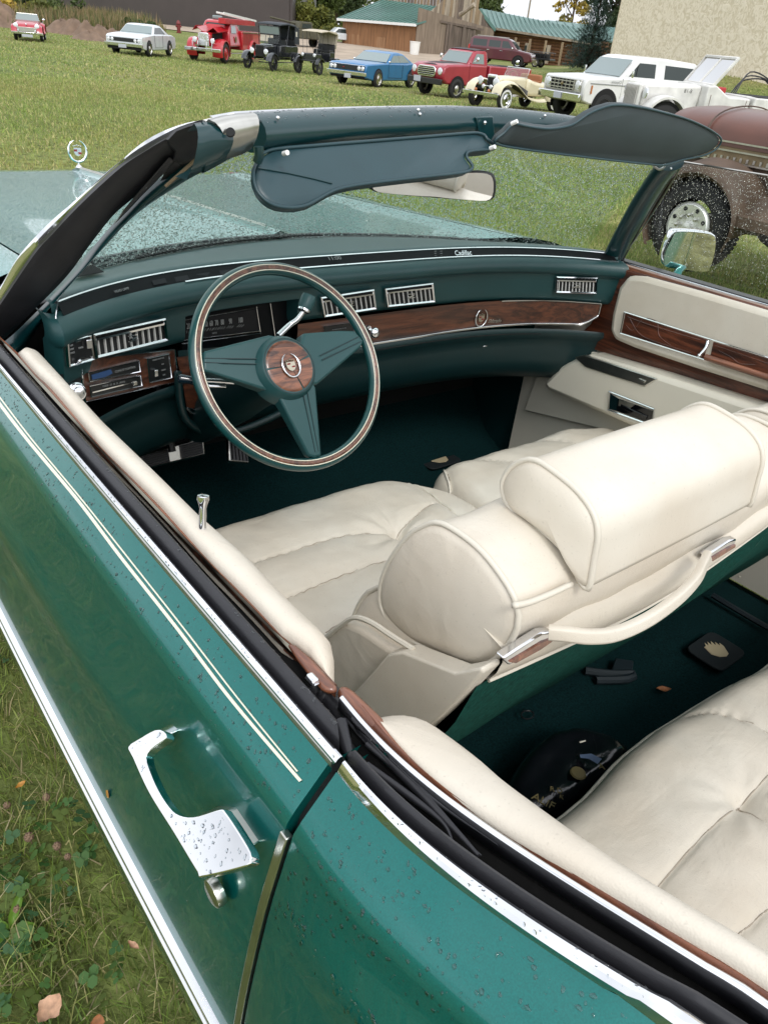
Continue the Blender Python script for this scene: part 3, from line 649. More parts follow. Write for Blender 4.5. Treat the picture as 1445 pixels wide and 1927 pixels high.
traced('windshield_pillar', [E2b]+[E2b*(1-t)+E3*t+np.array([-.004, -.022, .004])*math.sin(t*math.pi) for t in (.15, .35, .55, .75, .9)]+[E3, E3+np.array([.005, .04, 0])], M_PILLAR, CAR, 70)
yhd = lambda x: .742+.085*(1-(x/.62)**2)
H = [hit(px, py, lambda q: q[1]-yhd(q[0]), t0=.8, t1=3) for px, py in ((470, 250), (560, 243), (720, 234), (900, 230), (1040, 240), (1150, 257), (1235, 274))]
H = spline(H, 60)
PRH = [(.034*math.cos(t)*(1 if math.cos(t) > 0 else .9), .026*math.sin(t)) for t in np.linspace(0, 2*math.pi, 16, endpoint=False)]
m = MB(); m.sweep(H, PRH, up=(0, 0, 1)); HEADER = m.build('windshield_header', M_PILLAR, CAR, smooth=70)
m = MB(); m.sweep(np.vstack([H[:1]+np.array([-.05, -.02, -.006]), H])+np.array([0, .030, .016]), [(-.012, -.005), (-.010, .005), (.010, .005), (.012, -.005)], up=(0, -.25, 1)); m.build('header_chrome', M_CHROME, CAR, smooth=60)
# chromed corner casting with its latch hole, green corner and rubber block (driver's side)
cfn = lambda q: q[1]-np.interp(q[0], [-.66, -.60, -.50, -.45], [.695, .700, .716, .728])
def ctr(pts, o=0, n=9): return resample([hit(a, b, lambda q: cfn(q)-o, t0=.3, t1=4) for a, b in pts], n)
def shell(name, top, bot, mt, bul=.016, parent=CAR, k=7):
    T_, B_ = ctr(top), ctr(bot); rows = [T_+np.array([0, .02, -.012])]+[T_*(1-t)+B_*t+np.array([0, -bul, bul*.5])*math.sin(t*math.pi)**.7 for t in np.linspace(0, 1, k)]+[B_+np.array([0, .035, -.002])]
    m = MB(); m.grid(rows); return m.build(name, mt, parent, smooth=70)
shell('corner_cover', ((380, 228), (400, 231), (418, 240)), ((383, 326), (402, 316), (424, 304)), M_PILLAR)
CC = shell('latch_corner', ((392, 224), (418, 217), (445, 213), (476, 211)), ((424, 300), (440, 296), (458, 290), (474, 280)), M_CHROMED, .018)
shell('corner_cover', ((366, 232), (392, 229), (415, 240), (428, 252)), ((352, 338), (384, 322), (408, 310), (424, 299)), M_PILLAR, .0195)
hc = hit(434, 249, lambda q: cfn(q)+.024, t0=.3, t1=3); m = MB(); m.lathe([(.0062, -.001), (.0058, .0015), (.001, .0016)], hc, BC[0]*-1, 18); m.build('latch_hole', M_DARK, CC)
def blob(name, pts, mt, o, hgt, facet=0):
    P = np.array([hit(a, b, pfn(o), t0=.3, t1=3) for a, b in pts]); c = P.mean(0); d = CAMC-c; d /= np.linalg.norm(d); m = MB()
    rows = [P-d*.01, P, c+(P-c)*.86+d*hgt*.8, c+(P-c)*.45+d*hgt, c+(P-c)*.02+d*hgt*.9]; m.grid(rows, cv=True); return m.build(name, mt, CAR, smooth=30)
blob('rubber_block', ((312, 262), (330, 243), (356, 233), (382, 228), (385, 250), (381, 284), (365, 301), (342, 310), (326, 302), (330, 286), (318, 275)), M_RUBBER, -.018, .012)
blob('rubber_fold', ((318, 296), (330, 300), (318, 318), (296, 340), (268, 368), (240, 398), (214, 424), (232, 396), (262, 360), (292, 326)), M_RUBBER, -.014, .008)
blob('rubber_fold', ((322, 300), (345, 300), (384, 284), (386, 318), (352, 338), (318, 352), (300, 345)), M_RUBBER, .006, .004)
m = MB(); m.tube(spline([hit(a, b, pfn(-.020), t0=.3, t1=3) for a, b in ((372, 296), (355, 312), (330, 334), (312, 350))], 14), [.0025]*len(spline([hit(a, b, pfn(-.020), t0=.3, t1=3) for a, b in ((372, 296), (355, 312), (330, 334), (312, 350))], 14)), 5); m.build('worn_edge', mat('worn_tan', (.26, .20, .13), .8), CAR)
for px, py in ((523, 222), (790, 215), (787, 207), (1025, 218)):
    m = MB(); p = hit(px, py, lambda q: q[1]-yhd(q[0])+.028, t0=.5, t1=3); m.ball(p, .0030, 8, 6); m.build('screw', M_CHROME, HEADER)

# ---- windshield glass with rain
def wsg(x, t):
    a = np.array([x*1.0, yws(x)-.01, .945]); xt = x*.72; b = np.array([xt, yhd(xt)+.015, np.interp(xt, H[:, 0], H[:, 2])-.012])
    bow = .02*math.sin(t*math.pi); return a+(b-a)*t+np.array([0, bow, bow*.6])
gx = np.linspace(-.835, .835, 40); gt = np.linspace(0, 1, 16)
m = MB(); m.grid([[wsg(x, t) for t in gt] for x in gx]); WS = m.build('windshield', M_GLASS, CAR, smooth=180, fixn=False)
m = MB(); m.sweep([wsg(x, .0)+np.array([0, -.012, .006]) for x in gx], [(-.008, -.008), (-.008, .004), (.006, .006), (.010, -.008)], up=(0, 0, 1)); m.build('windshield_gasket', M_RUBBER, CAR, smooth=60)
def drops(name, P, Nn, rad, parent, h=.45, seg=7, rings=2, mat_=None, kind='stuff', elong=None):
    "flattened domes of water, all one mesh"
    P = np.asarray(P); Nn = np.asarray(Nn); Nn = Nn/np.linalg.norm(Nn, axis=1)[:, None]; n = len(P); rad = np.asarray(rad)
    a = np.cross(Nn, np.array([.31, .22, .9])); a /= np.linalg.norm(a, axis=1)[:, None]; b = np.cross(Nn, a)
    th = np.linspace(0, 2*math.pi, seg, endpoint=False); jit = 1+.22*RNG.standard_normal((n, seg)).clip(-1.3, 1.3); st = RNG.uniform(.75, 1.3, n)
    V = np.zeros((n, seg*rings+1, 3)); 
    for k in range(rings):
        f = [1.0, .72][k] if rings == 2 else [1.0, .85, .5][k]; hh = ([0, .62] if rings == 2 else [0, .5, .88])[k]
        for j in range(seg):
            r = rad*jit[:, j]*f
            V[:, k*seg+j] = P+a*(r*math.cos(th[j])*st)[:, None]+b*(r*math.sin(th[j])/st)[:, None]+Nn*(rad*h*hh-.0002)[:, None]
    V[:, -1] = P+Nn*(rad*h)[:, None]
    F = []
    for k in range(rings-1):
        for j in range(seg): F += [(k*seg+j, k*seg+(j+1) % seg, (k+1)*seg+(j+1) % seg), (k*seg+j, (k+1)*seg+(j+1) % seg, (k+1)*seg+j)]
    k = rings-1
    for j in range(seg): F.append((k*seg+j, k*seg+(j+1) % seg, seg*rings))
    F = np.array(F); off = (np.arange(n)*(seg*rings+1))[:, None, None]
    o = bulk(name, V.reshape(-1, 3), (F[None]+off).reshape(-1, 3), mat_ or M_WATER, parent, smooth=1)
    if kind: o['kind'] = kind
    return o
def scatter_ws(n, f, r0, r1, u0=-.82, u1=.82):
    P, N2 = [], []
    u = RNG.uniform(u0, u1, n); t = RNG.uniform(.02, .98, n)
    for x, q in zip(u, t):
        p = f(x, q); d1 = f(x+.005, q)-p; d2 = f(x, min(.999, q+.01))-p if q < .98 else p-f(x, q-.01)
        nn = np.cross(d1, d2); nn /= np.linalg.norm(nn); nn = nn if nn[1] > 0 else -nn; P.append(p+nn*.0004); N2.append(nn)
    return P, N2, r0+(r1-r0)*RNG.random(n)**2.2
P, N2, rr = scatter_ws(34000, wsg, .0007, .0023)
drops('raindrops', P, N2, rr, WS, h=1.15, seg=6)

# ---- sun visors, mirror
vpl = lambda q: (q[1]-.745)-(q[2]-1.272)*.9
def outline_prism(name, pix, fn, thick, matr, parent, bev=.006, nrm=None, dense=40):
    P = spline([hit(a, b, fn, t0=.6, t1=3) for a, b in pix], dense, closed=True); c = P.mean(0)
    if nrm is None:
        u_, s_, vt = np.linalg.svd(P-c); nrm = vt[2]
    nrm = np.array(nrm, float); nrm /= np.linalg.norm(nrm)
    if nrm @ (CAMC-c) < 0: nrm = -nrm
    m = MB(); n = len(P)
    prof = [(-thick, .0), (-thick, 1), (-thick*.5, 1.0), (0, 1), (0, .0)]
    V = []; c2 = c
    def ring(k, d): return [c+(p-c)*k+nrm*d for p in P]
    R_ = [ring(.955, 0), ring(.985, -thick*.12), ring(1, -thick*.5), ring(.985, -thick*.88), ring(.955, -thick)]
    m.grid(R_, cv=True, flip=False); m.F.append(tuple(range(n))); m.F.append(tuple(4*n+i for i in range(n))[::-1]); m.M += [0, 0]
    return m.build(name, matr, parent, smooth=50), P, nrm
vl = ((482, 308), (476, 332), (484, 360), (506, 382), (538, 391), (577, 387), (620, 363), (660, 351), (750, 339), (850, 328), (882, 322), (888, 312), (878, 298), (880, 287), (905, 283), (926, 281), (930, 275), (915, 262), (897, 251), (800, 258), (700, 266), (600, 274), (505, 284))
VL, vP, vn = outline_prism('sun_visor', vl, vpl, .016, M_VISOR, CAR)
m = MB(); m.tube(spline([p+vn*.001 for p in vP], 120, closed=True), .0028, 6, closed=True); m.build('visor_piping', M_VISOR, VL, smooth=80)
m = MB(); m.tube([hit(a, b, lambda q: vpl(q)+.0016, t0=.6, t1=3) for a, b in ((486, 316), (540, 325), (590, 336), (625, 345))], .0012, 5); m.build('visor_seam', M_PILLAR, VL)
vpr = lambda q: (q[1]-.742)+(q[2]-1.28)*.35
vr = ((930, 268), (948, 250), (966, 233), (985, 236), (1030, 242), (1075, 235), (1105, 215), (1150, 198), (1200, 201), (1250, 212), (1300, 227), (1340, 247), (1356, 263), (1345, 281), (1320, 293), (1285, 300), (1250, 310), (1215, 308), (1150, 301), (1050, 289), (970, 278))
VR, vP2, vn2 = outline_prism('sun_visor', vr, vpr, .016, mat('visor_underside', (.032, .046, .050), .6, bump=.4, bscale=500, var=.12, vscale=14), CAR)
m = MB(); m.tube(spline([p+vn2*.0008 for p in vP2], 120, closed=True), .0024, 6, closed=True); m.build('visor_piping', M_VISOR, VR, smooth=80)
# pale pad line under the header
m = MB(); m.sweep([hit(px, py, lambda q: q[1]-yhd(q[0])+.02, t0=.6, t1=3) for px, py in ((486, 281), (560, 276), (700, 263), (800, 256), (895, 249))], [(-.004, -.001), (.004, -.001), (.004, .001), (-.004, .001)], up=(0, -1, .3)); m.build('header_welt', M_CREAMP, HEADER)
m = MB(); p = [hit(a, b, lambda q: q[1]-yhd(q[0])+.034, t0=.6, t1=3) for a, b in ((893, 220), (925, 218), (929, 266), (921, 272), (906, 262), (899, 250))]
m.prism([(q[0], q[2]) for q in p], (0, np.mean([q[1] for q in p])-.004, 0), (1, 0, 0), (0, 0, 1), (0, 1, 0), .006); VB = m.build('visor_bracket', M_PILLAR, CAR, bevel=.002)
m = MB(); m.ball(hit(912, 231, lambda q: q[1]-yhd(q[0])+.044, t0=.6, t1=3), .0035, 8, 6); m.build('screw', M_CHROME, VB)
for (a, b), (c, d) in (((962, 233), (973, 228)), ((922, 279), (931, 276)), ((534, 289), (541, 287))):
    m = MB(); p, q = at(a, b, y=.70), at(c, d, y=.69); m.tube([p, (p+q)/2, q], .0036, 8); m.build('pivot_tip', M_WHITE, VB, smooth=80)
m = MB(); m.tube([at(487, 276, y=.70), at(488, 292, y=.70), at(484, 303, y=.705)], .007, 8); m.build('visor_pivot', M_PILLAR, VL)
m = MB(); m.tube(spline([at(*p, y=.77) for p in ((1228, 311), (1240, 319), (1250, 312), (1244, 300))], 14), .0028, 6); m.build('visor_hook', M_CHROMED, VR)
m = MB(); m.ball(at(1262, 317, y=.76), .0028, 8, 6); m.build('screw', M_CHROME, VR)
# inside mirror, turned towards the seats
mc = at(812, 350, y=.77); tgt = np.array([-.30, .06, .93]); d1 = (CAMC-mc)/np.linalg.norm(CAMC-mc); d2 = (tgt-mc)/np.linalg.norm(tgt-mc); mn = d1+d2; mn /= np.linalg.norm(mn)
mfn = lambda q: (q-mc) @ mn
mo = ((691, 345), (760, 337), (830, 329), (888, 323), (922, 325), (933, 334), (935, 352), (932, 371), (920, 379), (890, 378), (820, 373), (740, 366), (703, 361), (693, 353))
MR, mP, _n = outline_prism('rear_view_mirror', mo, mfn, .012, M_BLACKP, CAR, nrm=mn, dense=40)
c = mP.mean(0); m = MB(); n = len(mP); m.add([c+(p-c)*.955+mn*.0012-(p-c)/np.linalg.norm(p-c)*.002 for p in mP], [tuple(range(n))]); m.build('mirror_glass', M_MIRROR, MR, smooth=0)
m = MB(); m.tube([c-mn*.012, c-mn*.03+np.array([0, .03, .03]), np.array([c[0], yhd(c[0])+.0, 1.30])], .005, 8); m.build('mirror_stem', M_CHROMED, MR)
# ================================================================== dashboard
def fdash(off=0): return lambda q: q[1]-yf(q[0])-off
def dp(px, py, off=0): return hit(px, py, fdash(off), t0=.6, t1=4)
TOPZ = .988
def dashrow(x, rows): return [np.array([x, (yws(x)+o[1]) if isinstance(o, tuple) else yf(x)+o, z]) for o, z in rows]
xs = np.concatenate([np.linspace(-.80, .80, 70)])
m = MB(); m.grid([dashrow(x, [(('w', .0), .955), (('w', -.03), .966), (('w', -.08), .976)]+[(o, z) for o, z in ((.12, .984), (.06, .990), (.036, .991), (.030, .986), (.028, .975))]) for x in xs], cap=False)
DT = m.build('dash_top_pad', M_DASH, CAR, smooth=50)
# pad: brow and face, open where the gauges sit
FULL = [(.03, .9735), (.004, .9715), (-.010, .966), (-.019, .955), (-.021, .943), (-.017, .933), (-.007, .927)]
FACE = [(-.005, .924), (-.003, .905), (-.001, .885), (.001, .862), (.006, .852), (.014, .846), (.03, .842)]
m = MB(); m.grid([dashrow(x, FULL+FACE[:2]) for x in xs])
for a, b, n in ((-.80, -.505, 16), (-.205, .80, 40)):
    m.grid([dashrow(x, FACE[1:]) for x in np.linspace(a, b, n)], cap=False)
for xe, dx in ((-.505, .012), (-.205, -.012)):
    m.grid([[p for p in dashrow(xe, FACE[1:])], [p+np.array([dx, .05, 0]) for p in dashrow(xe, FACE[1:])]])
for s in (-1, 1):      # rounded ends
    x = s*.80; A = dashrow(x, FULL+FACE); m.grid([A, [p+np.array([s*.010, .012, 0]) for p in A], [p+np.array([s*.012, .06, 0]) for p in A]])
PAD = m.build('dash_pad', M_DASH, CAR, smooth=55)
m = MB(); m.sweep([np.array([x, yf(x)-.0148, .9305]) for x in np.linspace(-.775, .79, 60)], [(-.0012, -.001), (.0012, -.001), (.0012, .001), (-.0012, .001)], up=(0, 0, 1)); m.build('pad_seam', M_DASHD, PAD)
# black glossy strip with chromed edges
xs2 = np.linspace(-.785, .785, 60)
m = MB(); m.grid([[np.array([x, yf(x)+.026, .9865]), np.array([x, yf(x)+.006, .972])] for x in xs2]); ST = m.build('instrument_strip', mat('strip_black', (.003, .004, .005), .5, spec=.12), CAR, smooth=60)
for nm, x0, x1, o, z in (('strip_trim', -.785, .785, .029, .9885), ('strip_trim', -.50, .785, .002, .9728)):
    m = MB(); P = [np.array([x, yf(x)+o, z]) for x in np.linspace(x0, x1, 60)]; m.sweep(P, [(-.0014, -.0014), (.0014, -.0014), (.0014, .0014), (-.0014, .0014)], up=(0, -.6, .8)); m.build(nm, M_CHROME, ST)
m = MB(); m.tube([np.array([-.785, yf(-.785)+.027, .9885]), np.array([-.800, yf(-.80)+.01, .975]), np.array([-.806, yf(-.80)+.0, .93])], .0014, 5); m.build('strip_trim', M_CHROME, ST)
def dframe(px, py, off=0, du=6):
    o = dp(px, py, off); a = dp(px-du, py, off); b = dp(px+du, py, off)
    u = (b-a); u[2] = 0; u /= np.linalg.norm(u); return o, u
o, u = dframe(868, 477, .012); sv = np.array([0, .80, .60])
text('script_lettering', 'Cadillac', o+np.array([0, -.004, .002]), u, sv, .022, M_CHROME, ST, shear=.35, stretch=.85)
for k in range(6):
    m = MB(); o, u = dframe(818+11*(k//3), 473+4.2*(k % 3), .014); m.box(o+np.array([0, -.002, .001]), (.007, .0012, .0012)); m.build('speaker_slot', M_GREY, ST)
o, u = dframe(628, 487, .014); text('clock_digits', '11:00', o+np.array([0, -.003, .002]), u, sv, .015, M_GREY, ST, stretch=1.2)
o, u = dframe(229, 547, .012); text('warning_lettering', 'HEAD LAMP', o+np.array([0, -.003, .002]), u, sv, .007, M_GREY, ST)
for k in range(5):
    o, u = dframe(300+k*42, 531-6*k, .014); m = MB(); m.add([o+u*a*.017+sv*b*.0055+np.array([0, -.0016, .0016]) for a, b in ((-1, -1), (1, -1), (1, 1), (-1, 1))], [(0, 1, 2, 3)]); m.build('warning_lens', mat('lens_black', (.006, .007, .009), .3, spec=.2), ST, smooth=0)
# defroster slots on top of the dash
m = MB()
for k in range(46):
    x = -.52+k*.0125; m.box((x, yws(x)-.055, .9795), (.008, .018, .003))
t_ = m.build('defroster_grille', M_DARK, DT); t_['kind'] = 'stuff'
m = MB()
for k in range(14): m.box((-.70+k*.004, 1.17+.0065*k*.2, .9905+.0001*k), (.0022, .07, .002))
t_ = m.build('speaker_grille', M_DARK, DT); t_['kind'] = 'stuff'
m = MB(); m.sweep([(x, yws(x)-.036, .9735) for x in np.linspace(-.66, -.05, 30)], [(-.006, -.002), (.006, -.002), (.006, .003), (-.006, .003)], up=(0, 0, 1)); m.build('defroster_slot', M_DARK, DT)

# air vents
M_VANE = mat('vane_metal', (.72, .72, .70), .35, .4)
def quad(c4, off): 
    P = [dp(px, py, off) for px, py in c4]; return P   # tl, tr, br, bl
def bil(P, u, v): return (P[0]*(1-u)+P[1]*u)*(1-v)+(P[3]*(1-u)+P[2]*u)*v
def frame_bar(m, P, w, d, n):
    I = [bil(P, a, b) for a, b in ((0, 0), (1, 0), (1, 1), (0, 1))]
    L1 = np.linalg.norm(P[1]-P[0]); L2 = np.linalg.norm(P[3]-P[0]); a, b = w/L1, w/L2
    J = [bil(P, x, y) for x, y in ((a, b), (1-a, b), (1-a, 1-b), (a, 1-b))]
    mid = [bil(P, x, y)+n*d for x, y in ((a*.45, b*.45), (1-a*.45, b*.45), (1-a*.45, 1-b*.45), (a*.45, 1-b*.45))]
    m.grid([[p-n*.004 for p in I], [p+n*d*.5 for p in I], mid, [p+n*d*.3 for p in J], [p-n*.014 for p in J]], cv=True)
    return J
def vent(c4, nv, name='air_vent', emblem=True, off=-.013):
    P = quad(c4, off); n = np.cross(P[1]-P[0], P[0]-P[3]); n /= np.linalg.norm(n); n = n if n[1] < 0 else -n
    m = MB(); J = frame_bar(m, P, .0055, .005, n); V = m.build(name, M_CHROME, CAR, smooth=30)
    m = MB(); m.add([p-n*.0055 for p in J], [(0, 1, 2, 3)]); m.build('vent_back', M_DARK, V)
    m = MB(); a, b = bil(J, 0, .16), bil(J, 1, .16); m.sweep([a+n*.001, b+n*.001], [(-.0018, -.002), (.0018, -.002), (.0018, .002), (-.0018, .002)], up=n); m.build('vent_bar', M_CHROME, V)
    me0 = None
    for k in range(nv):
        u_ = (k+.5)/nv; a, b = bil(J, u_, .16), bil(J, u_, 1); m = MB()
        s_ = (P[1]-P[0]); s_ /= np.linalg.norm(s_); w = .0013; dz = n*.003
        m.add([a-s_*w-n*.001, a+s_*w-n*.001, a+s_*w-dz*1.6, a-s_*w-dz*1.6, b-s_*w-n*.001, b+s_*w-n*.001, b+s_*w-dz*1.6, b-s_*w-dz*1.6], [(0, 1, 2, 3), (4, 5, 6, 7), (0, 1, 5, 4), (1, 2, 6, 5), (2, 3, 7, 6), (3, 0, 4, 7)])
        m.build('vane', M_VANE, V, smooth=0)
    m = MB(); c = bil(J, .5, .52)+n*.002; s_ = (J[1]-J[0]); s_ /= np.linalg.norm(s_); t2 = (J[0]-J[3]); t2 /= np.linalg.norm(t2)
    m.prism([(-.012, .006), (.012, .006), (.012, .0045), (-.012, .0045)], c, s_, t2, n, .002); m.prism([(-.012, -.006), (.012, -.006), (.012, -.0045), (-.012, -.0045)], c, s_, t2, n, .002)
    m.prism([(-.010, -.0035), (.004, -.001), (.010, .0035), (-.004, .001)], c, s_, t2, n, .004); m.build('vent_tab', M_CHROME, V)
    return V
vent(((174, 628), (310, 598), (315, 641), (180, 675)), 11)
vent(((603, 559), (703, 544), (708, 582), (610, 597)), 10)
vent(((724, 543), (814, 532), (818, 569), (729, 578)), 10)
vent(((1046, 520), (1124, 522), (1122, 553), (1044, 551)), 11)
def plaque(c4, off, w=.0022, face=M_BLACKP, name='control_panel', parent=None, frame=M_CHROME, d=.003):
    P = quad(c4, off); n = np.cross(P[1]-P[0], P[0]-P[3]); n /= np.linalg.norm(n); n = n if n[1] < 0 else -n
    m = MB(); J = frame_bar(m, P, w, d, n); V = m.build(name, frame, parent or CAR, smooth=30)
    if parent is None:
        m = MB(); m.add([p-n*.001 for p in J], [(0, 1, 2, 3)]); m.build('panel_face', face, V)
    else:
        m = MB(); m.add([p-n*.001 for p in J], [(0, 1, 2, 3)]); m.build('panel_face', face, parent)
    return V, P, n
def ptext(s, P, n, u_, v_, size, mt, parent, **k):
    s_ = P[1]-P[0]; t2 = P[0]-P[3]; return text('lettering', s, bil(P, u_, v_)+n*.0008, s_, t2, size, mt, parent, **k)
# headlamp control panel at the far left
V, P, n = plaque(((126, 641), (171, 629), (178, 677), (130, 691)), -.013, .004)
for a, b, c, d in ((.22, .42, .07, .36), (.52, .78, .36, .07), (.62, .22, .07, .26), (.82, .25, .10, .2)):
    m = MB(); m.add([bil(P, a-c/2, b-d/2)+n*.0006, bil(P, a+c/2, b-d/2)+n*.0006, bil(P, a+c/2, b+d/2)+n*.0006, bil(P, a-c/2, b+d/2)+n*.0006], [(0, 1, 2, 3)]); m.build('slot', M_DARK, V)
m = MB(); m.ball(bil(P, .34, .85)+n*.004, .0042, 8, 6); m.build('slide_knob', M_CHROME, V)
m = MB(); m.box(bil(P, .80, .30)+n*.004, (.010, .006, .016)); m.build('switch', M_CHROME, V, bevel=.001)
for s_, a, b in (('OFF', .16, .22), ('PARK', .16, .36), ('HEAD', .16, .50), ('WIPER', .52, .40), ('LIGHT', .45, .12), ('OFF SLOW', .60, .90)): ptext(s_, P, n, a, b, .0048, M_GREY, V)
# left wood panel with climate, radio and cruise controls
V, P, n = plaque(((150, 677), (329, 657), (335, 718), (160, 757)), .004, .0022, face=M_WOOD, name='control_cluster')
class PL(list): pass
P = PL(P); P.mean_ = sum(list(P))/4
def sub(c4, off=.0, w=.0016): 
    Pq = [hit(a, b, lambda q: (q-P.mean_) @ n-.0025, t0=.6, t1=4) for a, b in c4]; m = MB(); J = frame_bar(m, Pq, w, .0022, n); m.build('panel_frame', M_CHROME, V, smooth=30); m = MB(); m.add([p-n*.0004 for p in J], [(0, 1, 2, 3)]); m.build('panel_face', M_BLACKP, V); return Pq
Q = sub(((166, 701), (262, 678), (265, 700), (168, 719))); ptext('CLIMATE CONTROL', Q, n, .70, .5, .0062, M_GREY, V)
m = MB(); m.add([bil(Q, a, b)+n*.0009 for a, b in ((.05, .30), (.42, .18), (.44, .62), (.30, .80), (.06, .82))], [(0, 1, 2, 3, 4)]); m.build('blue_scale', mat('blue_print', (.02, .06, .16), .5), V)
Q = sub(((168, 726), (265, 706), (268, 726), (171, 748))); ptext('COLD   65  70  75   AUTO', Q, n, .45, .28, .0052, M_GREY, V)
m = MB(); m.add([bil(Q, a, b)+n*.0012 for a, b in ((.04, .55), (.92, .42), (.92, .52), (.04, .66))], [(0, 1, 2, 3)]); m.build('slider_rail', M_CHROME, V)
m = MB(); m.box(bil(Q, .84, .55)+n*.003, (.008, .006, .008)); m.build('slide_knob', M_CHROMED, V, bevel=.001)
Q = sub(((276, 675), (318, 665), (324, 711), (281, 721))); ptext('CRUISE CONTROL', Q, n, .5, .12, .0042, M_GREY, V); ptext('ON', Q, n, .66, .36, .0044, M_GREY, V); ptext('CRUISE', Q, n, .66, .60, .0042, M_GREY, V); ptext('OFF', Q, n, .66, .80, .0044, M_GREY, V)
m = MB(); m.box(bil(Q, .28, .62)+n*.003, (.008, .008, .014)); m.build('switch', M_CHROME, V, bevel=.001)
m = MB(); P_ = quad(((108, 706), (152, 697), (156, 757), (126, 764)), .004); m.add(P_, [(0, 1, 2, 3)]); m.build('switch_plate', M_BLACKP, V)
kb = dp(147, 738, -.03); kn = np.array([.15, -.95, .25])
m = MB(); m.lathe([(.012, -.035), (.012, -.012), (.0165, -.010), (.0165, -.002), (.0145, .0), (.0145, .002), (.011, .004), (.0095, .004), (.0085, .006), (.001, .0075)], kb, kn, 28); m.build('headlamp_knob', M_CHROME, CAR, smooth=40)
kb = dp(706, 626, -.025); m = MB(); m.lathe([(.008, -.02), (.009, -.008), (.0135, -.006), (.0135, .002), (.011, .005), (.001, .008)], kb, (.05, -.95, .25), 24); m.build('radio_knob', M_CHROME, CAR, smooth=40)
kb = dp(694, 617, -.015); m = MB(); m.lathe([(.007, -.02), (.007, .0), (.005, .003)], kb, (.05, -.95, .25), 16); m.build('radio_knob', M_CHROME, CAR)
# gauges, recessed
P = [dp(a, b, .035) for a, b in ((338, 597), (545, 562), (548, 655), (345, 678))]
m = MB(); m.add(P, [(0, 1, 2, 3)]); IC = m.build('instrument_cluster', MATS['strip_black'], CAR)
ICp = sum(P)/4
n = np.cross(P[1]-P[0], P[0]-P[3]); n /= np.linalg.norm(n); n = n if n[1] < 0 else -n
M_DIAL = mat('dial_print', (.30, .31, .30), .6)
n_ic = n.copy()
def ip(px, py, o): return hit(px, py, lambda q: (q-ICp) @ n_ic-o, t0=.6, t1=4)
def ipf(px, py): o = ip(px, py, .003); u = ip(px+5, py-1, .003)-o; u[2] = 0; return o, u/np.linalg.norm(u)
for a, b, c, d in ((343, 603, 486, 579), (343, 641, 492, 622), (343, 647, 492, 627), (483, 577, 491, 630), (509, 571, 518, 632)):
    m = MB(); m.tube([ip(a, b, .004), ip(c, d, .004)], .0011, 5); m.build('gauge_trim', M_CHROME, IC)
m = MB(); m.add([ip(a, b, .0015) for a, b in ((345, 605), (482, 582), (488, 622), (348, 640))], [(0, 1, 2, 3)]); m.build('speedometer_face', mat('dial_black', (.012, .012, .013), .6, spec=.2), IC)
for i, sx in enumerate(('20', '30', '40', '50', '60', '70', '80', '90', '100')):
    px = np.interp(i, [0, 2, 3, 4, 5, 6, 7, 8], [355, 377, 388, 398, 408, 419, 434, 453]); py = 614-(px-355)*.115
    o, u = ipf(px, py); text('speed_numeral', sx, o, u, (0, .1, 1), .017, M_DIAL, IC, stretch=.5)
    for k in (-1, 0, 1):
        m = MB(); q0, q1 = ip(px+k*4-3, py+13, .003), ip(px+k*4+(px-400)*.05, py+8, .003); m.tube([q0, q1], .0004, 4); m.build('speed_tick', M_DIAL, IC, smooth=0)
o, u = ipf(404, 627); text('unit_lettering', 'MPH', o, u, (0, .1, 1), .006, M_GREY, IC)
# hood over the gauges
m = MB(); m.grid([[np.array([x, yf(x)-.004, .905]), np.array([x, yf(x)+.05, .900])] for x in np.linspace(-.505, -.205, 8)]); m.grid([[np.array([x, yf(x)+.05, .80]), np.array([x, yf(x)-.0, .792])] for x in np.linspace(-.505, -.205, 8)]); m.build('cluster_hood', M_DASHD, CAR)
# wood band with crest, chrome edges
m = MB(); XW = np.linspace(-.20, .768, 50)
def wz(x): return (.843+.006*max(0, x)*1.2, .768+.016*max(0, x-.2)/.55)
m.grid([[np.array([x, yf(x)+.003, wz(x)[0]-(0 if x < .70 else 0)]), np.array([x, yf(x)+.003, wz(x)[1]+.9*max(0, x-.735)])] for x in XW]); WB = m.build('wood_band', M_WOOD, CAR)
m = MB(); m.sweep([np.array([x, yf(x)-.001, wz(x)[1]-.001+.9*max(0, x-.735)]) for x in XW], [(-.0028, -.003), (.0028, -.003), (.0028, .003), (-.0028, .003)], up=(0, -1, 0)); m.build('band_trim', M_CHROME, WB, bevel=.0008)
m = MB(); m.sweep([np.array([x, yf(x)-.001, wz(x)[0]+.001]) for x in XW[34:]], [(-.0012, -.002), (.0012, -.002), (.0012, .002), (-.0012, .002)], up=(0, -1, 0)); m.build('band_trim', M_CHROME, WB)
m = MB(); e = XW[-1]; m.tube([np.array([e, yf(e)-.001, wz(e)[0]]), np.array([e, yf(e)-.001, wz(e)[1]+.03])], .002, 6); m.build('band_trim', M_CHROME, WB)
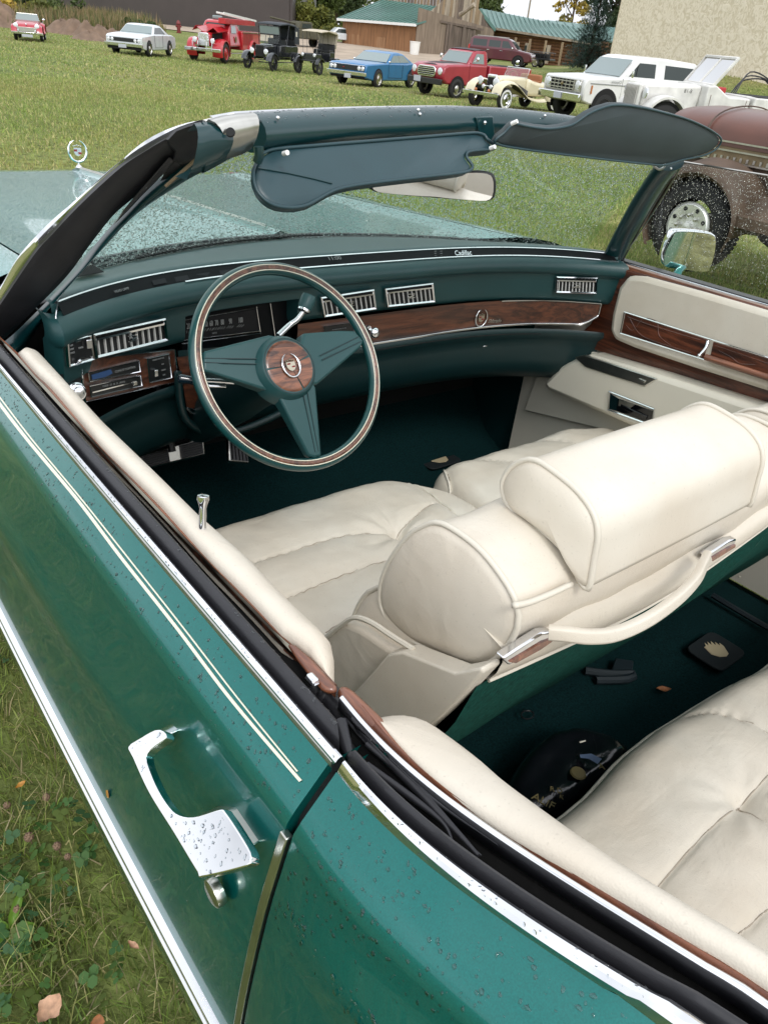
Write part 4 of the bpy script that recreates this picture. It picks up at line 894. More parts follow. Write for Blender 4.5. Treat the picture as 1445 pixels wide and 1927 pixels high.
def emblem(o, u, v, n, s, parent, crest_only=False):
    o, u, v, n = map(np.asarray, (o, u, v, n))
    if not crest_only:
        m = MB()
        for sg in (-1, 1): m.tube([o+u*sg*s*.50*math.sin(t)-v*s*.62*math.cos(t)+n*.0015 for t in np.linspace(.0, 2.8, 16)], list(np.interp(np.arange(16), [0, 9, 15], [s*.055, s*.07, s*.012])), 5)
        m.build('wreath', M_CHROME, parent, smooth=80)
    m = MB(); m.prism([(a*s*.52, b*s*.56) for a, b in [(-.5, .30), (-.5, -.15), (-.32, -.42), (0, -.55), (.32, -.42), (.5, -.15), (.5, .30)]], o, u, v, n, .0015)
    for k in range(5): m.ball(o+u*(k-2)*.115*s+v*s*(.22+.03*(2-abs(k-2)))+n*.001, .045*s, 6, 4)
    m.build('crest', mat('crest_gilt', (.50, .46, .36), .35, 1), parent)
    m = MB()
    for a, b in ((-.12, .06), (.12, -.10)): m.box(o+u*a*s+v*b*s+n*.0018, (s*.18, .0006, s*.10))
    m.build('enamel_field', MATS['red_enamel'], parent)
o, u = dframe(905, 598, 0); emblem(o, u, (0, 0, 1), (0, -1, 0), .040, WB)
o, u = dframe(930, 604, -.001); text('script_lettering', 'Eldorado', o, u, (0, 0, 1), .014, M_CHROMED, WB, shear=.4, stretch=.9)
# radio face behind the wheel
V, P, n = plaque(((608, 614), (664, 606), (668, 628), (612, 636)), -.002, .002, name='radio')
ptext('FM  88 92 96 100 104 108', P, n, .5, .4, .004, M_GREY, V)
# lower dash
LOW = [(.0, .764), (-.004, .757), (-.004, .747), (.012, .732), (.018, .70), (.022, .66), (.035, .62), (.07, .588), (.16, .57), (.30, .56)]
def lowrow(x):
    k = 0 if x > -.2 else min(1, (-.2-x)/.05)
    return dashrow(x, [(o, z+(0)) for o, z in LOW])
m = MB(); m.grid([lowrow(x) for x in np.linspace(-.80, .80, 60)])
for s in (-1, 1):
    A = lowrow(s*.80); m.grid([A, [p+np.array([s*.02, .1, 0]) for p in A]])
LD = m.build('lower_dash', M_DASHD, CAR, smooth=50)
m = MB(); m.sweep([np.array([x, yf(x)-.005, .750]) for x in np.linspace(.02, .62, 20)], [(-.001, -.001), (.001, -.001), (.001, .001), (-.001, .001)], up=(0, 0, 1)); m.build('glovebox_gap', M_DARK, LD)
m = MB(); o = dp(912, 651, -.004); m.box(o, (.016, .006, .004)); m.build('glovebox_latch', M_CHROME, LD, bevel=.0015)
for px, py in ((285, 752),):
    m = MB(); m.ball(dp(px, py, .0), .004, 8, 6, (1, 1, .6)); m.build('screw', M_CHROMED, LD)
# steering column surround with wood insert and chrome lip
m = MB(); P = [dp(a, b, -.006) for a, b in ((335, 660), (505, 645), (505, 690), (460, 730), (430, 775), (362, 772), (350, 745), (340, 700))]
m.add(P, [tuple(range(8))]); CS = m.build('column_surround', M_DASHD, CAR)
m = MB(); m.add([dp(a, b, -.009) for a, b in ((333, 672), (372, 668), (378, 772), (352, 768), (346, 730))], [(0, 1, 2, 3, 4)]); m.build('wood_insert', M_WOOD, CS)
m = MB(); m.tube(spline([dp(a, b, -.012) for a, b in ((352, 768), (365, 780), (395, 790), (430, 794), (452, 790), (464, 783))], 20), .0028, 6); m.build('surround_trim', M_CHROME, CS)
m = MB(); m.tube([dp(a, b, -.012) for a, b in ((352, 767), (364, 770), (379, 773))], .0016, 6); m.tube([dp(379, 700, -.012), dp(379, 773, -.012)], .0012, 6); m.build('surround_trim', M_CHROME, CS)
m = MB(); m.tube(spline([dp(a, b, -.01) for a, b in ((335, 700), (340, 760), (355, 795), (390, 812), (440, 812), (490, 795), (540, 770), (580, 740))], 30), .009, 8); m.build('surround_roll', M_DASHD, CS, smooth=80)

# ================================================================== steering wheel
WC = np.array([-.419, .841, .878]); TW = R(35.8)
WU, WV = np.array([1, 0, 0.]), np.array([0, math.sin(TW), math.cos(TW)]); WN = np.cross(WU, WV); WN = WN if WN[1] < 0 else -WN
def wpt(px, py, off=0):
    o = WC+WN*off; return hit(px, py, lambda q: (q-o) @ WN, t0=.4, t1=3)
def w2(px, py, off=0): p = wpt(px, py, off)-WC; return (p @ WU, p @ WV)
RW = .1905; ring = lambda r, h: [WC+WN*h+r*(math.cos(t)*WU+math.sin(t)*WV) for t in np.linspace(0, 2*math.pi, 97)[:-1]]
m = MB(); prof = [(RW+.0125*math.cos(t), .011*math.sin(t)) for t in np.linspace(0, 2*math.pi, 14, endpoint=False)]
m.grid([ring(r, h) for r, h in prof], cu=True, cv=True); SW = m.build('steering_wheel', mat('wheel_green', (.008, .055, .055), .28, coat=.4), CAR, smooth=180)
m = MB(); m.grid([ring(r, h) for r, h in ((RW-.0060, .0085), (RW-.0048, .0114), (RW-.0010, .0122), (RW+.0028, .0114), (RW+.0036, .0085))], cv=True); m.build('wood_inlay', wood('rosewood_rim', (.035, .012, .007), (.19, .08, .045), scale=(45, 45, 45)), SW, smooth=80)
for r, h in ((RW-.0062, .0104), (RW+.0036, .0108)):
    m = MB(); m.grid([ring(r+.0011*math.cos(t), h+.0012*math.sin(t)) for t in np.linspace(0, 2*math.pi, 6, endpoint=False)], cu=True, cv=True); m.build('inlay_line', M_STRIPE, SW, smooth=180)
MSP = mat('wheel_spoke', (.012, .058, .060), .42, bump=.3, bscale=600, var=.06)
def spoke(pix, off0=.004, off1=.018, hubpt=None):
    pts = [w2(*p, off=.012) for p in pix]; n_ = len(pts); V = []; 
    for (a, b) in pts: V.append(WC+WU*a+WV*b-WN*.008)
    for (a, b) in pts:
        r = math.hypot(a, b); h = .010+.022*max(0, 1-r/.17); V.append(WC+WU*a+WV*b+WN*h)
    m = MB(); m.add(V, [tuple(range(n_))[::-1], tuple(range(n_, 2*n_))]+[(i, (i+1) % n_, n_+(i+1) % n_, n_+i) for i in range(n_)]); return m.build('spoke', MSP, SW, bevel=.0045, smooth=30)
spoke(((384, 660), (384, 697), (400, 700), (515, 742), (548, 735), (548, 700), (530, 640), (503, 633)))
spoke(((566, 630), (548, 690), (560, 730), (592, 726), (681, 652), (686, 640), (668, 621), (640, 622)))
spoke(((517, 742), (581, 857), (594, 861), (607, 857), (589, 733), (570, 700), (530, 700)))
for ln in (((388, 672), (500, 678)), ((388, 680), (500, 688)), ((598, 672), (678, 632)), ((602, 680), (682, 641)), ((566, 742), (596, 850)), ((574, 740), (602, 849))):
    a, b = [w2(*p, off=.016) for p in ln]; P = []
    for t in np.linspace(0, 1, 6):
        x, y = a[0]+(b[0]-a[0])*t, a[1]+(b[1]-a[1])*t; r = math.hypot(x, y); P.append(WC+WU*x+WV*y+WN*(.0105+.022*max(0, 1-r/.17)))
    m = MB(); m.tube(P, .0010, 5); m.build('spoke_groove', M_DASHD, SW)
hc2 = w2(548, 687, off=.04); HO = WC+WU*hc2[0]+WV*hc2[1]
m = MB(); m.lathe([(.066, -.006), (.064, .012), (.060, .024), (.055, .031), (.0535, .034), (.050, .0345)], HO, WN, 48, ref=WU); m.build('hub', MSP, SW, smooth=60)
rh = .0505
for a0, a1 in ((-6, 16+0), ):
    pass
for a0, a1 in ((17, 178), (181, 286), (289, 374)):
    ts = np.linspace(R(a0+.8), R(a1-.8), 22); m = MB()
    rows = []
    for rr_, hh in ((.0, .0375), (.025, .0372), (.042, .0362), (.048, .0350), (.0505, .0325)):
        rows.append([HO+WN*hh+(rr_ if rr_ else .0008)*(math.cos(t)*WU+math.sin(t)*WV) for t in ts])
    m.grid(rows); m.build('hub_panel', M_WOODH, SW, smooth=60)
m = MB(); m.lathe([(.0525, .030), (.0525, .0348), (.0508, .0348), (.0508, .030)], HO, WN, 48, ref=WU); m.build('hub_ring', M_DASHD, SW)
eo = HO+WN*.0385; emblem(eo, WU, WV, WN, .036, SW)
m = MB(); m.tube([HO-WN*.0, HO-WN*.06, HO-WN*.12, HO-WN*.20, HO-WN*.42], [.05, .045, .046, .05, .05], 24); m.build('steering_column', M_DASHD, CAR, smooth=70)
# selector lever and turn-signal stalk
lv = [wpt(524, 632, -.03), wpt(545, 612, -.028), wpt(558, 603, -.02), wpt(567, 592, -.012), wpt(573, 582, -.006)]
m = MB(); m.tube(spline(lv, 20), list(np.linspace(.0065, .0048, len(spline(lv, 20)))), 8); GL = m.build('selector_lever', M_CHROME, CAR, smooth=80)
a, b = wpt(571, 586, -.008), wpt(580, 563, 0.0); ax = (b-a)/np.linalg.norm(b-a)
m = MB(); m.lathe([(.0085, -.002), (.0125, .001), (.0125, .005)], a, ax, 20); m.build('lever_collar', M_CHROME, GL)
m = MB(); m.lathe([(.0125, .005), (.0145, .010), (.0150, .028), (.0135, .033), (.004, .0345)], a, ax, 20); m.build('lever_knob', MSP, GL, smooth=50)
m = MB(); ts = [wpt(a, b, -.05) for a, b in ((362, 715), (400, 716), (440, 719))]; m.tube(ts, .0042, 8); TS = m.build('signal_stalk', M_CHROME, CAR)
ts = [wpt(a, b, -.052) for a, b in ((366, 721), (395, 726), (425, 727))]; m = MB(); m.tube(ts, .0026, 8); m.build('cruise_rod', M_CHROME, TS)
m = MB(); a, b = wpt(366, 716, -.05), wpt(336, 712, -.05); m.tube([a, a*.85+b*.15, a*.8+b*.2, b*.9+a*.1, b], [.0075, .0085, .0072, .0085, .006], 14); m.build('stalk_knob', mat('blue_black_knob', (.004, .012, .02), .2, coat=.5), TS, smooth=50)
m = MB(); m.lathe([(.0078, -.002), (.009, .0), (.0078, .002)], a, (b-a), 14); m.build('stalk_collar', M_CHROME, TS)

# ================================================================== floor, pedals, bulkheads
def floorz(x, y): return .20+.016*math.exp(-(x/.16)**2)*(1 if y > .3 else .8)+.006*mnoise.noise(Vector((x*4, y*4, 0)))
m = MB(); xs3 = np.linspace(-.84, .84, 36)
m.grid([[np.array([x, y, floorz(x, y)]) for x in xs3] for y in np.linspace(-.25, 1.28, 30)]+[[np.array([x, y, z]) for x in xs3] for y, z in ((1.38, .25), (1.50, .40), (1.54, .62))])
FL = m.build('carpet', M_CARPET, CAR, smooth=60)
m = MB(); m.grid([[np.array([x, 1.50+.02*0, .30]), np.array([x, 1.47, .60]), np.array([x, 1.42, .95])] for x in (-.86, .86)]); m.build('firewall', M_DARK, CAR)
for s in (-1, 1):
    m = MB(); m.grid([[np.array([s*.835, y, z]) for z in (.2, .62)] for y in (1.05, 1.30, 1.52)]); m.build('kick_panel', M_DASHD, CAR)
def pedal(pix, y0, name, slope=.5, frame=M_CHROMED):
    fn = lambda q: (q[1]-y0)-(q[2]-.36)*slope
    P = [hit(a, b, fn, t1=4) for a, b in pix]; n = np.cross(P[1]-P[0], P[3]-P[0]); n /= np.linalg.norm(n); n = n if n @ (CAMC-P[0]) > 0 else -n
    m = MB(); m.add(P+[p-n*.015 for p in P], [(0, 1, 2, 3), (4, 5, 6, 7), (0, 1, 5, 4), (1, 2, 6, 5), (2, 3, 7, 6), (3, 0, 4, 7)]); o = m.build(name, frame, CAR, bevel=.004); return o, P, n
PB, P, n = pedal(((262, 857), (384, 822), (387, 856), (268, 884)), 1.27, 'brake_pedal')
for u0, u1 in ((.0, .42), (.58, .96)):
    m = MB(); q = [bil(P, a, b)+n*.0015 for a, b in ((u0+.03, .1), (u1, .1), (u1, .9), (u0+.03, .9))]; m.add(q+[p+n*.004 for p in q], [(4, 5, 6, 7), (0, 1, 5, 4), (1, 2, 6, 5), (2, 3, 7, 6), (3, 0, 4, 7)]); m.build('rubber_pad', M_RUBBER, PB)
    for k in range(6):
        a = bil(q, .05, (k+.5)/6)+n*.0045; b = bil(q, .95, (k+.5)/6)+n*.0045; m = MB(); m.tube([a, b], .0012, 4); m.build('pad_rib', M_BLACKP, PB)
PB2, P, n = pedal(((428, 826), (462, 822), (470, 872), (430, 868)), 1.25, 'accelerator_pedal', .8)
m = MB(); q = [bil(P, a, b)+n*.0015 for a, b in ((.12, .06), (.95, .06), (.95, .94), (.12, .94))]; m.add(q, [(0, 1, 2, 3)]); m.build('rubber_pad', M_RUBBER, PB2)
for k in range(5):
    m = MB(); m.tube([bil(q, (k+.5)/5, .03)+n*.001, bil(q, (k+.5)/5, .97)+n*.001], .0013, 4); m.build('pad_rib', M_BLACKP, PB2)
m = MB(); m.tube([P[0]+np.array([.03, .05, .0]), P[0]+np.array([.03, .14, .22])], .008, 8); m.build('pedal_arm', M_BLACKP, PB2)
m = MB(); c = PB.matrix_world.translation; q = hit(325, 850, lambda q: q[1]-1.30, t1=4); m.tube([q, q+np.array([0, .12, .25])], .010, 8); m.build('pedal_arm', M_BLACKP, PB)

# ================================================================== seats
def smax(t): return max(0.0, t)
def cushion(name, x0, x1, yback, yfront, ztop, grooves=(), tufts=(), thick=.16, mt=None, parent=CAR, nx=90, ny=90, dome=.018, rf=.06, zf=None, rs=.045, fx=None, puff=0):
    "upholstered block; grooves = polylines in x,y ; fx(x) gives the front edge"
    xs_, G = np.linspace(0, 1, nx), []; xs0, xs1 = x0+.02, x1-.02
    gr = [resample(spline(g, 20), 40) if len(g) > 2 else resample(np.array(g, float), 40) for g in grooves]
    def height(x, y, s, t, yf_):
        ex = min(x-x0, x1-x); ey = yf_-y
        z = ztop+dome*(1-(2*s-1)**4)*(1-(2*t-1)**4)
        e = smax(1-ex/rs); z -= rs*(1-math.sqrt(max(0, 1-e*e)))*.9
        e = smax(1-ey/rf); z -= rf*(1-math.sqrt(max(0, 1-e*e)))*.95
        for g in gr:
            d = np.min(np.hypot(g[:, 0]-x, g[:, 1]-y)); z -= .006*math.exp(-(d/.0036)**2)+.006*math.exp(-(d/.024)**1.6)
        for (tx, ty, a) in tufts:
            dx, dy = x-tx, y-ty; d = math.hypot(dx, dy); th = math.atan2(dy, dx)
            z -= a*(.020*math.exp(-(d/.018)**2)+.012*math.exp(-(d/.06)**2)); z += a*.0030*math.exp(-((d-.055)/.045)**2)*math.sin(th*9+3*mnoise.noise(Vector((tx*9, ty*9, th))))
        z += puff*.006*mnoise.noise(Vector((x*9, y*9, 1.7)))+.0016*mnoise.noise(Vector((x*34, y*22, 4)))
        return z
    ss = .5-.5*np.cos(np.linspace(0, math.pi, nx)); ss = ss*.5+np.linspace(0, 1, nx)*.5
    for s in ss:
        x = x0+(x1-x0)*s; yf_ = yfront if fx is None else fx(x); row = []
        tt = np.linspace(0, 1, ny); tt = 1-(1-tt)**1.25
        for t in tt:
            y = yback+(yf_-yback)*t; row.append(np.array([x, y, height(x, y, s, t, yf_)]))
        l = row[-1]; row += [l+np.array([0, .006, -.02]), l+np.array([0, .004, -.05]), l+np.array([0, -.01, -thick+.06])]
        G.append(row)
    sm_ = mat('seam_thread', (.36, .31, .25), .8)
    for g in grooves:
        pts = []
        for a, b in resample(spline(g, 30), 44):
            i = int(np.argmin([abs(r_[0][0]-a) for r_ in G])); row = G[i][:ny]; yy2 = [r_[1] for r_ in row]
            if xs0 < a < xs1 and yy2[0]+.01 < b < yy2[-1]-.012: pts.append((a, b, float(np.interp(b, yy2, [r_[2] for r_ in row]))+.0002))
        if len(pts) > 4: q_ = MB(); q_.tube(np.array(pts), .0011, 4); q_.build('seam', sm_, parent, smooth=180)
    # side skirts
    A = [p+np.array([-.004, 0, -.02]) for p in G[0]]; A2 = [np.array([p[0]-.002, min(p[1], p[1]), ztop-thick]) for p in G[0]]
    B = [p+np.array([.004, 0, -.02]) for p in G[-1]]; B2 = [np.array([p[0]+.002, p[1], ztop-thick]) for p in G[-1]]
    m = MB(); m.grid([A2, A]+G+[B, B2]); o = m.build(name, mt or M_CREAM, parent, smooth=180)
    return o, G, height
def gpx(lst, z): return [(float(q[0]), float(q[1])) for q in (at(*p, z=z) for p in lst)]
ZC = .50
gz = ZC+.012
SEAT = empty('front_seat', (0, 0, 0), parent=CAR)
dc, G1, h1 = cushion('seat_cushion', -.74, .062, .33, .955, ZC, grooves=(
    gpx([(480, 1062), (560, 1035), (640, 1012), (745, 998)], gz), gpx([(535, 1131), (600, 1102), (680, 1073), (750, 1053), (800, 1043)], gz),
    gpx([(745, 998), (790, 965), (815, 945)], gz), gpx([(612, 1192), (660, 1165), (730, 1135)], gz), gpx([(770, 897), (800, 915), (832, 943), (862, 968)], gz)),
    tufts=[(*gpx([(752, 1003)], gz)[0], 1.0)], fx=lambda x: .955-.19*max(0, (x+.10)/.162)**2.2-.03*max(0, (-.45-x)/.3)**2, nx=150, ny=120, dome=.024, puff=1, parent=SEAT)
pc_, G2, h2 = cushion('seat_cushion', .072, .80, .33, .93, ZC, grooves=(gpx([(845, 880), (858, 905), (880, 930), (905, 955)], gz), gpx([(905, 858), (960, 868), (1010, 880)], gz), gpx([(960, 820), (1040, 825), (1110, 845)], gz)), fx=lambda x: .93-.05*max(0, (.16-x)/.1)**2-.05*max(0, (x-.6)/.2)**2, nx=70, ny=70, dome=.022, puff=1, parent=SEAT)
def piping(name, P, r, parent, mt=M_PIPE): m = MB(); m.tube(P, r, 6); return m.build(name, mt, parent, smooth=180)
for Gq, hh, pix in ((G1, h1, [(752, 893), (775, 900), (805, 918), (835, 945), (866, 972)]), (G2, h2, [(838, 868), (843, 885), (858, 908), (882, 934), (905, 956)])):
    P = []
    for a, b in resample(spline(gpx(pix, gz), 20), 26):
        i = int(np.argmin([abs(r_[0][0]-a) for r_ in Gq])); row = Gq[i][:len(Gq[i])-3]; yy2 = [r_[1] for r_ in row]
        if b < max(yy2)-.004: P.append(np.array([a, b, float(np.interp(b, yy2, [r_[2] for r_ in row]))+.0015]))
    if len(P) > 3: piping('piping', np.array(P), .0032, SEAT)
# backrests
CAP = [(.262, .815), (.256, .868), (.232, .915), (.203, .948), (.165, .968), (.120, .966), (.080, .944), (.056, .908), (.052, .868), (.066, .835), (.100, .806), (.150, .792), (.212, .786)]
CAPS = spline([(p[1], p[2], 0) for p in (at(*q, x=-.664) for q in ((719, 1112), (733, 1064), (768, 1014), (800, 991), (835, 986), (898, 1028), (945, 1084), (971, 1132), (974, 1178), (940, 1232), (893, 1250), (825, 1226), (762, 1192), (726, 1152)))], 56, closed=True)[:, :2]
cc_ = CAPS.mean(0)
def extr(name, outline, xa, xb, mt, parent, n=26, bulge=.012, endr=.02, wr=0, sc=lambda t: 1.0, drop=lambda t: 0.0):
    c = outline.mean(0); m = MB(); rows = []
    st = [(-bulge, .0), (-bulge*.93, .35), (-bulge*.72, .66), (-bulge*.35, .88), (0, .975), (.006, 1.0)]
    def ring(x, k, t):
        out = []
        for i, (a, b) in enumerate(outline):
            kk = k*sc(t); p = c+(np.array([a, b])-c)*kk; w = wr*mnoise.noise(Vector((x*14, a*20, b*20)))*(1 if k > .99 else .3)
            out.append(np.array([x, p[0]+w, p[1]+w+drop(t)]))
        return out
    for dx, k in st: rows.append(ring(xa+dx, max(k, .02), 0))
    for t in np.linspace(0, 1, n)[1:-1]: rows.append(ring(xa+(xb-xa)*t, 1+.012*math.sin(t*math.pi), t))
    for dx, k in st[::-1]: rows.append(ring(xb-dx, max(k, .02), 1))
    m.grid(rows, cv=True, cap=True); o = m.build(name, mt, parent, smooth=180)
    return o
def ringpipe(outline, x, parent, r=.0036, k=1.0, sc=1.0, drop=0): 
    c = outline.mean(0); m = MB(); m.tube([np.array([x, *(c+(np.array(p)-c)*k*sc+np.array([0, drop]))]) for p in outline], r, 6, closed=True); return m.build('piping', M_PIPE, parent, smooth=180)
HR = spline([(p[1], p[2], 0) for p in (at(*q, x=-.580) for q in ((942, 918), (951, 891), (974, 872), (1003, 869), (1044, 895), (1085, 931), (1112, 972), (1119, 1010), (1113, 1048), (1107, 1085), (1101, 1109), (1086, 1094), (1068, 1052), (1033, 1014), (986, 979), (953, 952)))], 60, closed=True)[:, :2]
def backrest(xa, xb, flip):
    r = extr('backrest_roll', CAPS, xa, xb, M_CREAM, SEAT, n=40, bulge=.009, wr=.0035)
    for x in (xa+.002, xb-.002): ringpipe(CAPS, x, r, k=1.012)
    mid = (xa+xb)/2+.035*flip*0
    hrA = -.578 if flip < 0 else xa+.05; hrB = float(at(1366, 775, z=HR[:, 1].max())[0]) if flip < 0 else xb-.05
    h = extr('headrest', HR, hrA, hrB, M_CREAMS, SEAT, n=30, bulge=.012)
    for x in (hrA+.002, hrB-.002): ringpipe(HR, x, h, k=1.012)
    # lower front cushion of the backrest, and shell behind
    F_ = spline([(a, b, 0) for a, b in ((.215, .84), (.285, .80), (.318, .70), (.335, .58), (.325, .51), (.28, .49), (.235, .56), (.17, .68), (.12, .80))], 40, closed=True)[:, :2]
    lo = extr('backrest', F_, xa+.006, xb-.006, M_CREAM, SEAT, n=20, bulge=.012, wr=.003); ringpipe(F_, xa+.008, lo, k=1.01)
    m = MB(); prof = [(.085, .880), (.052, .872), (.046, .856), (.050, .838), (.058, .822), (.072, .812)]
    m.grid([[np.array([x, a+.006*(abs(2*(x-xa)/(xb-xa)-1))**6, b+.012*math.cos((x-xa)/(xb-xa)*math.pi*2)]) for a, b in prof] for x in np.linspace(xa-.006 if flip < 0 else xa, xb-.002, 24)], cap=False); sh = m.build('backrest_shell', M_CREAMS, SEAT, smooth=70)
    m = MB(); gp = [(.068, .828), (.085, .76), (.13, .64), (.20, .50), (.30, .32), (.37, .20)]
    m.grid([[np.array([x, a+.012*math.sin((x-xa)/(xb-xa)*math.pi)+.004*mnoise.noise(Vector((x*5, b*5, 0))), b]) for a, b in gp] for x in np.linspace(xa-.02, xb+.024, 20)]); bk = m.build('carpeted_back', M_CARPETL, SEAT, smooth=70)
    m = MB(); m.tube([np.array([x, .0625+.006*(abs(2*(x-xa)/(xb-xa)-1))**6, .815+.012*math.cos((x-xa)/(xb-xa)*math.pi*2)]) for x in np.linspace(xa, xb, 24)], .0032, 6); m.build('piping', M_PIPE, sh)
    return r, h, sh
r1, h1_, sh1 = backrest(-.668, -.006, -1)
r2, h2_, sh2 = backrest(.040, .720, 1)
# seam and piping along the back of the driver's roll
P = [hit(a, b, lambda q: (q[1]-.046), t1=3) for a, b in ((972, 1144), (1000, 1138), (1040, 1122), (1080, 1103))]
piping('piping', [p+np.array([0, .004, 0]) for p in spline(P, 12)], .0035, r1)
# hinge cover, outboard lower side
XH = -.676
hc_ = [at(*p, x=XH) for p in ((762, 1216), (790, 1211), (889, 1248), (913, 1243), (940, 1237), (943, 1247), (903, 1290), (862, 1330), (822, 1366), (760, 1352), (700, 1335), (684, 1302), (735, 1248))]
m = MB(); m.prism([(p[1], p[2]) for p in hc_], (XH, 0, 0), (0, 1, 0), (0, 0, 1), (-1, 0, 0), .028); HCV = m.build('hinge_cover', M_CREAMS, SEAT, bevel=.010, smooth=80); HCV.modifiers[0].segments = 4
XS = -.670
sc_ = [at(*p, x=XS) for p in ((612, 1200), (640, 1176), (668, 1160), (700, 1172), (735, 1195), (775, 1220), (740, 1260), (690, 1310), (650, 1330), (620, 1280))]
m = MB(); m.prism([(p[1], p[2]) for p in sc_], (XS, 0, 0), (0, 1, 0), (0, 0, 1), (-1, 0, 0), .020); SB = m.build('side_bolster', M_CREAM, SEAT, bevel=.009, smooth=80); SB.modifiers[0].segments = 4
m = MB(); m.tube(spline([at(*p, x=XS-.021) for p in ((608, 1206), (640, 1178), (668, 1162), (700, 1172), (735, 1195), (778, 1222))], 24), .0034, 6); m.build('piping', M_PIPE, SB)
# assist strap and its chromed ends
strap = spline([hit(a, b, lambda q: q[1]-yy_, t1=3) for (a, b), yy_ in (((1032, 1190), .035), ((1065, 1193), .022), ((1110, 1198), .008), ((1160, 1192), .0), ((1220, 1165), -.004), ((1275, 1125), .0), ((1308, 1090), .010), ((1322, 1062), .024), ((1330, 1046), .034))], 50)
m = MB(); m.sweep(strap, [(-.004, -.0075), (.004, -.0075), (.006, -.0045), (.0045, 0), (.006, .0045), (.004, .0075), (-.004, .0075)], up=(0, .35, 1)); m.build('assist_strap', M_CREAMS, SEAT, smooth=70)
for pix in (((946, 1240), (1020, 1192), (1041, 1189), (1038, 1203), (1012, 1224), (958, 1253)), ((1330, 1046), (1372, 1018), (1386, 1014), (1383, 1026), (1362, 1040), (1332, 1060))):
    fn = lambda q: q[1]-.040; P = [hit(a, b, fn, t1=3) for a, b in pix]
    m = MB(); m.prism([(p[0], p[2]) for p in P], (0, .040, 0), (1, 0, 0), (0, 0, 1), (0, 1, 0), .012); o = m.build('strap_bracket', M_CHROME, SEAT, bevel=.0025)
    c = np.mean(P, 0); m = MB(); m.prism([((p[0]-c[0])*.86+c[0]+.004, (p[2]-c[2])*.45+c[2]-.005) for p in P], (0, .0385, 0), (1, 0, 0), (0, 0, 1), (0, 1, 0), .004); m.build('bracket_insert', M_WOODC, o)

# rear seat
RS = empty('rear_seat', (0, 0, 0), parent=CAR); ZR = .445
fe = gpx([(1030, 1538), (1060, 1515), (1120, 1465), (1175, 1405), (1240, 1350), (1330, 1295), (1445, 1237)], ZR)
FE = np.array(sorted(fe)); fxr = lambda x: float(np.interp(x, FE[:, 0], FE[:, 1]))
rc, G3, h3 = cushion('seat_cushion', -.80, .80, -.62, .05, ZR, grooves=(
    gpx([(1226, 1683), (1290, 1610), (1340, 1560), (1392, 1515), (1445, 1462)], ZR), gpx([(1373, 1775), (1410, 1745), (1450, 1710), (1500, 1660)], ZR),
    gpx([(1392, 1515), (1420, 1540), (1450, 1570), (1500, 1610)], ZR), gpx([(1298, 1338), (1340, 1342), (1390, 1360), (1445, 1390), (1500, 1425)], ZR), gpx([(1226, 1683), (1120, 1790), (1000, 1900)], ZR)),
    tufts=[(*gpx([(1394, 1514)], ZR)[0], .55)], fx=lambda x: fxr(x), nx=210, ny=130, dome=.022, puff=1, parent=RS, rf=.05)
P = []
for x in np.linspace(-.6, .6, 60):
    y = fxr(x); P.append(np.array([x, y+.002, G3[0][129][2]+.004]))
P2 = []
for p in P:
    i = int(np.argmin([abs(r_[0][0]-p[0]) for r_ in G3])); P2.append(G3[i][129]+np.array([0, .004, -.002]))
piping('piping', P2, .0038, RS)
m = MB(); prb = [(-.50, .44), (-.56, .52), (-.62, .66), (-.66, .80), (-.72, .87), (-.80, .88), (-.86, .84)]
m.grid([[np.array([x, a+.012*math.cos(x*12), b]) for a, b in prb] for x in np.linspace(-.74, .74, 60)]); m.build('backrest', M_CREAM, RS, smooth=180)
m = MB(); m.grid([[np.array([x, y, z]) for y, z in ((-.84, .86), (-.95, .925), (-1.25, .95), (-1.35, .945))] for x in np.linspace(-.84, .84, 20)]); m.build('top_boot', M_CREAMS, CAR)
m = MB(); xs4 = np.linspace(-.86, .86, 24); m.grid([[np.array([x, y, z-.02*(x/.86)**2]) for y, z in ((-1.33, .96), (-1.6, .965), (-2.1, .945), (-2.36, .90), (-2.40, .60), (-2.36, .40))] for x in xs4]); m.build('trunk_lid', M_PAINT, CAR)
for s in (-1, 1):
    m = MB(); m.grid([[np.array([s*.845, y, z]) for z in (.20, .93)] for y in (-1.3, -.2)]); m.build('inner_quarter_trim', M_DASHD, CAR)
m = MB(); m.grid([[np.array([x, -.01+.0, .20]), np.array([x, fxr(x)-.015, .34])] for x in np.linspace(-.80, .80, 20)]); m.build('seat_base', M_CARPET, RS)

# ================================================================== passenger's door trim
XD = .78
PD = empty('door_trim', (0, 0, 0), parent=CAR)
def panel(name, pix, x, thick, mt, parent=PD, bev=.004, sm=60, dense=0):
    P = [at(*p, x=x) for p in pix]
    if dense: P = list(spline(P, dense, closed=True))
    m = MB(); m.prism([(p[1], p[2]) for p in P], (x, 0, 0), (0, 1, 0), (0, 0, 1), (1, 0, 0), thick); return m.build(name, mt, parent, bevel=bev, smooth=sm)
m = MB(); m.add([(XD+.03, y, z) for y, z in ((.14, .22), (1.24, .22), (1.24, .955), (.14, .955))]+[(XD+.13, y, z) for y, z in ((.14, .22), (1.24, .22), (1.24, .94), (.14, .94))], [(0, 1, 2, 3), (4, 5, 6, 7), (2, 3, 7, 6), (0, 1, 5, 4)]); m.build('door_shell', M_CREAMP, PD)
panel('wood_surround', ((1160, 512), (1180, 508), (1500, 598), (1500, 786), (1445, 772), (1300, 722), (1100, 652), (1075, 643), (1110, 610), (1150, 540)), XD+.012, .02, M_WOODY, bev=.003)
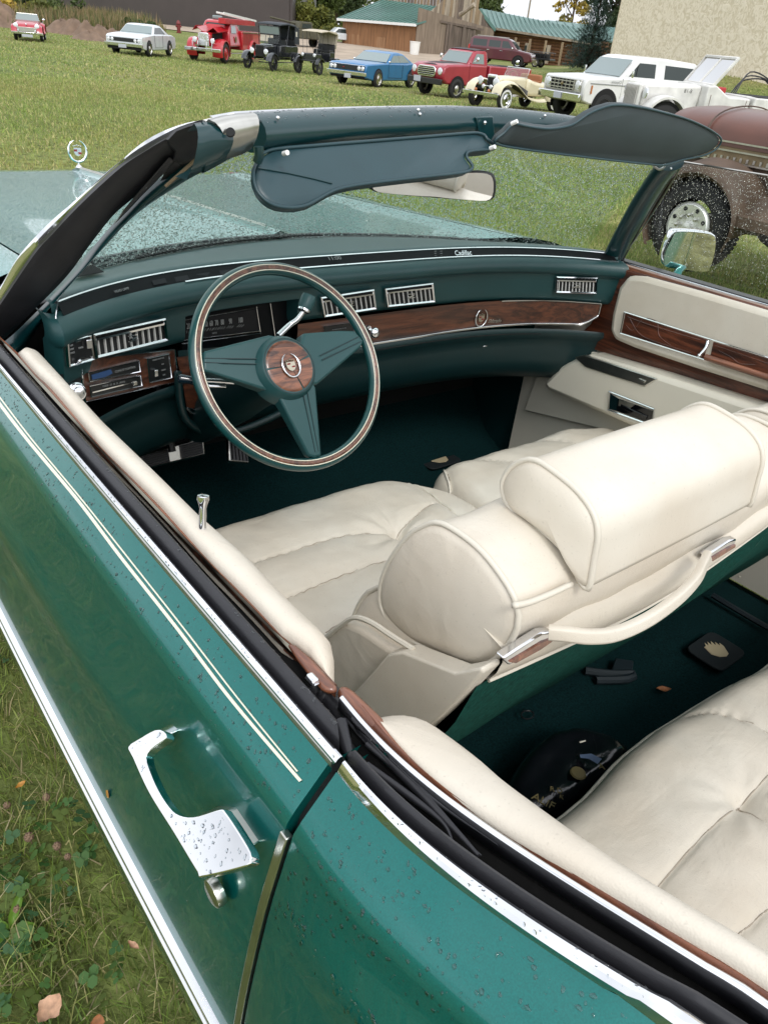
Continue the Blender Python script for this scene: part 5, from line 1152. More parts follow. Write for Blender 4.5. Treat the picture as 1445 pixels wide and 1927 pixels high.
pp = panel('upper_pad', ((1180, 519), (1210, 521), (1320, 551), (1460, 592), (1530, 615), (1530, 765), (1445, 738), (1300, 692), (1190, 655), (1155, 640), (1146, 622), (1150, 590), (1163, 540)), XD-.020, .034, M_CREAMS, bev=.013, sm=80)
wi = panel('wood_insert', ((1176, 588), (1330, 639), (1324, 676), (1168, 626)), XD-.0225, .02, M_WOODY, bev=.002)
wi2 = panel('wood_insert', ((1341, 643), (1530, 700), (1530, 742), (1333, 680)), XD-.0225, .02, M_WOODY, bev=.002)
for a, b in (((1174, 587), (1530, 700)), ((1166, 627), (1530, 742))):
    m = MB(); m.tube([at(*a, x=XD-.024), at(*b, x=XD-.024)], .0016, 5); m.build('insert_trim', M_CHROME, PD)
m = MB(); m.tube([at(1174, 587, x=XD-.024), at(1166, 627, x=XD-.024)], .0013, 5); m.build('insert_trim', M_CHROME, PD)
for pts in (((1178, 612), (1190, 622), (1210, 600), (1235, 606), (1240, 632), (1262, 650)), ((1185, 600), (1200, 625), (1225, 640), (1300, 664)), ((1180, 596), (1225, 612), (1318, 640)), ((1352, 660), (1375, 672), (1392, 684), (1420, 686)), ((1345, 650), (1380, 662), (1445, 684))):
    m = MB(); m.tube(spline([at(*p, x=XD-.0228) for p in pts], 24), .0011, 5); m.build('carved_line', M_WOODY, PD)
# pull handle with its chromed bracket
m = MB(); P = [at(1327, 672, x=XD-.045), at(1400, 696, x=XD-.048), at(1530, 738, x=XD-.045)]; m.tube(spline(P, 12), .0085, 10); m.build('pull_handle', M_WOODC, PD, smooth=80)
m = MB(); m.tube(spline([at(1331, 642, x=XD-.026), at(1327, 655, x=XD-.034), at(1316, 668, x=XD-.045)], 10), [.0042]*len(spline([at(1331, 642, x=XD-.026), at(1327, 655, x=XD-.034), at(1316, 668, x=XD-.045)], 10)), 8); m.ball(at(1315, 669, x=XD-.046), .0058, 10, 8); m.build('pull_bracket', M_CHROME, PD, smooth=80)
# lower armrest box
ar = panel('armrest', ((1088, 672), (1110, 668), (1240, 707), (1530, 800), (1530, 900), (1180, 800), (1030, 735), (1020, 722), (1052, 690)), XD-.055, .09, M_CREAMP, bev=.014, sm=80)
panel('lower_panel', ((1075, 648), (1320, 735), (1530, 805), (1530, 960), (1180, 820), (985, 772), (1015, 690)), XD+.008, .02, M_CREAMP, bev=.004)
at_ = [at(*p, x=XD-.05) for p in ((1080, 669), (1095, 668), (1232, 711), (1228, 722), (1212, 727), (1100, 690))]
fz = at_[0][2]+.004
top = [hit(*p, lambda q: q[2]-(at_[0][2]+.003+(at_[2][2]-at_[0][2])*((q[1]-at_[0][1])/(at_[2][1]-at_[0][1]))), t1=4) for p in ((1082, 672), (1096, 667), (1234, 713), (1211, 726))]
m = MB(); P = [at(*p, x=XD-.058) for p in ((1080, 672), (1100, 668), (1236, 713), (1212, 728), (1100, 691))]
m.prism([(p[1], p[2]) for p in P], (XD-.0585, 0, 0), (0, 1, 0), (0, 0, 1), (1, 0, 0), .012); m.build('ashtray_lid', M_CHROMED, PD, bevel=.0025)
m = MB(); m.box(at(1207, 716, x=XD-.061), (.004, .022, .006)); m.build('window_switch', M_CHROMED, PD, bevel=.001)
rp = [at(*p, x=XD-.056) for p in ((1145, 735), (1231, 769), (1229, 803), (1142, 772))]
m = MB(); n = np.array([-1, 0, 0.]); frame_bar(m, rp, .005, .003, n); RB = m.build('release_bezel', M_CHROME, PD)
m = MB(); J = [bil(rp, a, b) for a, b in ((.04, .1), (.96, .1), (.96, .9), (.04, .9))]; K = [bil(rp, a, b)-n*.035 for a, b in ((.25, .3), (.9, .3), (.9, .7), (.25, .7))]
K = [bil(rp, a, b)+n*.0012 for a, b in ((.22, .2), (.97, .14), (.95, .88), (.2, .86))]; J = [p+n*.001 for p in J]; m.add([J[0], K[0], K[3], J[3]], [(0, 1, 2, 3)]); m.build('release_bowl', M_CHROME, PD, smooth=0); m = MB(); m.add(K, [(0, 1, 2, 3)]); m.build('release_back', M_BLACKG, PD, smooth=0); m = MB(); m.add([bil(rp, a, b)+n*.003 for a, b in ((.25, .22), (.60, .18), (.50, .45), (.25, .55))], [(0, 1, 2, 3)]); m.build('release_flap', M_CHROMED, PD, smooth=0)
m = MB(); a, b = bil(rp, .30, .5)+n*.002, bil(rp, .86, .62)+n*.002; m.sweep([a, (a+b)/2+n*.004, b], [(-.006, -.003), (.006, -.003), (.005, .003), (-.005, .003)], up=n); m.build('release_lever', M_BLACKG, PD, bevel=.001)
# sill: wood edge, chrome, rubber, window glass
def line(name, a, b, x, z, prof, mt, parent=PD):
    p, q = at(*a, z=z), at(*b, z=z); p, q = np.array([x, p[1], z]), np.array([x, q[1]-.5, z]); m = MB(); m.sweep([p, (p+q)/2, q], prof, up=(0, 0, 1)); return m.build(name, mt, parent, bevel=.001)
SQ = lambda w, h: [(-w/2, -h/2), (w/2, -h/2), (w/2, h/2), (-w/2, h/2)]
Y0, Y1 = 1.06, .02
for nm, x, z, w, h, mt in (('sill_cap', XD+.033, .955, .026, .02, M_WOODC), ('sill_trim', XD+.049, .962, .006, .010, M_CHROME), ('window_wiper_seal', XD+.068, .955, .030, .028, M_RUBBER), ('window_wiper_seal', XD+.100, .952, .018, .028, M_RUBBER), ('belt_moulding', XD+.122, .95, .018, .016, M_CHROME)):
    m = MB(); m.sweep([np.array([x, Y0, z]), np.array([x, .5, z]), np.array([x, Y1, z])], SQ(w, h), up=(0, 0, 1)); m.build(nm, mt, PD, bevel=.002)
# raised window glass, leaning in at the top
def wg(u_, v_):
    base = np.array([XD+.085, 1.03-.9*u_, .945]); tx, tz = .665, 1.262
    front_top = np.array([tx, .79, tz]); top_ = np.array([tx+.01*u_, .79-.72*u_, tz+.01*u_])
    return base+(top_-base)*v_+np.array([.012*math.sin(v_*math.pi), 0, 0])
m = MB(); us, vs = np.linspace(0, 1, 16), np.linspace(0, 1, 12); m.grid([[wg(a, b) for b in vs] for a in us]); WG = m.build('side_window', M_GLASSC, CAR, smooth=180, fixn=False)
m = MB(); m.tube([wg(0, b) for b in vs], .0022, 5); m.tube([wg(a, 1) for a in us], .0022, 5); m.build('glass_rim', M_CHROMED, WG)
n = 7500; u_, v_ = RNG.uniform(.0, 1, n), RNG.uniform(.10, .995, n)**.75; P = np.array([wg(a, b) for a, b in zip(u_, v_)]); N2 = np.tile([[1.0, 0, .35]], (n, 1)); drops('raindrops', P+np.array([.0006, 0, 0]), N2, .0004+.0009*RNG.random(n)**2, WG, h=1.15, seg=6)
# door mirror on the far side
mo = [at(*p, x=.99) for p in ((1262, 440), (1275, 434), (1310, 435), (1340, 440), (1348, 450), (1345, 480), (1337, 505), (1328, 513), (1290, 509), (1255, 505), (1245, 495), (1250, 468))]
c = np.mean(mo, 0); tgt = np.array([1.03, -.5, .50]); d1 = (CAMC-c)/np.linalg.norm(CAMC-c); d2 = (tgt-c)/np.linalg.norm(tgt-c); mn = d1+d2; mn /= np.linalg.norm(mn)
pix = ((1262, 440), (1275, 434), (1310, 435), (1340, 440), (1348, 450), (1345, 480), (1337, 505), (1328, 513), (1290, 509), (1255, 505), (1245, 495), (1250, 468))
fn = lambda q: (q-c) @ mn
SM, sP, n_ = outline_prism('door_mirror', pix, fn, .03, M_CHROME, CAR, nrm=mn, dense=40)
c3 = sP.mean(0); m = MB(); m.add([c3+(p-c3)*.93+mn*.0012 for p in sP], [tuple(range(len(sP)))]); m.build('mirror_glass', M_MIRROR, SM, smooth=0)
m = MB(); m.tube([c3-mn*.015+np.array([0, 0, -.05]), np.array([.955, c3[1]-.0, .96]), np.array([.945, c3[1], .93])], [.010, .011, .018], 12); m.build('mirror_stalk', M_PAINT, SM, smooth=70)

# wheels (below the frame, for completeness)
for s in (-1, 1):
    for y in (2.15, -1.05):
        m = MB(); m.lathe([(.20, .0), (.30, .0), (.345, .03), (.35, .10), (.345, .17), (.30, .20), (.20, .20)], (s*.93-.2*(s > 0)*1.0+(0 if s > 0 else 0), y, .352), (1, 0, 0), 32); W_ = m.build('wheel', M_RUBBER, CAR)
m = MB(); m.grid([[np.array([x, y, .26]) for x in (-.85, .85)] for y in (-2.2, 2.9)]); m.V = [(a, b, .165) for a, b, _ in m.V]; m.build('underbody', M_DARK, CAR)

# ================================================================== rain on the paint and brightwork
M_FILM = glassmat('rain_film', (.93, .96, .96), 1.5, .0)
M_FILMC = glassmat('rain_film_chrome', (.93, .95, .96), 1.3, .0)
def drops_on(name, fn, n, r0, r1, parent, pw=2.5, h=.32, seg=8, film=None):
    P, N2 = [], []
    for _ in range(n):
        p, nn = fn(); P.append(p); N2.append(nn)
    return drops(name, P, N2, r0+(r1-r0)*RNG.random(n)**pw, parent, h=h, seg=seg, mat_=film or M_FILM)
def f_shoulder(y0, y1, t0, t1):
    def f():
        y = RNG.uniform(y0, y1); dz = -RNG.uniform(t0, t1)
        g = lambda q: np.interp(-q, [-a[1] for a in PR], [a[0] for a in PR])
        p = bodypt(y, g(dz), dz); a = bodypt(y+.01, g(dz), dz)-p; b = bodypt(y, g(dz-.004), dz-.004)-p; n_ = np.cross(a, b); n_ = n_ if n_[0] < 0 else -n_
        return p, n_/np.linalg.norm(n_)
    return f
drops_on('raindrops', f_shoulder(.01, .95, .004, .045), 1100, .0006, .0023, door)
drops_on('raindrops', f_shoulder(.01, .95, .045, .30), 260, .0005, .0014, door)
drops_on('raindrops', f_shoulder(-.45, -.012, .004, .13), 1700, .0006, .0022, quarter)
def f_between(A, B, dz, i0=0, i1=None):
    def f():
        i = RNG.integers(i0, (i1 or len(A))-1); t = RNG.random(); k = RNG.uniform(.15, .85); a = A[i]*(1-t)+A[i+1]*t; b = B[i]*(1-t)+B[i+1]*t; return a*(1-k)+b*k+np.array([0, 0, dz]), np.array([0, 0, 1.])
    return f
drops_on('raindrops', f_between(A1_, A2_, .0013), 460, .0005, .0018, DCH, h=.25, film=M_FILMC)
drops_on('raindrops', f_between(A2_*.5+A3_*.5, A2_*.2+A3_*.8, .0095), 150, .0006, .0022, door, h=.35)
drops_on('raindrops', f_between(q1_, q2_, .0018, 0, 60), 240, .0005, .0018, quarter, h=.25, film=M_FILMC)
hpoly = np.array(hp2)
def inside(p, poly):
    c = False; n = len(poly); j = n-1
    for i in range(n):
        if (poly[i][1] > p[1]) != (poly[j][1] > p[1]) and p[0] < (poly[j][0]-poly[i][0])*(p[1]-poly[i][1])/(poly[j][1]-poly[i][1]+1e-12)+poly[i][0]: c = not c
        j = i
    return c
def f_handle():
    lo, hi = hpoly.min(0), hpoly.max(0); c = hpoly.mean(0)
    while True:
        p = RNG.uniform(lo, hi)
        if inside(p, hpoly) and all(inside(p+np.array(d), hpoly) for d in ((.003, 0), (-.003, 0), (0, .003), (0, -.003))): return HC+HU*p[0]+HV*p[1]+HN*.0002, HN
drops_on('raindrops', f_handle, 75, .0005, .0021, HANDLE, pw=1.6, h=.22, film=M_FILMC)
def f_mold():
    y = RNG.uniform(0, .8); z0 = -.353; p = bodypt(y, np.interp(-z0, [-q[1] for q in PR], [q[0] for q in PR]), z0); return p+np.array([-.0088, 0, RNG.uniform(-.004, .004)]), np.array([-1, 0, .1])
drops_on('raindrops', f_mold, 220, .0005, .0016, door, h=.25, film=M_FILMC)
def f_header():
    i = RNG.integers(0, len(H)-1); t = RNG.uniform(-.2, 1.9); p = H[i]+(H[i+1]-H[i])*RNG.random(); d = np.array([0, -math.sin(t-.9), math.cos(t-.9)]); return p+d*np.array([1, .033, .026]), d
drops_on('raindrops', f_header, 800, .0006, .0026, HEADER, pw=2.2, h=.3)
def f_hchrome():
    i = RNG.integers(0, len(H)-1); p = H[i]+(H[i+1]-H[i])*RNG.random()+np.array([0, .030+RNG.uniform(-.008, .008), .0212]); return p, np.array([0, -.25, 1])
drops_on('raindrops', f_hchrome, 260, .0006, .0022, HEADER, h=.4)
# leaf stuck to the door
lp = onbody(205, 1493); ln_ = np.array([-1, 0, .12]); ln_ /= np.linalg.norm(ln_)
def leafmesh(name, o, u, v, n, L_, W_, mt, curl=.15, seed=0):
    rg = np.random.default_rng(seed); m = MB(); G = []
    for i in range(9):
        t = i/8; w = W_*math.sin(math.pi*min(1, t*.97+.02))**.8*(1+.12*rg.standard_normal()); G.append([np.array(o)+np.array(u)*L_*(t-.5)+np.array(v)*w*k+np.array(n)*(curl*L_*(k*k*.6+(t-.5)**2)) for k in (-1, -.5, 0, .5, 1)])
    m.grid(G); return m.build(name, mt, None, smooth=60)
M_LEAFY = mat('leaf_yellow', (.42, .20, .03), .6, var=.4, vscale=120); M_LEAFB = mat('leaf_brown', (.26, .10, .035), .7, var=.4, vscale=120); M_LEAFT = mat('leaf_tan', (.45, .27, .17), .7, var=.4, vscale=90)
lf = leafmesh('leaf', lp+ln_*.001, np.array([0, -.35, 1])/1.06, np.array([0, 1, .35])/1.06, ln_, .020, .0045, M_LEAFY, .04, 3); incar(lf); tag(lf, 'small yellow leaf stuck flat on the wet green door ahead of the handle', 'leaf')
q = at(1246, 1302, z=.21); lf = leafmesh('leaf', q+np.array([0, 0, .006]), (.8, -.6, 0), (.6, .8, 0), (0, 0, 1), .035, .008, M_LEAFB, .2, 5); incar(lf); tag(lf, 'curled brown leaf lying on the carpet behind the front seats', 'leaf')
# floor mats with the tan crest
M_MAT = mat('black_mat', (.0015, .006, .008), .8, bump=.6, bscale=300); M_TAN = mat('tan_cloth', (.42, .35, .22), .9, bump=.8, bscale=500)
CRP = [(-.5, .22), (-.42, -.30), (-.1, -.5), (.25, -.48), (.45, -.30), (.5, .25), (.42, .50), (.34, .28), (.24, .58), (.15, .32), (.05, .64), (-.05, .34), (-.14, .62), (-.22, .32), (-.32, .54), (-.38, .28)]
for (px, py), w, lab, hs in (((1345, 1228), .056, 'black floor mat with a tan crest in the rear footwell', (.13, .10)), ((822, 866), .075, 'black floor mat in the front footwell, its tan crest half hidden by the cushion', (.15, .11))):
    c = at(px, py, z=.215); m = MB(); m.prism(rrect(hs[0], hs[1], .02), (c[0], c[1], .213), (1, 0, 0), (0, 1, 0), (0, 0, 1), .006); fm = m.build('floor_mat', M_MAT, None, bevel=.002)
    u = np.array([.86, -.5, 0]) if px > 1000 else np.array([.95, -.3, 0]); v = np.array([-u[1], u[0], 0]); m = MB(); m.prism([(a*w, b*w*.9) for a, b in CRP], (c[0], c[1], .2191), u, v, (0, 0, 1), .0015); m.build('crest', M_TAN, fm); incar(fm); tag(fm, lab, 'floor mat')
    fm.location.z += .004
# glossy black bag with gold print, slumped in the rear footwell
bo = [at(*p, z=.27) for p in ((955, 1480), (985, 1430), (1030, 1395), (1085, 1380), (1140, 1392), (1180, 1420), (1165, 1450), (1110, 1500), (1060, 1540), (1010, 1560), (960, 1540))]
BP = spline(bo, 40, closed=True); c = BP.mean(0); m = MB(); rows = []
for k, h_ in ((1.0, -.05), (1.02, -.01), (.93, .022), (.80, .036), (.62, .044), (.42, .040), (.2, .046), (.02, .044)):
    rows.append([c+(p-c)*k+np.array([0, 0, h_+(.010*mnoise.noise(Vector((p[0]*9*k, p[1]*22*k, 3)))+.008*abs(mnoise.noise(Vector((p[0]*30*k, p[1]*14*k, 1))))) if k < 1 else h_]) for p in BP])
m.grid(rows, cv=True, cap=True); BAG = m.build('carrier_bag', mat('black_film', (.004, .004, .006), .22, coat=.5, bump=.8, bscale=22), None, smooth=120)
def bagtext(s_, px, py, size, rot):
    o = at(px, py, z=.325); u = np.array([math.cos(R(rot)), math.sin(R(rot)), 0]); v = np.array([-u[1], u[0], 0]); text('gold_lettering', s_, o, u, v, size, M_GOLD, BAG, depth=.001)
bagtext('ALIF', 1022, 1508, .022, -70); bagtext('R D', 1046, 1487, .014, -50); bagtext('A', 1131, 1443, .018, -40); bagtext('K', 1056, 1500, .012, -60)
m = MB(); p = at(1087, 1455, z=.322); m.lathe([(.015, 0), (.013, .003), (.001, .004)], p, (0, 0, 1), 12, caps=True); m.build('gold_seal', M_GOLD, BAG)
m = MB(); a = [at(*p, z=.33) for p in ((1090, 1420), (1112, 1418), (1132, 1428), (1124, 1438), (1108, 1428), (1092, 1426))]; m.add(a, [(0, 1, 2, 3, 4, 5)]); m.build('bag_label', mat('blue_grey_ribbon', (.08, .12, .20), .6), BAG)
m = MB(); m.tube([at(1090, 1397, z=.33), at(1101, 1394, z=.33)], .0015, 5); m.build('bag_string', M_CREAMP, BAG)
incar(BAG); tag(BAG, 'crumpled glossy black bag with gold lettering in the rear footwell', 'bag')
# seat track, straps and floor hardware seen in the rear footwell
m = MB(); m.tube(spline([at(*p, z=.225) for p in ((1340, 1120), (1390, 1150), (1450, 1185))], 6), .008, 6); m.build('floor_rail', mat('dull_blue_trim', (.004, .011, .015), .6), CAR)
m = MB(); P = [at(*p, z=.24) for p in ((1160, 1230), (1195, 1235), (1192, 1262), (1150, 1262))]; m.prism([(p[0], p[1]) for p in P], (0, 0, .215), (1, 0, 0), (0, 1, 0), (0, 0, 1), .012); m.build('heater_outlet', MATS['dull_blue_trim'], CAR, bevel=.003)
m = MB(); P = [at(*p, z=.225) for p in ((1100, 1262), (1150, 1268), (1190, 1268), (1180, 1278), (1120, 1280))]; m.tube(spline(P, 12), .010, 8); m.build('seat_track', MATS['dull_blue_trim'], CAR)
m = MB(); m.tube([at(992+12*math.cos(t), 1345+8*math.sin(t), z=.23) for t in np.linspace(0, 6, 16)], .0018, 5); m.build('belt_loop', M_BLACKP, CAR)
m = MB(); m.tube(spline([at(*p, z=.24) for p in ((1390, 1085), (1412, 1065), (1430, 1040), (1450, 1025))], 8), .003, 5); m.build('seat_cable', M_CREAMP, CAR)
# ================================================================== the field
def sstep(a, b, x):
    t = np.clip((x-a)/(b-a), 0, 1); return t*t*(3-2*t)
def terr(x, y):
    dx, dy = np.asarray(x)-CAMW[0], np.asarray(y)-CAMW[1]
    r = np.hypot(dx, dy); a = np.degrees(np.arctan2(dx, dy))
    dip = -.0125-.0045*sstep(20, 30, a)
    z = dip*np.minimum(r, 46)*sstep(1.5, 5, r)
    z = z+(0-dip*46)*sstep(50, 92, r)*(1-sstep(43, 50, a))
    z = z+(.15-dip*36)*sstep(37, 66, r)*sstep(43, 50, a)*(1-sstep(50, 57, a))
    z = z+(1.22-dip*36)*sstep(33.5, 45, r)*sstep(50, 57, a)*(1-sstep(120, 160, a))
    return z
def gnoise(x, y, s): return mnoise.noise(Vector((x*s, y*s, .3)))
rs_ = np.concatenate([np.linspace(0, 6, 20), np.geomspace(6.5, 110, 70), np.geomspace(130, 1600, 14)])
th_ = np.concatenate([np.linspace(-180, 5, 40, endpoint=False), np.linspace(5, 80, 110, endpoint=False), np.linspace(80, 180, 22, endpoint=False)])
G = []
for r in rs_:
    row = []
    for t in th_:
        x, y = CAMW[0]+r*math.sin(R(t)), CAMW[1]+r*math.cos(R(t)); z = float(terr(x, y))
        z += (.03*gnoise(x, y, .35)+.012*gnoise(x, y, 1.7))*min(1, r/6)
        row.append((x, y, z-.01))
    G.append(row)
def grassmat(name):
    m, t, b = nodes(name); N = t.nodes.new; LK = t.links.new
    tcn = N('ShaderNodeTexCoord')
    def nz(s, d=5, w=0): n = N('ShaderNodeTexNoise'); n.inputs['Scale'].default_value = s; n.inputs['Detail'].default_value = d; n.inputs['Distortion'].default_value = w; LK(tcn.outputs['Object'], n.inputs['Vector']); return n
    a = nz(.16, 6, .5); cr = N('ShaderNodeValToRGB'); e = cr.color_ramp.elements; e[0].position = .33; e[0].color = (.12, .16, .045, 1); e[1].position = .68; e[1].color = (.29, .265, .12, 1); x = e.new(.5); x.color = (.19, .22, .07, 1); LK(a.outputs[0], cr.inputs[0])
    c2 = nz(9, 8, .3); r2 = N('ShaderNodeMapRange'); r2.inputs[1].default_value = .3; r2.inputs[2].default_value = .7; r2.inputs[3].default_value = .45; r2.inputs[4].default_value = 1.35; LK(c2.outputs[0], r2.inputs[0])
    m1 = N('ShaderNodeMix'); m1.data_type = 'RGBA'; m1.blend_type = 'MULTIPLY'; m1.inputs[0].default_value = 1; LK(cr.outputs[0], m1.inputs[6]); LK(r2.outputs[0], m1.inputs[7])
    LK(m1.outputs[2], b.inputs['Base Color']); b.inputs['Roughness'].default_value = .9; b.inputs['Specular IOR Level'].default_value = .15
    n3 = nz(40, 6); bn = N('ShaderNodeBump'); bn.inputs['Strength'].default_value = .9; bn.inputs['Distance'].default_value = .03; LK(n3.outputs[0], bn.inputs['Height']); LK(bn.outputs[0], b.inputs['Normal'])
    return m
m = MB(); m.grid(G, cv=True); g_ = m.build('ground', grassmat('field_grass'), None, smooth=180, fixn=False); tag(g_, 'grassy field sloping gently away', kind='structure')
bpy.context.view_layer.update()
# flip check
if g_.data.polygons[200].normal.z < 0: g_.data.flip_normals()
# gravel yard in front of the barn and road by the brown building
M_GRAV = mat('gravel', (.36, .29, .22), .95, var=.25, vscale=.6, bump=1, bscale=6)
def patch(name, pix, mt, dz=.03, label=None):
    P = [atw(a, b, d) for a, b, d in pix]; c = np.mean(P, 0); rows = []
    Ps = spline([(p[0], p[1], 0) for p in P], 40, closed=True)
    for k in (1, .75, .5, .25, .02): rows.append([(c[0]+(p[0]-c[0])*k, c[1]+(p[1]-c[1])*k, float(terr(c[0]+(p[0]-c[0])*k, c[1]+(p[1]-c[1])*k))+dz) for p in Ps])
    m = MB(); m.grid(rows, cv=True); o = m.build(name, mt, None, smooth=180); return tag(o, label, kind='structure')
patch('gravel_yard', ((540, 70, 70), (585, 70, 64), (640, 70, 62), (760, 70, 62), (860, 70, 64), (900, 70, 80), (800, 60, 92), (700, 60, 96), (600, 50, 100), (540, 50, 98)), M_GRAV, .04, 'pale gravel yard in front of the wooden barn')
patch('gravel_road', ((150, 40, 84), (300, 40, 82), (420, 40, 80), (540, 50, 78), (560, 50, 96), (400, 40, 97), (250, 30, 98), (150, 30, 98)), M_GRAV, .05, 'pale gravel track along the dark building')

# grass blades
def blades(name, n, fn, hl, wl, cols, lean=.6, seg2=True, tintn=.25, parent=None):
    P = fn(n); n = len(P); h = RNG.uniform(*hl, n)*RNG.uniform(.6, 1.25, n); w = RNG.uniform(*wl, n); a = RNG.uniform(0, 2*math.pi, n); b = RNG.uniform(0, 2*math.pi, n)
    l = np.abs(RNG.normal(0, lean, n)); s = np.stack([np.cos(a), np.sin(a), np.zeros(n)], 1)*w[:, None]*.5
    d = np.stack([np.cos(b)*l, np.sin(b)*l, np.ones(n)], 1); d /= np.linalg.norm(d, axis=1)[:, None]; d2 = d+np.stack([np.cos(b)*l, np.sin(b)*l, -.35*l], 1)*.9; d2 /= np.linalg.norm(d2, axis=1)[:, None]
    mid = P+d*(h*.5)[:, None]; tip = mid+d2*(h*.5)[:, None]
    C = np.array(cols)[RNG.integers(0, len(cols), n)]*(1+RNG.normal(0, tintn, n).clip(-.5, .6))[:, None]
    x_, y_ = P[:, 0], P[:, 1]; pn = np.sin(x_*.55+1.7*np.sin(y_*.31))+np.sin(y_*.8+1.3*np.sin(x_*.43+2))+.6*np.sin(x_*2.1+y_*1.7+2*np.sin(y_*.9)); k_ = np.clip(pn*.30, -.35, .6)[:, None]
    C = C*(1-.25*k_)+np.maximum(k_, 0)*np.array([.13, .085, .035])
    if seg2:
        V = np.stack([P-s, P+s, mid+s*.75, mid-s*.75, tip], 1).reshape(-1, 3); base = (np.arange(n)*5)[:, None, None]
        F = (np.array([[0, 1, 2], [0, 2, 3], [3, 2, 4]])[None]+base).reshape(-1, 3); CC_ = np.repeat(C, 5, 0)
        sh = np.tile([.8, .8, .95, .95, 1.1], n)[:, None]
    else:
        V = np.stack([P-s, P+s, tip], 1).reshape(-1, 3); F = (np.array([[0, 1, 2]])[None]+(np.arange(n)*3)[:, None, None]).reshape(-1, 3); CC_ = np.repeat(C, 3, 0); sh = 1
    o = bulk(name, V, F, M_BLADE, None, 0, colors=(CC_).clip(0, 1)); return o
M_BLADE = tinted('grass_blade', .55, .35, .35)
def sector(r0, r1, a0, a1, extra=None, pw=1.0):
    def f(n):
        r = np.sqrt(RNG.uniform(r0**(2*pw), r1**(2*pw), n)**(1/pw)) if pw != 1 else np.sqrt(RNG.uniform(r0*r0, r1*r1, n)); a = np.radians(RNG.uniform(a0, a1, n))
        x, y = CAMW[0]+r*np.sin(a), CAMW[1]+r*np.cos(a); P = np.stack([x, y, terr(x, y)-.006], 1)
        q = P @ MROT; ok = ~((np.abs(q[:, 0]) < .88) & (q[:, 1] > -2.4) & (q[:, 1] < 3.0)); return P[ok]
    return f
GRC = [(0.199, 0.271, 0.063), (0.239, 0.314, 0.072), (0.173, 0.256, 0.059), (0.318, 0.342, 0.105), (0.371, 0.356, 0.144), (0.252, 0.328, 0.098), (0.476, 0.428, 0.209)]
def rect(x0, x1, y0, y1, rec=.45):
    def f(n):
        x = RNG.uniform(x0, x1, n); y = RNG.uniform(y0, y1, n); return np.stack([x, y, terr(x, y)-.004], 1)
    return f
NG = [(0.119, 0.177, 0.038), (0.163, 0.258, 0.045), (0.207, 0.322, 0.06), (0.267, 0.338, 0.091), (0.355, 0.354, 0.136), (0.444, 0.402, 0.196), (0.133, 0.225, 0.053), (0.42, 0.36, 0.22), (0.129, 0.177, 0.042), (0.177, 0.258, 0.05), (0.225, 0.322, 0.067)]
def clumped(x0, x1, y0, y1, cl=900, sp=.03):
    def f(n):
        cx, cy = RNG.uniform(x0, x1, cl), RNG.uniform(y0, y1, cl); i = RNG.integers(0, cl, n); x = cx[i]+RNG.normal(0, sp, n); y = cy[i]+RNG.normal(0, sp, n)
        return np.stack([x, y, terr(x, y)-.004], 1)
    return f
tag(blades('grass', 60000, rect(-2.7, -.80, -.9, 3.2), (.03, .07), (.0016, .0036), NG, .9), 'short mown grass beside the green door', kind='stuff')
tag(blades('grass', 26000, clumped(-2.7, -.80, -.9, 3.2), (.05, .13), (.0016, .0034), NG, .75), 'longer grass tufts beside the green door', kind='stuff')
tag(blades('grass', 230000, sector(2.2, 9, 8, 75), (.03, .075), (.003, .007), GRC, .7), 'grass of the field in the middle distance', kind='stuff')
tag(blades('grass', 200000, sector(9, 24, 10, 72), (.03, .08), (.009, .018), GRC, .7, seg2=False), 'grass of the field further off', kind='stuff')
tag(blades('grass', 110000, sector(24, 62, 12, 70), (.03, .09), (.025, .06), GRC, .6, seg2=False), 'grass of the far field around the parked cars', kind='stuff')
# clover leaves: three rounded leaflets each
def clover(n, f):
    P = f(n); n = len(P); V, C = [], []; th = np.linspace(0, 2*math.pi, 7)[:-1]; F = []
    h = RNG.uniform(.012, .055, n); r = RNG.uniform(.005, .0105, n); az = RNG.uniform(0, 6.28, n); tl = RNG.normal(0, .35, (n, 2)); k = 0
    cols = np.array([(.05, .13, .035), (.07, .16, .04), (.10, .19, .05), (.12, .17, .04), (.065, .15, .06)])[RNG.integers(0, 5, n)]
    for j in range(3):
        aa = az+j*2.094; c = P+np.stack([np.cos(aa)*r*1.0, np.sin(aa)*r*1.0, h], 1)
        for t in th:
            q = c+np.stack([r*.92*math.cos(t), r*.92*math.sin(t), (r*math.cos(t))*tl[:, 0]+(r*math.sin(t))*tl[:, 1]], 1); V.append(q)
    V = np.stack(V, 1).reshape(-1, 3); F = np.concatenate([(np.arange(n)[:, None]*18+j*6+np.arange(6)[None]) for j in range(3)]); 
    return bulk('clover', V, F, M_BLADE, None, 0, colors=np.repeat(cols, 18, 0))
def cf(n):
    cx, cy = RNG.uniform(-2.6, -.85, 70), RNG.uniform(-.6, 3.0, 70); i = RNG.integers(0, 70, n); x = cx[i]+RNG.normal(0, .09, n); y = cy[i]+RNG.normal(0, .09, n); return np.stack([x, y, terr(x, y)], 1)
tag(clover(2200, cf), 'clover growing in the lawn beside the green door', kind='stuff')
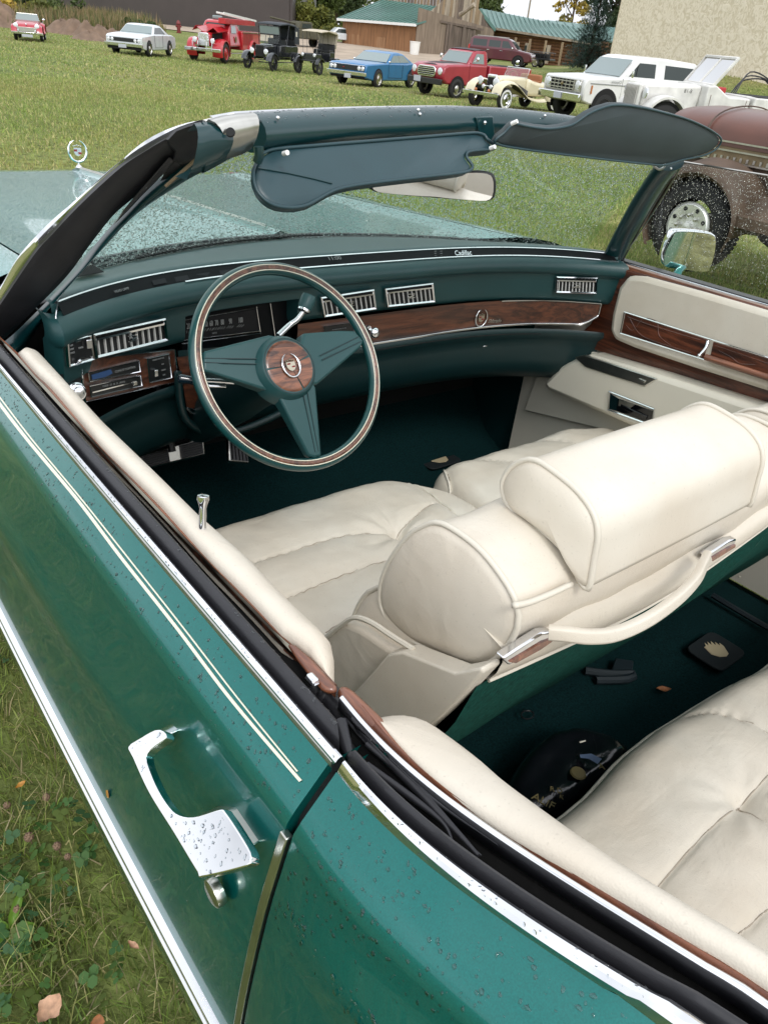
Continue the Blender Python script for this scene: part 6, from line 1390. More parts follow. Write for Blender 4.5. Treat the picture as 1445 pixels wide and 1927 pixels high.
# dried clover heads, fallen leaves
M_SEED = mat('dried_flower', (.20, .13, .085), .9, var=.4, vscale=300, bump=1.5, bscale=350)
for i, ((px, py), lab) in enumerate((((55, 1575), 'grey dried clover head beside the chrome moulding, level with the yellow leaf'), ((108, 1592), 'round dried clover head right of the grey one in the grass'), ((33, 1712), 'pale dried clover head at the left edge of the lawn'), ((14, 1515), 'brown dried clover head near the upper left of the lawn'), ((128, 1612), 'small dried clover head nearest the chrome moulding'), ((88, 1500), 'dull dried clover head among the clover leaves'))):
    c = atw(px, py, z=.035); m = MB()
    for k in range(26):
        t, p_ = math.acos(1-2*(k+.5)/26), k*2.4; d = np.array([math.sin(t)*math.cos(p_), math.sin(t)*math.sin(p_), math.cos(t)]); m.ball(d*.0055, .0034, 6, 4, (1, 1, 1.1))
    m.tube([(0, 0, -.004), (.002, .001, -.02), (.003, 0, -.036)], .0009, 5); o = m.build('clover_head', M_SEED, None, smooth=90); o.location = c; o.scale = [(1.15, 1, 1.05, .9, .8, .95)[i]]*3; tag(o, lab, 'clover head', 'dried clover heads in the grass')
for (px, py), L_, W_, mt, rot, lab in (((95, 1900), .045, .019, M_LEAFT, .4, 'broad pale brown leaf lying in the grass at the bottom left corner'), ((252, 1780), .026, .005, M_LEAFT, -1.2, 'narrow curled pinkish leaf caught upright in the grass'), ((40, 1478), .022, .006, M_LEAFY, .2, 'small yellow leaf in the grass beside the sill'), ((185, 1925), .022, .010, M_LEAFB, 1, 'small brown leaf at the bottom edge of the lawn')):
    c = atw(px, py, z=.045); u = np.array([math.cos(rot), math.sin(rot), .1]); v = np.array([-u[1], u[0], 0]); o = leafmesh('leaf', (0, 0, 0), u, v, np.array([0, 0, 1.]), L_, W_, mt, .25, 9); o.location = c; tag(o, lab, 'leaf')
# a dandelion-like leaf
M_WEED = mat('weed_leaf', (.10, .19, .02), .5, var=.25, vscale=60)
WD = empty('broad_weed', atw(20, 1752, z=.03)); 
for k, (rot, L_) in enumerate(((.9, .06), (2.2, .05), (-.6, .045), (3.6, .05), (4.7, .04))):
    u = np.array([math.cos(rot), math.sin(rot), .25]); v = np.array([-math.sin(rot), math.cos(rot), 0]); o = leafmesh('leaf', u*L_*.5, u, v, np.array([0, 0, 1.]), L_, .009, M_WEED, .2, k); o.parent = WD
tag(WD, 'flat weed with broad yellow-green leaves in the lawn', 'weed')
# ================================================================== parked vehicles
M_VG = mat('vehicle_glass', (.030, .040, .038), .05, spec=.5)
M_VGL = mat('pale_glass', (.20, .25, .25), .06, spec=.6)
M_TYRE = mat('tyre', (.014, .014, .014), .8, bump=.5, bscale=60)
M_ARCH = mat('arch_shade_and_black', (.006, .006, .006), .9)  # flat black for painted wheel-arch shade, also for dark parts and print
M_LENS = mat('headlamp_lens', (.62, .64, .66), .08, coat=1)
M_PLATE = mat('number_plate', (.40, .42, .46), .5)
def vpaint(name, c, rough=.30): return mat(name, c, rough, coat=.7, var=.10, vscale=2.5)
def yawto(px, theta, side=1):
    "rz for a vehicle (nose along +y) seen at image x=px, turned theta degrees from facing the camera"
    d = ray(px, 20+.1*px, BW); h = math.atan2(d[0], d[1]); f = h+math.pi+R(theta)*side   # heading of its nose (clockwise from +y)
    return -f
def place(name, px, dist, theta, label, cat, side=1, dz=0, group=None):
    p = atw(px, 60, dist); z = float(terr(p[0], p[1]))+dz; e = empty(name, (p[0], p[1], z), yawto(px, theta, side)); tag(e, label, cat, group); return e
def slab(name, prof, hw, mt, parent, bevel=.04, smooth=75, sub=3):
    "side profile (y,z) spanned across the width; hw(z,y) = half width"
    P = prof; n = len(P); V = []; 
    xs = (-1, -.55, 0, .55, 1); m = MB(); rows = [[(k*hw(z, y), y, z+(.018 if abs(k) < .9 and z > .6 else 0)) for y, z in P] for k in xs]
    m.grid(rows, cv=True, cap=True); return m.build(name, mt, parent, bevel=bevel, smooth=smooth)
def vwheel(parent, x, y, r, w, hub, name='wheel', spokes=0, white=0, hubr=.6, spmat=None):
    s = 1 if x > 0 else -1; c = np.array([x, y, r]); a = (s, 0, 0)
    m = MB(); m.lathe([(r*.62, -w), (r*.92, -w), (r, -w*.8), (r, -w*.15), (r*.93, 0), (r*.66, .004)], c, a, 28, caps=False); W = m.build(name, M_TYRE, parent, smooth=50)
    if white: m = MB(); m.lathe([(r*.86, .0025), (r*.68, .0065)], c, a, 28, caps=False); m.build('white_wall', M_WHITE, W)
    if spokes:
        m = MB(); m.lathe([(r*.66, -.01), (r*.62, -.02), (r*.66, -.04)], c, a, 24, caps=False); m.build('rim', spmat or M_CHROMED, W)
        for k in range(spokes):
            t = k*2*math.pi/spokes; m = MB(); m.tube([c+np.array([s*.01, 0, 0]), c+np.array([-s*.02, math.cos(t)*r*.64, math.sin(t)*r*.64])], .012, 5); m.build('spoke', spmat or M_CHROMED, W)
        m = MB(); m.lathe([(.06, -.04), (.06, .02), (.03, .04), (.002, .045)], c, a, 14); m.build('hub', spmat or M_CHROMED, W)
    else:
        m = MB(); m.lathe([(r*.66, .0), (r*.62, -.03), (r*.50, -.035), (r*.32, -.005), (r*.28, .012), (r*.16, .02), (.002, .024)], c, a, 24, caps=False); m.build('rim', hub, W, smooth=40)
    return W
def four(parent, x, yf_, yr_, r, w, hub, **k):
    for y in (yf_, yr_):
        for s in (-1, 1): vwheel(parent, s*x, y, r, w, hub, **k)
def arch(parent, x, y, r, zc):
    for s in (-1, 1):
        m = MB(); pts = [(r*math.cos(t), r*math.sin(t)) for t in np.linspace(-.35, math.pi+.35, 18)]; m.prism(pts, (s*x, y, zc), (0, 1, 0), (0, 0, 1), (s, 0, 0), .006); m.build('wheel_well_shade', M_ARCH, parent, smooth=0)  # flat black disc on the body side paints the shade inside the arch
def sidewin(parent, pts, xf, mt=None, name='side_window', both=True, th=.012):
    for s in ((-1, 1) if both else (-1,)):
        m = MB(); A = [(s*(xf(z)+th*.3), y, z) for y, z in pts]; B = [(s*(xf(z)-th), y, z) for y, z in pts]; n = len(pts)
        m.add(A+B, [tuple(range(n)), tuple(range(n, 2*n))[::-1]]+[(i, (i+1) % n, n+(i+1) % n, n+i) for i in range(n)]); m.build(name, mt or M_VG, parent, smooth=0)
def frontglass(parent, y0, z0, y1, z1, w0, w1, mt=None, name='windshield', off=.012, frame=None):
    d = np.array([0, z1-z0, -(y1-y0)]); d = d/np.linalg.norm(d); d = d if d[1] > 0 else -d
    if name == 'rear_window': d = -d if d[1] > 0 else d
    A = np.array([(-w0, y0, z0), (w0, y0, z0), (w1, y1, z1), (-w1, y1, z1)]); m = MB(); m.add(list(A+d*off)+list(A-d*.01), [(0, 1, 2, 3), (7, 6, 5, 4), (0, 1, 5, 4), (1, 2, 6, 5), (2, 3, 7, 6), (3, 0, 4, 7)]); o = m.build(name, mt or M_VGL, parent, smooth=0)
    if frame: m = MB(); m.tube([p+d*off for p in A], .014, 5, closed=True); m.build('glass_frame', frame, parent)
def lamp(parent, x, y, z, r, both=True, mt=M_LENS):
    for s in ((-1, 1) if both else (1,)):
        m = MB(); m.lathe([(r, -.03), (r*1.08, .0), (r*.95, .012)], (s*x, y, z), (0, 1, 0), 16, caps=True); L_ = m.build('headlight', M_CHROME, parent, smooth=60)
        m = MB(); m.lathe([(r*.9, .013), (r*.5, .024), (.002, .028)], (s*x, y, z), (0, 1, 0), 16); m.build('lens', mt, L_, smooth=60)
def bar(name, parent, p, q, w, h, mt=M_CHROME, bev=.01, up=(0, 0, 1)):
    m = MB(); m.sweep([p, (np.array(p)+np.array(q))/2, q], SQ(w, h), up=up); return m.build(name, mt, parent, bevel=bev)
def bx_(name, parent, c, s, mt, bev=.01, taper=1, rot=None):
    m = MB(); m.box(c, s, rot, taper); return m.build(name, mt, parent, bevel=bev)
def doorline(parent, x, pts, mt=M_ARCH):
    for s in (-1, 1):
        m = MB(); m.tube([(s*x(z), y, z) for y, z in pts], .006, 4); m.build('door_gap', mt, parent, smooth=0)
def arcpts(yc, zc, r, a0, a1, n=14): return [(yc+r*math.cos(R(t)), zc+r*math.sin(R(t))) for t in np.linspace(a0, a1, n)]
def fender(parent, x0, x1, yc, zc, r, a0, a1, mt, name='fender', th=.03, crown=.05):
    for s in (-1, 1):
        m = MB(); rows = []
        for t in np.linspace(R(a0), R(a1), 18):
            rows.append([np.array([s*(x0+(x1-x0)*k), yc+(r+crown*math.sin(k*math.pi)**.7)*math.cos(t), zc+(r+crown*math.sin(k*math.pi)**.7)*math.sin(t)]) for k in np.linspace(0, 1, 7)]+[np.array([s*x1, yc+(r-.05)*math.cos(t), zc+(r-.05)*math.sin(t)])])
        m.grid(rows); m.build(name, mt, parent, smooth=60)
def sedan(V, col, L, W, pr, cab, wy, wr, hub, hwf, glass, wlip=.02, arch_r=None, roofmat=None, bev=.05):
    "pr = lower body profile, cab = dict(y0,z0,y1,z1,y2,z2,y3,z3) greenhouse (windshield base/top, back top/base)"
    body = slab('body', pr, hwf, col, V, bev)
    c = cab; hwc = lambda z, y=0: W/2*.94-(z-c['z0'])*.42
    rows = [(c['y0'], c['z0']-.05), (c['y1'], c['z1']-.02), (c['y1']-.15, c['z1']+.015), ((c['y1']+c['y2'])/2, c['z1']+.035), (c['y2']+.12, c['z2']+.01), (c['y2'], c['z2']-.02), (c['y3'], c['z3']-.05)]
    slab('roof', rows, lambda z, y: hwc(z), roofmat or col, V, .035)
    k0, k1 = .12, .90
    def on(k, a, b): return (c[a]+(c[b]-c[a])*k)
    frontglass(V, on(k0, 'y0', 'y1'), on(k0, 'z0', 'z1'), on(k1, 'y0', 'y1'), on(k1, 'z0', 'z1'), hwc(on(k0, 'z0', 'z1'))-.07, hwc(on(k1, 'z0', 'z1'))-.07, glass)
    frontglass(V, on(k0, 'y3', 'y2'), on(k0, 'z3', 'z2'), on(k1, 'y3', 'y2'), on(k1, 'z3', 'z2'), hwc(on(k0, 'z3', 'z2'))-.08, hwc(on(k1, 'z3', 'z2'))-.08, glass, name='rear_window')
    for s, y in ((1, wy[0]), (1, wy[1])): arch(V, hwf(wr, y)-.003, y, arch_r or wr*1.16, wr)
    four(V, W/2-.005+wlip*.5, wy[0], wy[1], wr, .2, hub)
    return body, hwc

# --- red roadster, far left
V = place('red_roadster', 57, 51, 4, 'small red open roadster with two protruding headlights at the far left of the field', 'sports car')
RED1 = vpaint('roadster_red', (.38, .018, .035)); hwf = lambda z, y: .70+.03*math.sin(min(1, z/.8)*3)
slab('body', [(1.82, .30), (1.84, .55), (1.70, .72), (1.2, .82), (.55, .88), (.2, .88), (-.5, .80), (-1.0, .86), (-1.6, .76), (-1.86, .5), (-1.84, .3)], lambda z, y: .56 if z > .7 else .60, RED1, V, .08)
for y, zt in ((1.15, .76), (-1.15, .80)):
    for s in (-1, 1):
        m = MB(); rows = []
        for k in (0, .3, .7, 1): rows.append([(s*(.48+.26*k), y+yy_, (zt-.02*k*k*4)*zz+.0) for yy_, zz in ((.75, .45), (.66, .85), (.35, 1.0), (-.1, 1.02), (-.45, .92), (-.62, .45))])
        m.grid(rows); m.build('fender', RED1, V, smooth=70)
frontglass(V, .42, .88, .25, 1.18, .58, .50, M_VGL, frame=M_CHROMED); four(V, .70, 1.15, -1.15, .31, .15, M_CHROMED)
lamp(V, .50, 1.80, .66, .11); bar('bumper', V, (-.74, 1.95, .36), (.74, 1.95, .36), .05, .10); m = MB()
for k in range(15): m.box((-.42+k*.06, 1.86, .52), (.012, .02, .15))
t_ = m.build('grille', M_CHROMED, V); t_['kind'] = 'stuff'
bx_('grille_mesh', V, (0, 1.845, .52), (.90, .02, .20), M_CHROMED, .01); bx_('number_plate', V, (.0, 2.0, .25), (.52, .02, .12), M_PLATE); 
for s in (-1, 1): bx_('overrider', V, (s*.40, 1.99, .42), (.06, .06, .20), M_CHROME, .02)
m = MB(); m.tube([(-.72, .7, .82), (-.78, .72, .95)], .012, 5); m.ball((-.80, .72, .98), .075, 10, 8, (1, .5, .8)); m.build('wing_mirror', M_CHROME, V)
m = MB(); m.ball((0, 1.78, .74), .04, 8, 6); m.build('badge', M_CHROME, V)
for s in (-1, 1): bx_('seat_back', V, (s*.28, -.35, .82), (.42, .12, .34), M_BLACKP, .05)

# --- white coupe
V = place('white_coupe', 268, 47.5, 21, 'white two-door hardtop coupe between the red roadster and the fire engine', 'car')
WH1 = vpaint('coupe_white', (.60, .64, .66)); hwf = lambda z, y: .94-.10*abs(z-.62)-.05*max(0, abs(y)-2.1)
body, hwc = sedan(V, WH1, 5.0, 1.88, [(2.48, .34), (2.52, .56), (2.50, .80), (2.36, .86), (.95, .95), (.3, .95), (-1.0, .95), (-1.9, .94), (-2.45, .84), (-2.50, .5), (-2.42, .30), (-1.9, .26), (1.9, .26)], dict(y0=.92, z0=.93, y1=.25, z1=1.32, y2=-.72, z2=1.31, y3=-1.65, z3=.93), (1.52, -1.45), .33, M_CHROMED, hwf, M_VGL)
sidewin(V, [(.66, .97), (.20, 1.24), (-.62, 1.25), (-.95, .97)], hwc); doorline(V, lambda z: hwf(z, 0)+.004, [(.75, .92), (.72, .4), (-.42, .38), (-.45, .92)])
bx_('grille', V, (0, 2.50, .66), (1.60, .06, .16), M_BLACKP, .01); lamp(V, .76, 2.53, .66, .075); lamp(V, .58, 2.53, .66, .075)
bar('bumper', V, (-.96, 2.56, .46), (.96, 2.56, .46), .08, .14); bx_('valance', V, (0, 2.48, .33), (1.7, .08, .14), M_ARCH); bx_('number_plate', V, (.05, 2.62, .40), (.40, .02, .15), M_PLATE, .004); bar('grille_trim', V, (-.88, 2.54, .76), (.88, 2.54, .76), .03, .02)

# --- fire engine
V = place('fire_engine', 412, 49.5, 23, 'old red fire engine with its engine covers folded up and a ladder along the top', 'fire engine', dz=.02)
RED2 = vpaint('fire_red', (.42, .012, .020)); hw1 = lambda z, y: .78 if z < 1.1 else .78-(z-1.1)*.12
slab('cab', [(.55, .75), (.55, 1.30), (.35, 1.62), (.15, 1.88), (-.1, 1.94), (-.9, 1.90), (-1.0, 1.2), (-1.0, .75)], lambda z, y: .88-(max(0, z-1.2))*.22, RED2, V, .08)
frontglass(V, .50, 1.36, .22, 1.80, .68, .58, M_VG); sidewin(V, [(.28, 1.40), (.10, 1.72), (-.45, 1.72), (-.45, 1.40)], lambda z: .89-(max(0, z-1.2))*.22, M_VGL)
slab('nose', [(1.98, .70), (1.98, 1.22), (1.80, 1.34), (.60, 1.40), (.6, .8)], lambda z, y: .34+.10*(1.98-y)/1.4, RED2, V, .08)
slab('engine_bay', [(1.75, .85), (1.75, 1.30), (.62, 1.36), (.62, .85)], lambda z, y: .36+.12*(1.98-y)/1.4, M_ARCH, V, .01)
for s in (-1, 1):
    for k, (x0, z0, x1, z1) in enumerate(((.10, 1.42, .48, 1.66), (.48, 1.66, .80, 1.50))):
        m = MB(); m.add([(s*x0, .62, z0), (s*x1, .62, z1), (s*x1*.9, 1.85, z1-.1), (s*x0, 1.9, z0-.04)]+[(s*x0, .62, z0-.02), (s*x1, .62, z1-.02), (s*x1*.9, 1.85, z1-.12), (s*x0, 1.9, z0-.06)], [(0, 1, 2, 3), (4, 5, 6, 7), (0, 1, 5, 4), (1, 2, 6, 5), (2, 3, 7, 6), (3, 0, 4, 7)]); m.build('engine_cover', RED2, V, smooth=0)
G_ = bx_('grille', V, (0, 2.0, 1.02), (.56, .10, .62), M_CHROME, .05, .9)
for k in range(9): bar('grille_bar', V, (-.29, 2.07, .76+k*.065), (.29, 2.07, .76+k*.065), .025, .022, bev=.004)
for k in (-1, 1): bar('grille_side_bar', V, (k*.30, 2.06, .72), (k*.27, 2.05, 1.30), .03, .03, bev=.004, up=(0, 1, 0))
fender(V, .44, 1.02, 1.42, .50, .56, -25, 200, RED2); fender(V, .60, 1.08, -2.6, .50, .58, -10, 190, RED2)
for y in (1.42, -2.6): arch(V, .93, y, .52, .48)
four(V, 1.0, 1.42, -2.6, .46, .24, mat('wheel_red', (.35, .01, .015), .4, coat=.5))
lamp(V, .50, 2.06, .98, .12); bar('bumper', V, (-1.02, 2.22, .56), (1.02, 2.22, .56), .06, .16, bev=.02)
for s in (-.55, -.25, .25, .55): bar('bumper_guard', V, (s, 2.26, .52), (s, 2.24, .95), .03, .03, up=(0, 1, 0))
bx_('fog_lamp', V, (.32, 2.30, .74), (.12, .08, .10), M_GOLD, .02); bar('running_board', V, (.95, .8, .46), (.95, -2.0, .46), .32, .05, M_CHROMED); bar('running_board', V, (-.95, .8, .46), (-.95, -2.0, .46), .32, .05, M_CHROMED)
slab('hose_body', [(-1.05, .60), (-1.05, 1.50), (-3.9, 1.50), (-3.9, .60)], lambda z, y: .96, RED2, V, .04)
for k in range(7):
    for s in (-1, 1): bx_('slatted_rail', V, (s*.985, -1.25-k*.22, 1.12), (.02, .05, .55), vpaint('rail_red', (.25, .02, .02)), .004)
for s in (-1, 1): bar('rail_top', V, (s*.99, -1.1, 1.46), (s*.99, -3.8, 1.46), .04, .05, M_GOLD)
bx_('pump_panel', V, (0, -1.35, 1.60), (1.2, .35, .35), M_CHROMED, .02)
for x, z in ((.50, 1.62), (.62, 1.70), (.40, 1.78)): 
    m = MB(); m.ball((x, -1.05, z), .08, 10, 8); m.build('spot_lamp', M_CHROME, V)
bx_('beacon', V, (.2, -.35, 2.05), (.5, .3, .18), M_VGL, .05)
LD_ = empty('roof_ladder', (0, 0, 0), parent=V)
for x in (-.82, -.42): bar('ladder_rail', LD_, (x, 1.2, 2.28), (x, -3.6, 2.05), .04, .09, M_WHITE, bev=0)
for k in range(18): t = k/17; bar('ladder_rung', LD_, (-.82, 1.1-4.6*t, 2.28-.22*t), (-.42, 1.1-4.6*t, 2.28-.22*t), .035, .035, M_WHITE, bev=0)
bx_('ladder_box', V, (-.62, -1.2, 1.92), (.40, 4.4, .26), RED2, .02)
m = MB(); m.prism([(.13*math.cos(t), .16*math.sin(t)) for t in np.linspace(0, 6.28, 9)[:-1]], (.895, -.25, 1.10), (0, 1, 0), (0, 0, 1), (1, 0, 0), .006); m.build('door_emblem', M_GOLD, V); m = MB(); m.prism([(.13*math.cos(t), .16*math.sin(t)) for t in np.linspace(0, 6.28, 9)[:-1]], (-.895, -.25, 1.10), (0, 1, 0), (0, 0, 1), (-1, 0, 0), .006); m.build('door_emblem', M_GOLD, V)

# --- black touring car
V = place('black_touring_car', 514, 45.5, 30, 'black antique touring car with upright windshield, folding top and wire wheels', 'antique car')
BK = vpaint('enamel_black', (.012, .014, .017), .2)
slab('tub', [(.30, .62), (.28, 1.14), (-.2, 1.18), (-.9, 1.16), (-1.45, 1.20), (-1.62, 1.05), (-1.55, .62)], lambda z, y: .62, BK, V, .06)
slab('hood', [(1.20, .68), (1.20, 1.05), (1.1, 1.10), (.30, 1.16), (.30, .66)], lambda z, y: .26+.14*(1.2-y)/.9, BK, V, .06)
bx_('radiator', V, (0, 1.24, .86), (.54, .10, .52), BK, .03); bx_('radiator_core', V, (0, 1.295, .85), (.44, .01, .42), M_ARCH, 0)
slab('folding_top', [(.42, 1.98), (.36, 2.06), (-.4, 2.12), (-1.2, 2.06), (-1.55, 1.92), (-1.66, 1.22), (-1.58, 1.22), (-1.44, 1.86), (-1.1, 1.98), (-.4, 2.03)], lambda z, y: .66, mat('top_canvas', (.035, .042, .05), .7, var=.15, vscale=5), V, .03)
frontglass(V, .36, 1.20, .30, 1.58, .56, .56, M_GLASSC, frame=BK); frontglass(V, .32, 1.60, .40, 1.94, .56, .56, M_VGL, frame=BK)
for s in (-1, 1):
    for a, b in (((s*.62, .33, 1.15), (s*.62, .38, 2.0)), ((s*.64, -.3, 1.15), (s*.64, -.5, 2.02)), ((s*.64, -.9, 1.15), (s*.64, -.6, 2.02))):
        m = MB(); m.tube([a, b], .016, 5); m.build('top_bow', BK, V)
    bx_('rear_quarter', V, (s*.64, -1.35, 1.6), (.02, .42, .76), MATS['top_canvas'], 0); bx_('quarter_light', V, (s*.655, -1.30, 1.68), (.006, .16, .22), M_CREAMP, 0)
    bx_('rear_seat_back', V, (s*.3, -1.35, 1.25), (.5, .14, .4), M_BLACKP, .05); bx_('front_seat_back', V, (s*.3, -.45, 1.25), (.5, .12, .35), M_BLACKP, .05)
fender(V, .56, .86, 1.25, .38, .44, 10, 165, vpaint('fender_black', (.03, .034, .04), .2), crown=.03); fender(V, .60, .88, -1.25, .38, .46, 10, 175, BK, crown=.03)
four(V, .80, 1.25, -1.25, .385, .09, M_BLACKP, spokes=12, spmat=BK, name='wheel'); lamp(V, .40, 1.40, .84, .12); bx_('number_plate', V, (.12, 1.5, .42), (.32, .02, .12), M_GOLD, .003)
bar('running_board', V, (.76, .9, .42), (.76, -.9, .42), .22, .03, BK); bar('running_board', V, (-.76, .9, .42), (-.76, -.9, .42), .22, .03, BK); bar('axle', V, (-.75, 1.25, .38), (.75, 1.25, .38), .05, .05, BK)
bar('frame_rail', V, (.3, 1.4, .55), (.3, -1.6, .55), .06, .10, BK); bar('frame_rail', V, (-.3, 1.4, .55), (-.3, -1.6, .55), .06, .10, BK)

# --- antique runabout with a tan canopy
V = place('antique_runabout', 602, 45.5, 28, 'spindly black antique runabout with a tan fringed canopy beside the blue coupe', 'antique car')
TAN = mat('canopy_canvas', (.46, .41, .32), .9, var=.1, vscale=6)
slab('canopy', [(.85, 1.86), (.80, 1.92), (.1, 1.98), (-.75, 1.94), (-.95, 1.86), (-1.0, 1.62), (-.94, 1.60), (-.9, 1.82), (.1, 1.92)], lambda z, y: .58, TAN, V, .02)
bx_('canopy_back', V, (0, -.92, 1.5), (1.06, .03, .6), TAN, 0); bx_('seat_box', V, (0, -.55, .85), (1.0, .55, .40), BK, .03); bx_('seat_back', V, (0, -.80, 1.18), (1.0, .12, .42), M_BLACKP, .05)
bx_('body_box', V, (0, .75, .78), (.80, .65, .34), BK, .04); bx_('floor_pan', V, (0, .1, .62), (.80, 2.2, .06), BK, .01); bx_('seat_cushion', V, (0, -.50, 1.08), (.96, .5, .12), M_BLACKP, .04)
for s in (-1, 1):
    for a, b in (((s*.42, .95, .95), (s*.54, .80, 1.88)), ((s*.45, -.2, 1.0), (s*.54, .15, 1.9)), ((s*.48, -.7, 1.2), (s*.54, -.7, 1.9)), ((s*.40, .55, .95), (s*.50, .45, 1.9))):
        m = MB(); m.tube([a, b], .010, 5); m.build('canopy_post', BK, V)
four(V, .64, 1.05, -.80, .36, .06, BK, spokes=12, spmat=mat('spoke_dark', (.05, .05, .05), .5)); lamp(V, .34, 1.15, .88, .08)
fender(V, .54, .74, -.80, .36, .42, 15, 165, BK, crown=.02); fender(V, .54, .74, 1.05, .36, .42, 20, 150, BK, crown=.02); bar('tiller', V, (.1, .2, .7), (.2, -.15, 1.2), .03, .03, M_CHROMED)

# --- blue coupe
V = place('blue_coupe', 717, 38.8, 30, 'bright blue two-door muscle coupe with a black grille next to the red pickup', 'car')
BL = vpaint('coupe_blue', (.010, .135, .32)); hwf = lambda z, y: .97-.12*abs(z-.62)-.05*max(0, abs(y)-2.2)+.02*math.exp(-((y+1.4)/.7)**2)
body, hwc = sedan(V, BL, 5.2, 1.94, [(2.58, .36), (2.64, .60), (2.60, .80), (2.5, .86), (.9, .93), (.3, .93), (-.9, .93), (-1.4, .97), (-2.2, .93), (-2.58, .86), (-2.56, .5), (-2.5, .32), (-2.0, .27), (2.0, .27)], dict(y0=.85, z0=.91, y1=.15, z1=1.31, y2=-.85, z2=1.30, y3=-1.75, z3=.93), (1.58, -1.42), .34, M_CHROMED, hwf, M_VGL)
sidewin(V, [(.58, .96), (.10, 1.23), (-.80, 1.24), (-1.25, .99)], hwc, M_VGL); doorline(V, lambda z: hwf(z, 0)+.004, [(.75, .90), (.72, .4), (-.52, .38), (-.55, .90)])
for x in (-.08,): 
    for s in (-1, 1): bar('window_post', V, (s*(hwc(1.0)+.008), -.32, .97), (s*(hwc(1.24)+.008), -.30, 1.24), .02, .03, M_CHROMED, 0, up=(1, 0, 0))
bx_('grille', V, (0, 2.63, .70), (1.72, .06, .18), M_BLACKP, .01); lamp(V, .78, 2.66, .70, .078); lamp(V, .60, 2.66, .70, .078); bar('bumper', V, (-.97, 2.68, .50), (.97, 2.68, .50), .08, .13); bar('grille_trim', V, (-.90, 2.65, .81), (.90, 2.65, .81), .03, .02); bx_('badge', V, (.15, 2.68, .70), (.08, .02, .03), MATS['red_enamel'], 0)
bx_('valance', V, (0, 2.55, .38), (1.7, .08, .14), M_ARCH); bx_('number_plate', V, (-.1, 2.74, .40), (.32, .02, .16), M_PLATE, .004)
for s in (-1, 1): m = MB(); m.ball((s*.90, .62, .98), .06, 8, 6, (.7, 1, .8)); m.build('wing_mirror', M_CHROME, V)

# --- red pickup with black hood
V = place('red_pickup', 892, 36, 42, 'dark red vintage pickup with a matte black hood and chrome mouth grille', 'pickup')
RED3 = vpaint('pickup_red', (.30, .018, .035)); MBK = mat('matte_black_paint', (.022, .016, .016), .6, var=.3, vscale=4)
hwf = lambda z, y: .92-.06*abs(z-.8)
slab('front_body', [(2.42, .62), (2.48, .85), (2.42, 1.06), (2.2, 1.16), (1.0, 1.22), (-.12, 1.22), (-.12, .48), (1.15, .46), (2.2, .50)], hwf, RED3, V, .07)
m = MB(); m.grid([[(x, y, z+.014-.03*(x/.55)**2) for y, z in ((2.34, 1.12), (2.1, 1.19), (1.6, 1.215), (1.08, 1.24))] for x in np.linspace(-.56, .56, 7)]); m.build('hood', MBK, V, smooth=60)
hwc = lambda z, y=0: .84-(z-1.2)*.24
slab('cab_roof', [(1.05, 1.18), (.62, 1.66), (.45, 1.72), (0, 1.74), (-.14, 1.68), (-.16, 1.18)], hwc, RED3, V, .05); slab('roof_panel', [(.60, 1.70), (.2, 1.752), (-.12, 1.735), (-.13, 1.70)], lambda z, y: .71, MBK, V, .02)
frontglass(V, .99, 1.25, .67, 1.62, .72, .64, M_VGL, frame=M_CHROMED); sidewin(V, [(.80, 1.26), (.50, 1.60), (.08, 1.60), (.08, 1.26)], hwc, M_VGL)
slab('cargo_bed', [(-.22, .58), (-.22, 1.22), (-2.95, 1.20), (-2.95, .62)], lambda z, y: .92, RED3, V, .04); bx_('bed_floor', V, (0, -1.58, 1.19), (1.66, 2.6, .08), M_ARCH, 0)
fender(V, .86, .965, -1.62, .48, .46, -5, 185, RED3, crown=.02)
for y in (1.62, -1.62): arch(V, .925, y, .43, .38)
four(V, .94, 1.62, -1.62, .36, .20, M_CHROMED)
m = MB(); pts = rrect(1.02, .38, .16, 5); m.prism(pts, (0, 2.46, .88), (1, 0, 0), (0, 0, 1), (0, 1, 0), .06); m.build('grille', M_CHROME, V, bevel=.02); m = MB(); m.prism(rrect(.90, .28, .12, 5), (0, 2.515, .88), (1, 0, 0), (0, 0, 1), (0, 1, 0), .012); m.build('grille_opening', M_ARCH, V)
for k in range(4): bar('grille_bar', V, (-.44, 2.54, .78+k*.066), (.44, 2.54, .78+k*.066), .02, .028, M_CHROME, .004)
lamp(V, .72, 2.47, .92, .12); bar('bumper', V, (-.95, 2.56, .56), (.95, 2.56, .56), .10, .20, M_BLACKP, .02); bx_('number_plate', V, (.35, 2.63, .60), (.38, .02, .20), M_PLATE, .004)
for s in (-1, 1): m = MB(); m.ball((s*1.02, .70, 1.42), .07, 8, 6, (1, .5, 1.2)); m.tube([(s*.85, .75, 1.3), (s*1.0, .70, 1.40)], .012, 5); m.build('wing_mirror', M_CHROME, V)
doorline(V, lambda z: hwf(z, 0)+.004, [(.98, 1.2), (.95, .5), (-.05, .5), (-.06, 1.2)])
for y, z in ((2.0, 1.12), (-.10, 1.1)): bar('belt_trim', V, (.925, 2.2, 1.10), (.925, -.1, 1.10), .01, .02, M_CHROMED, 0)

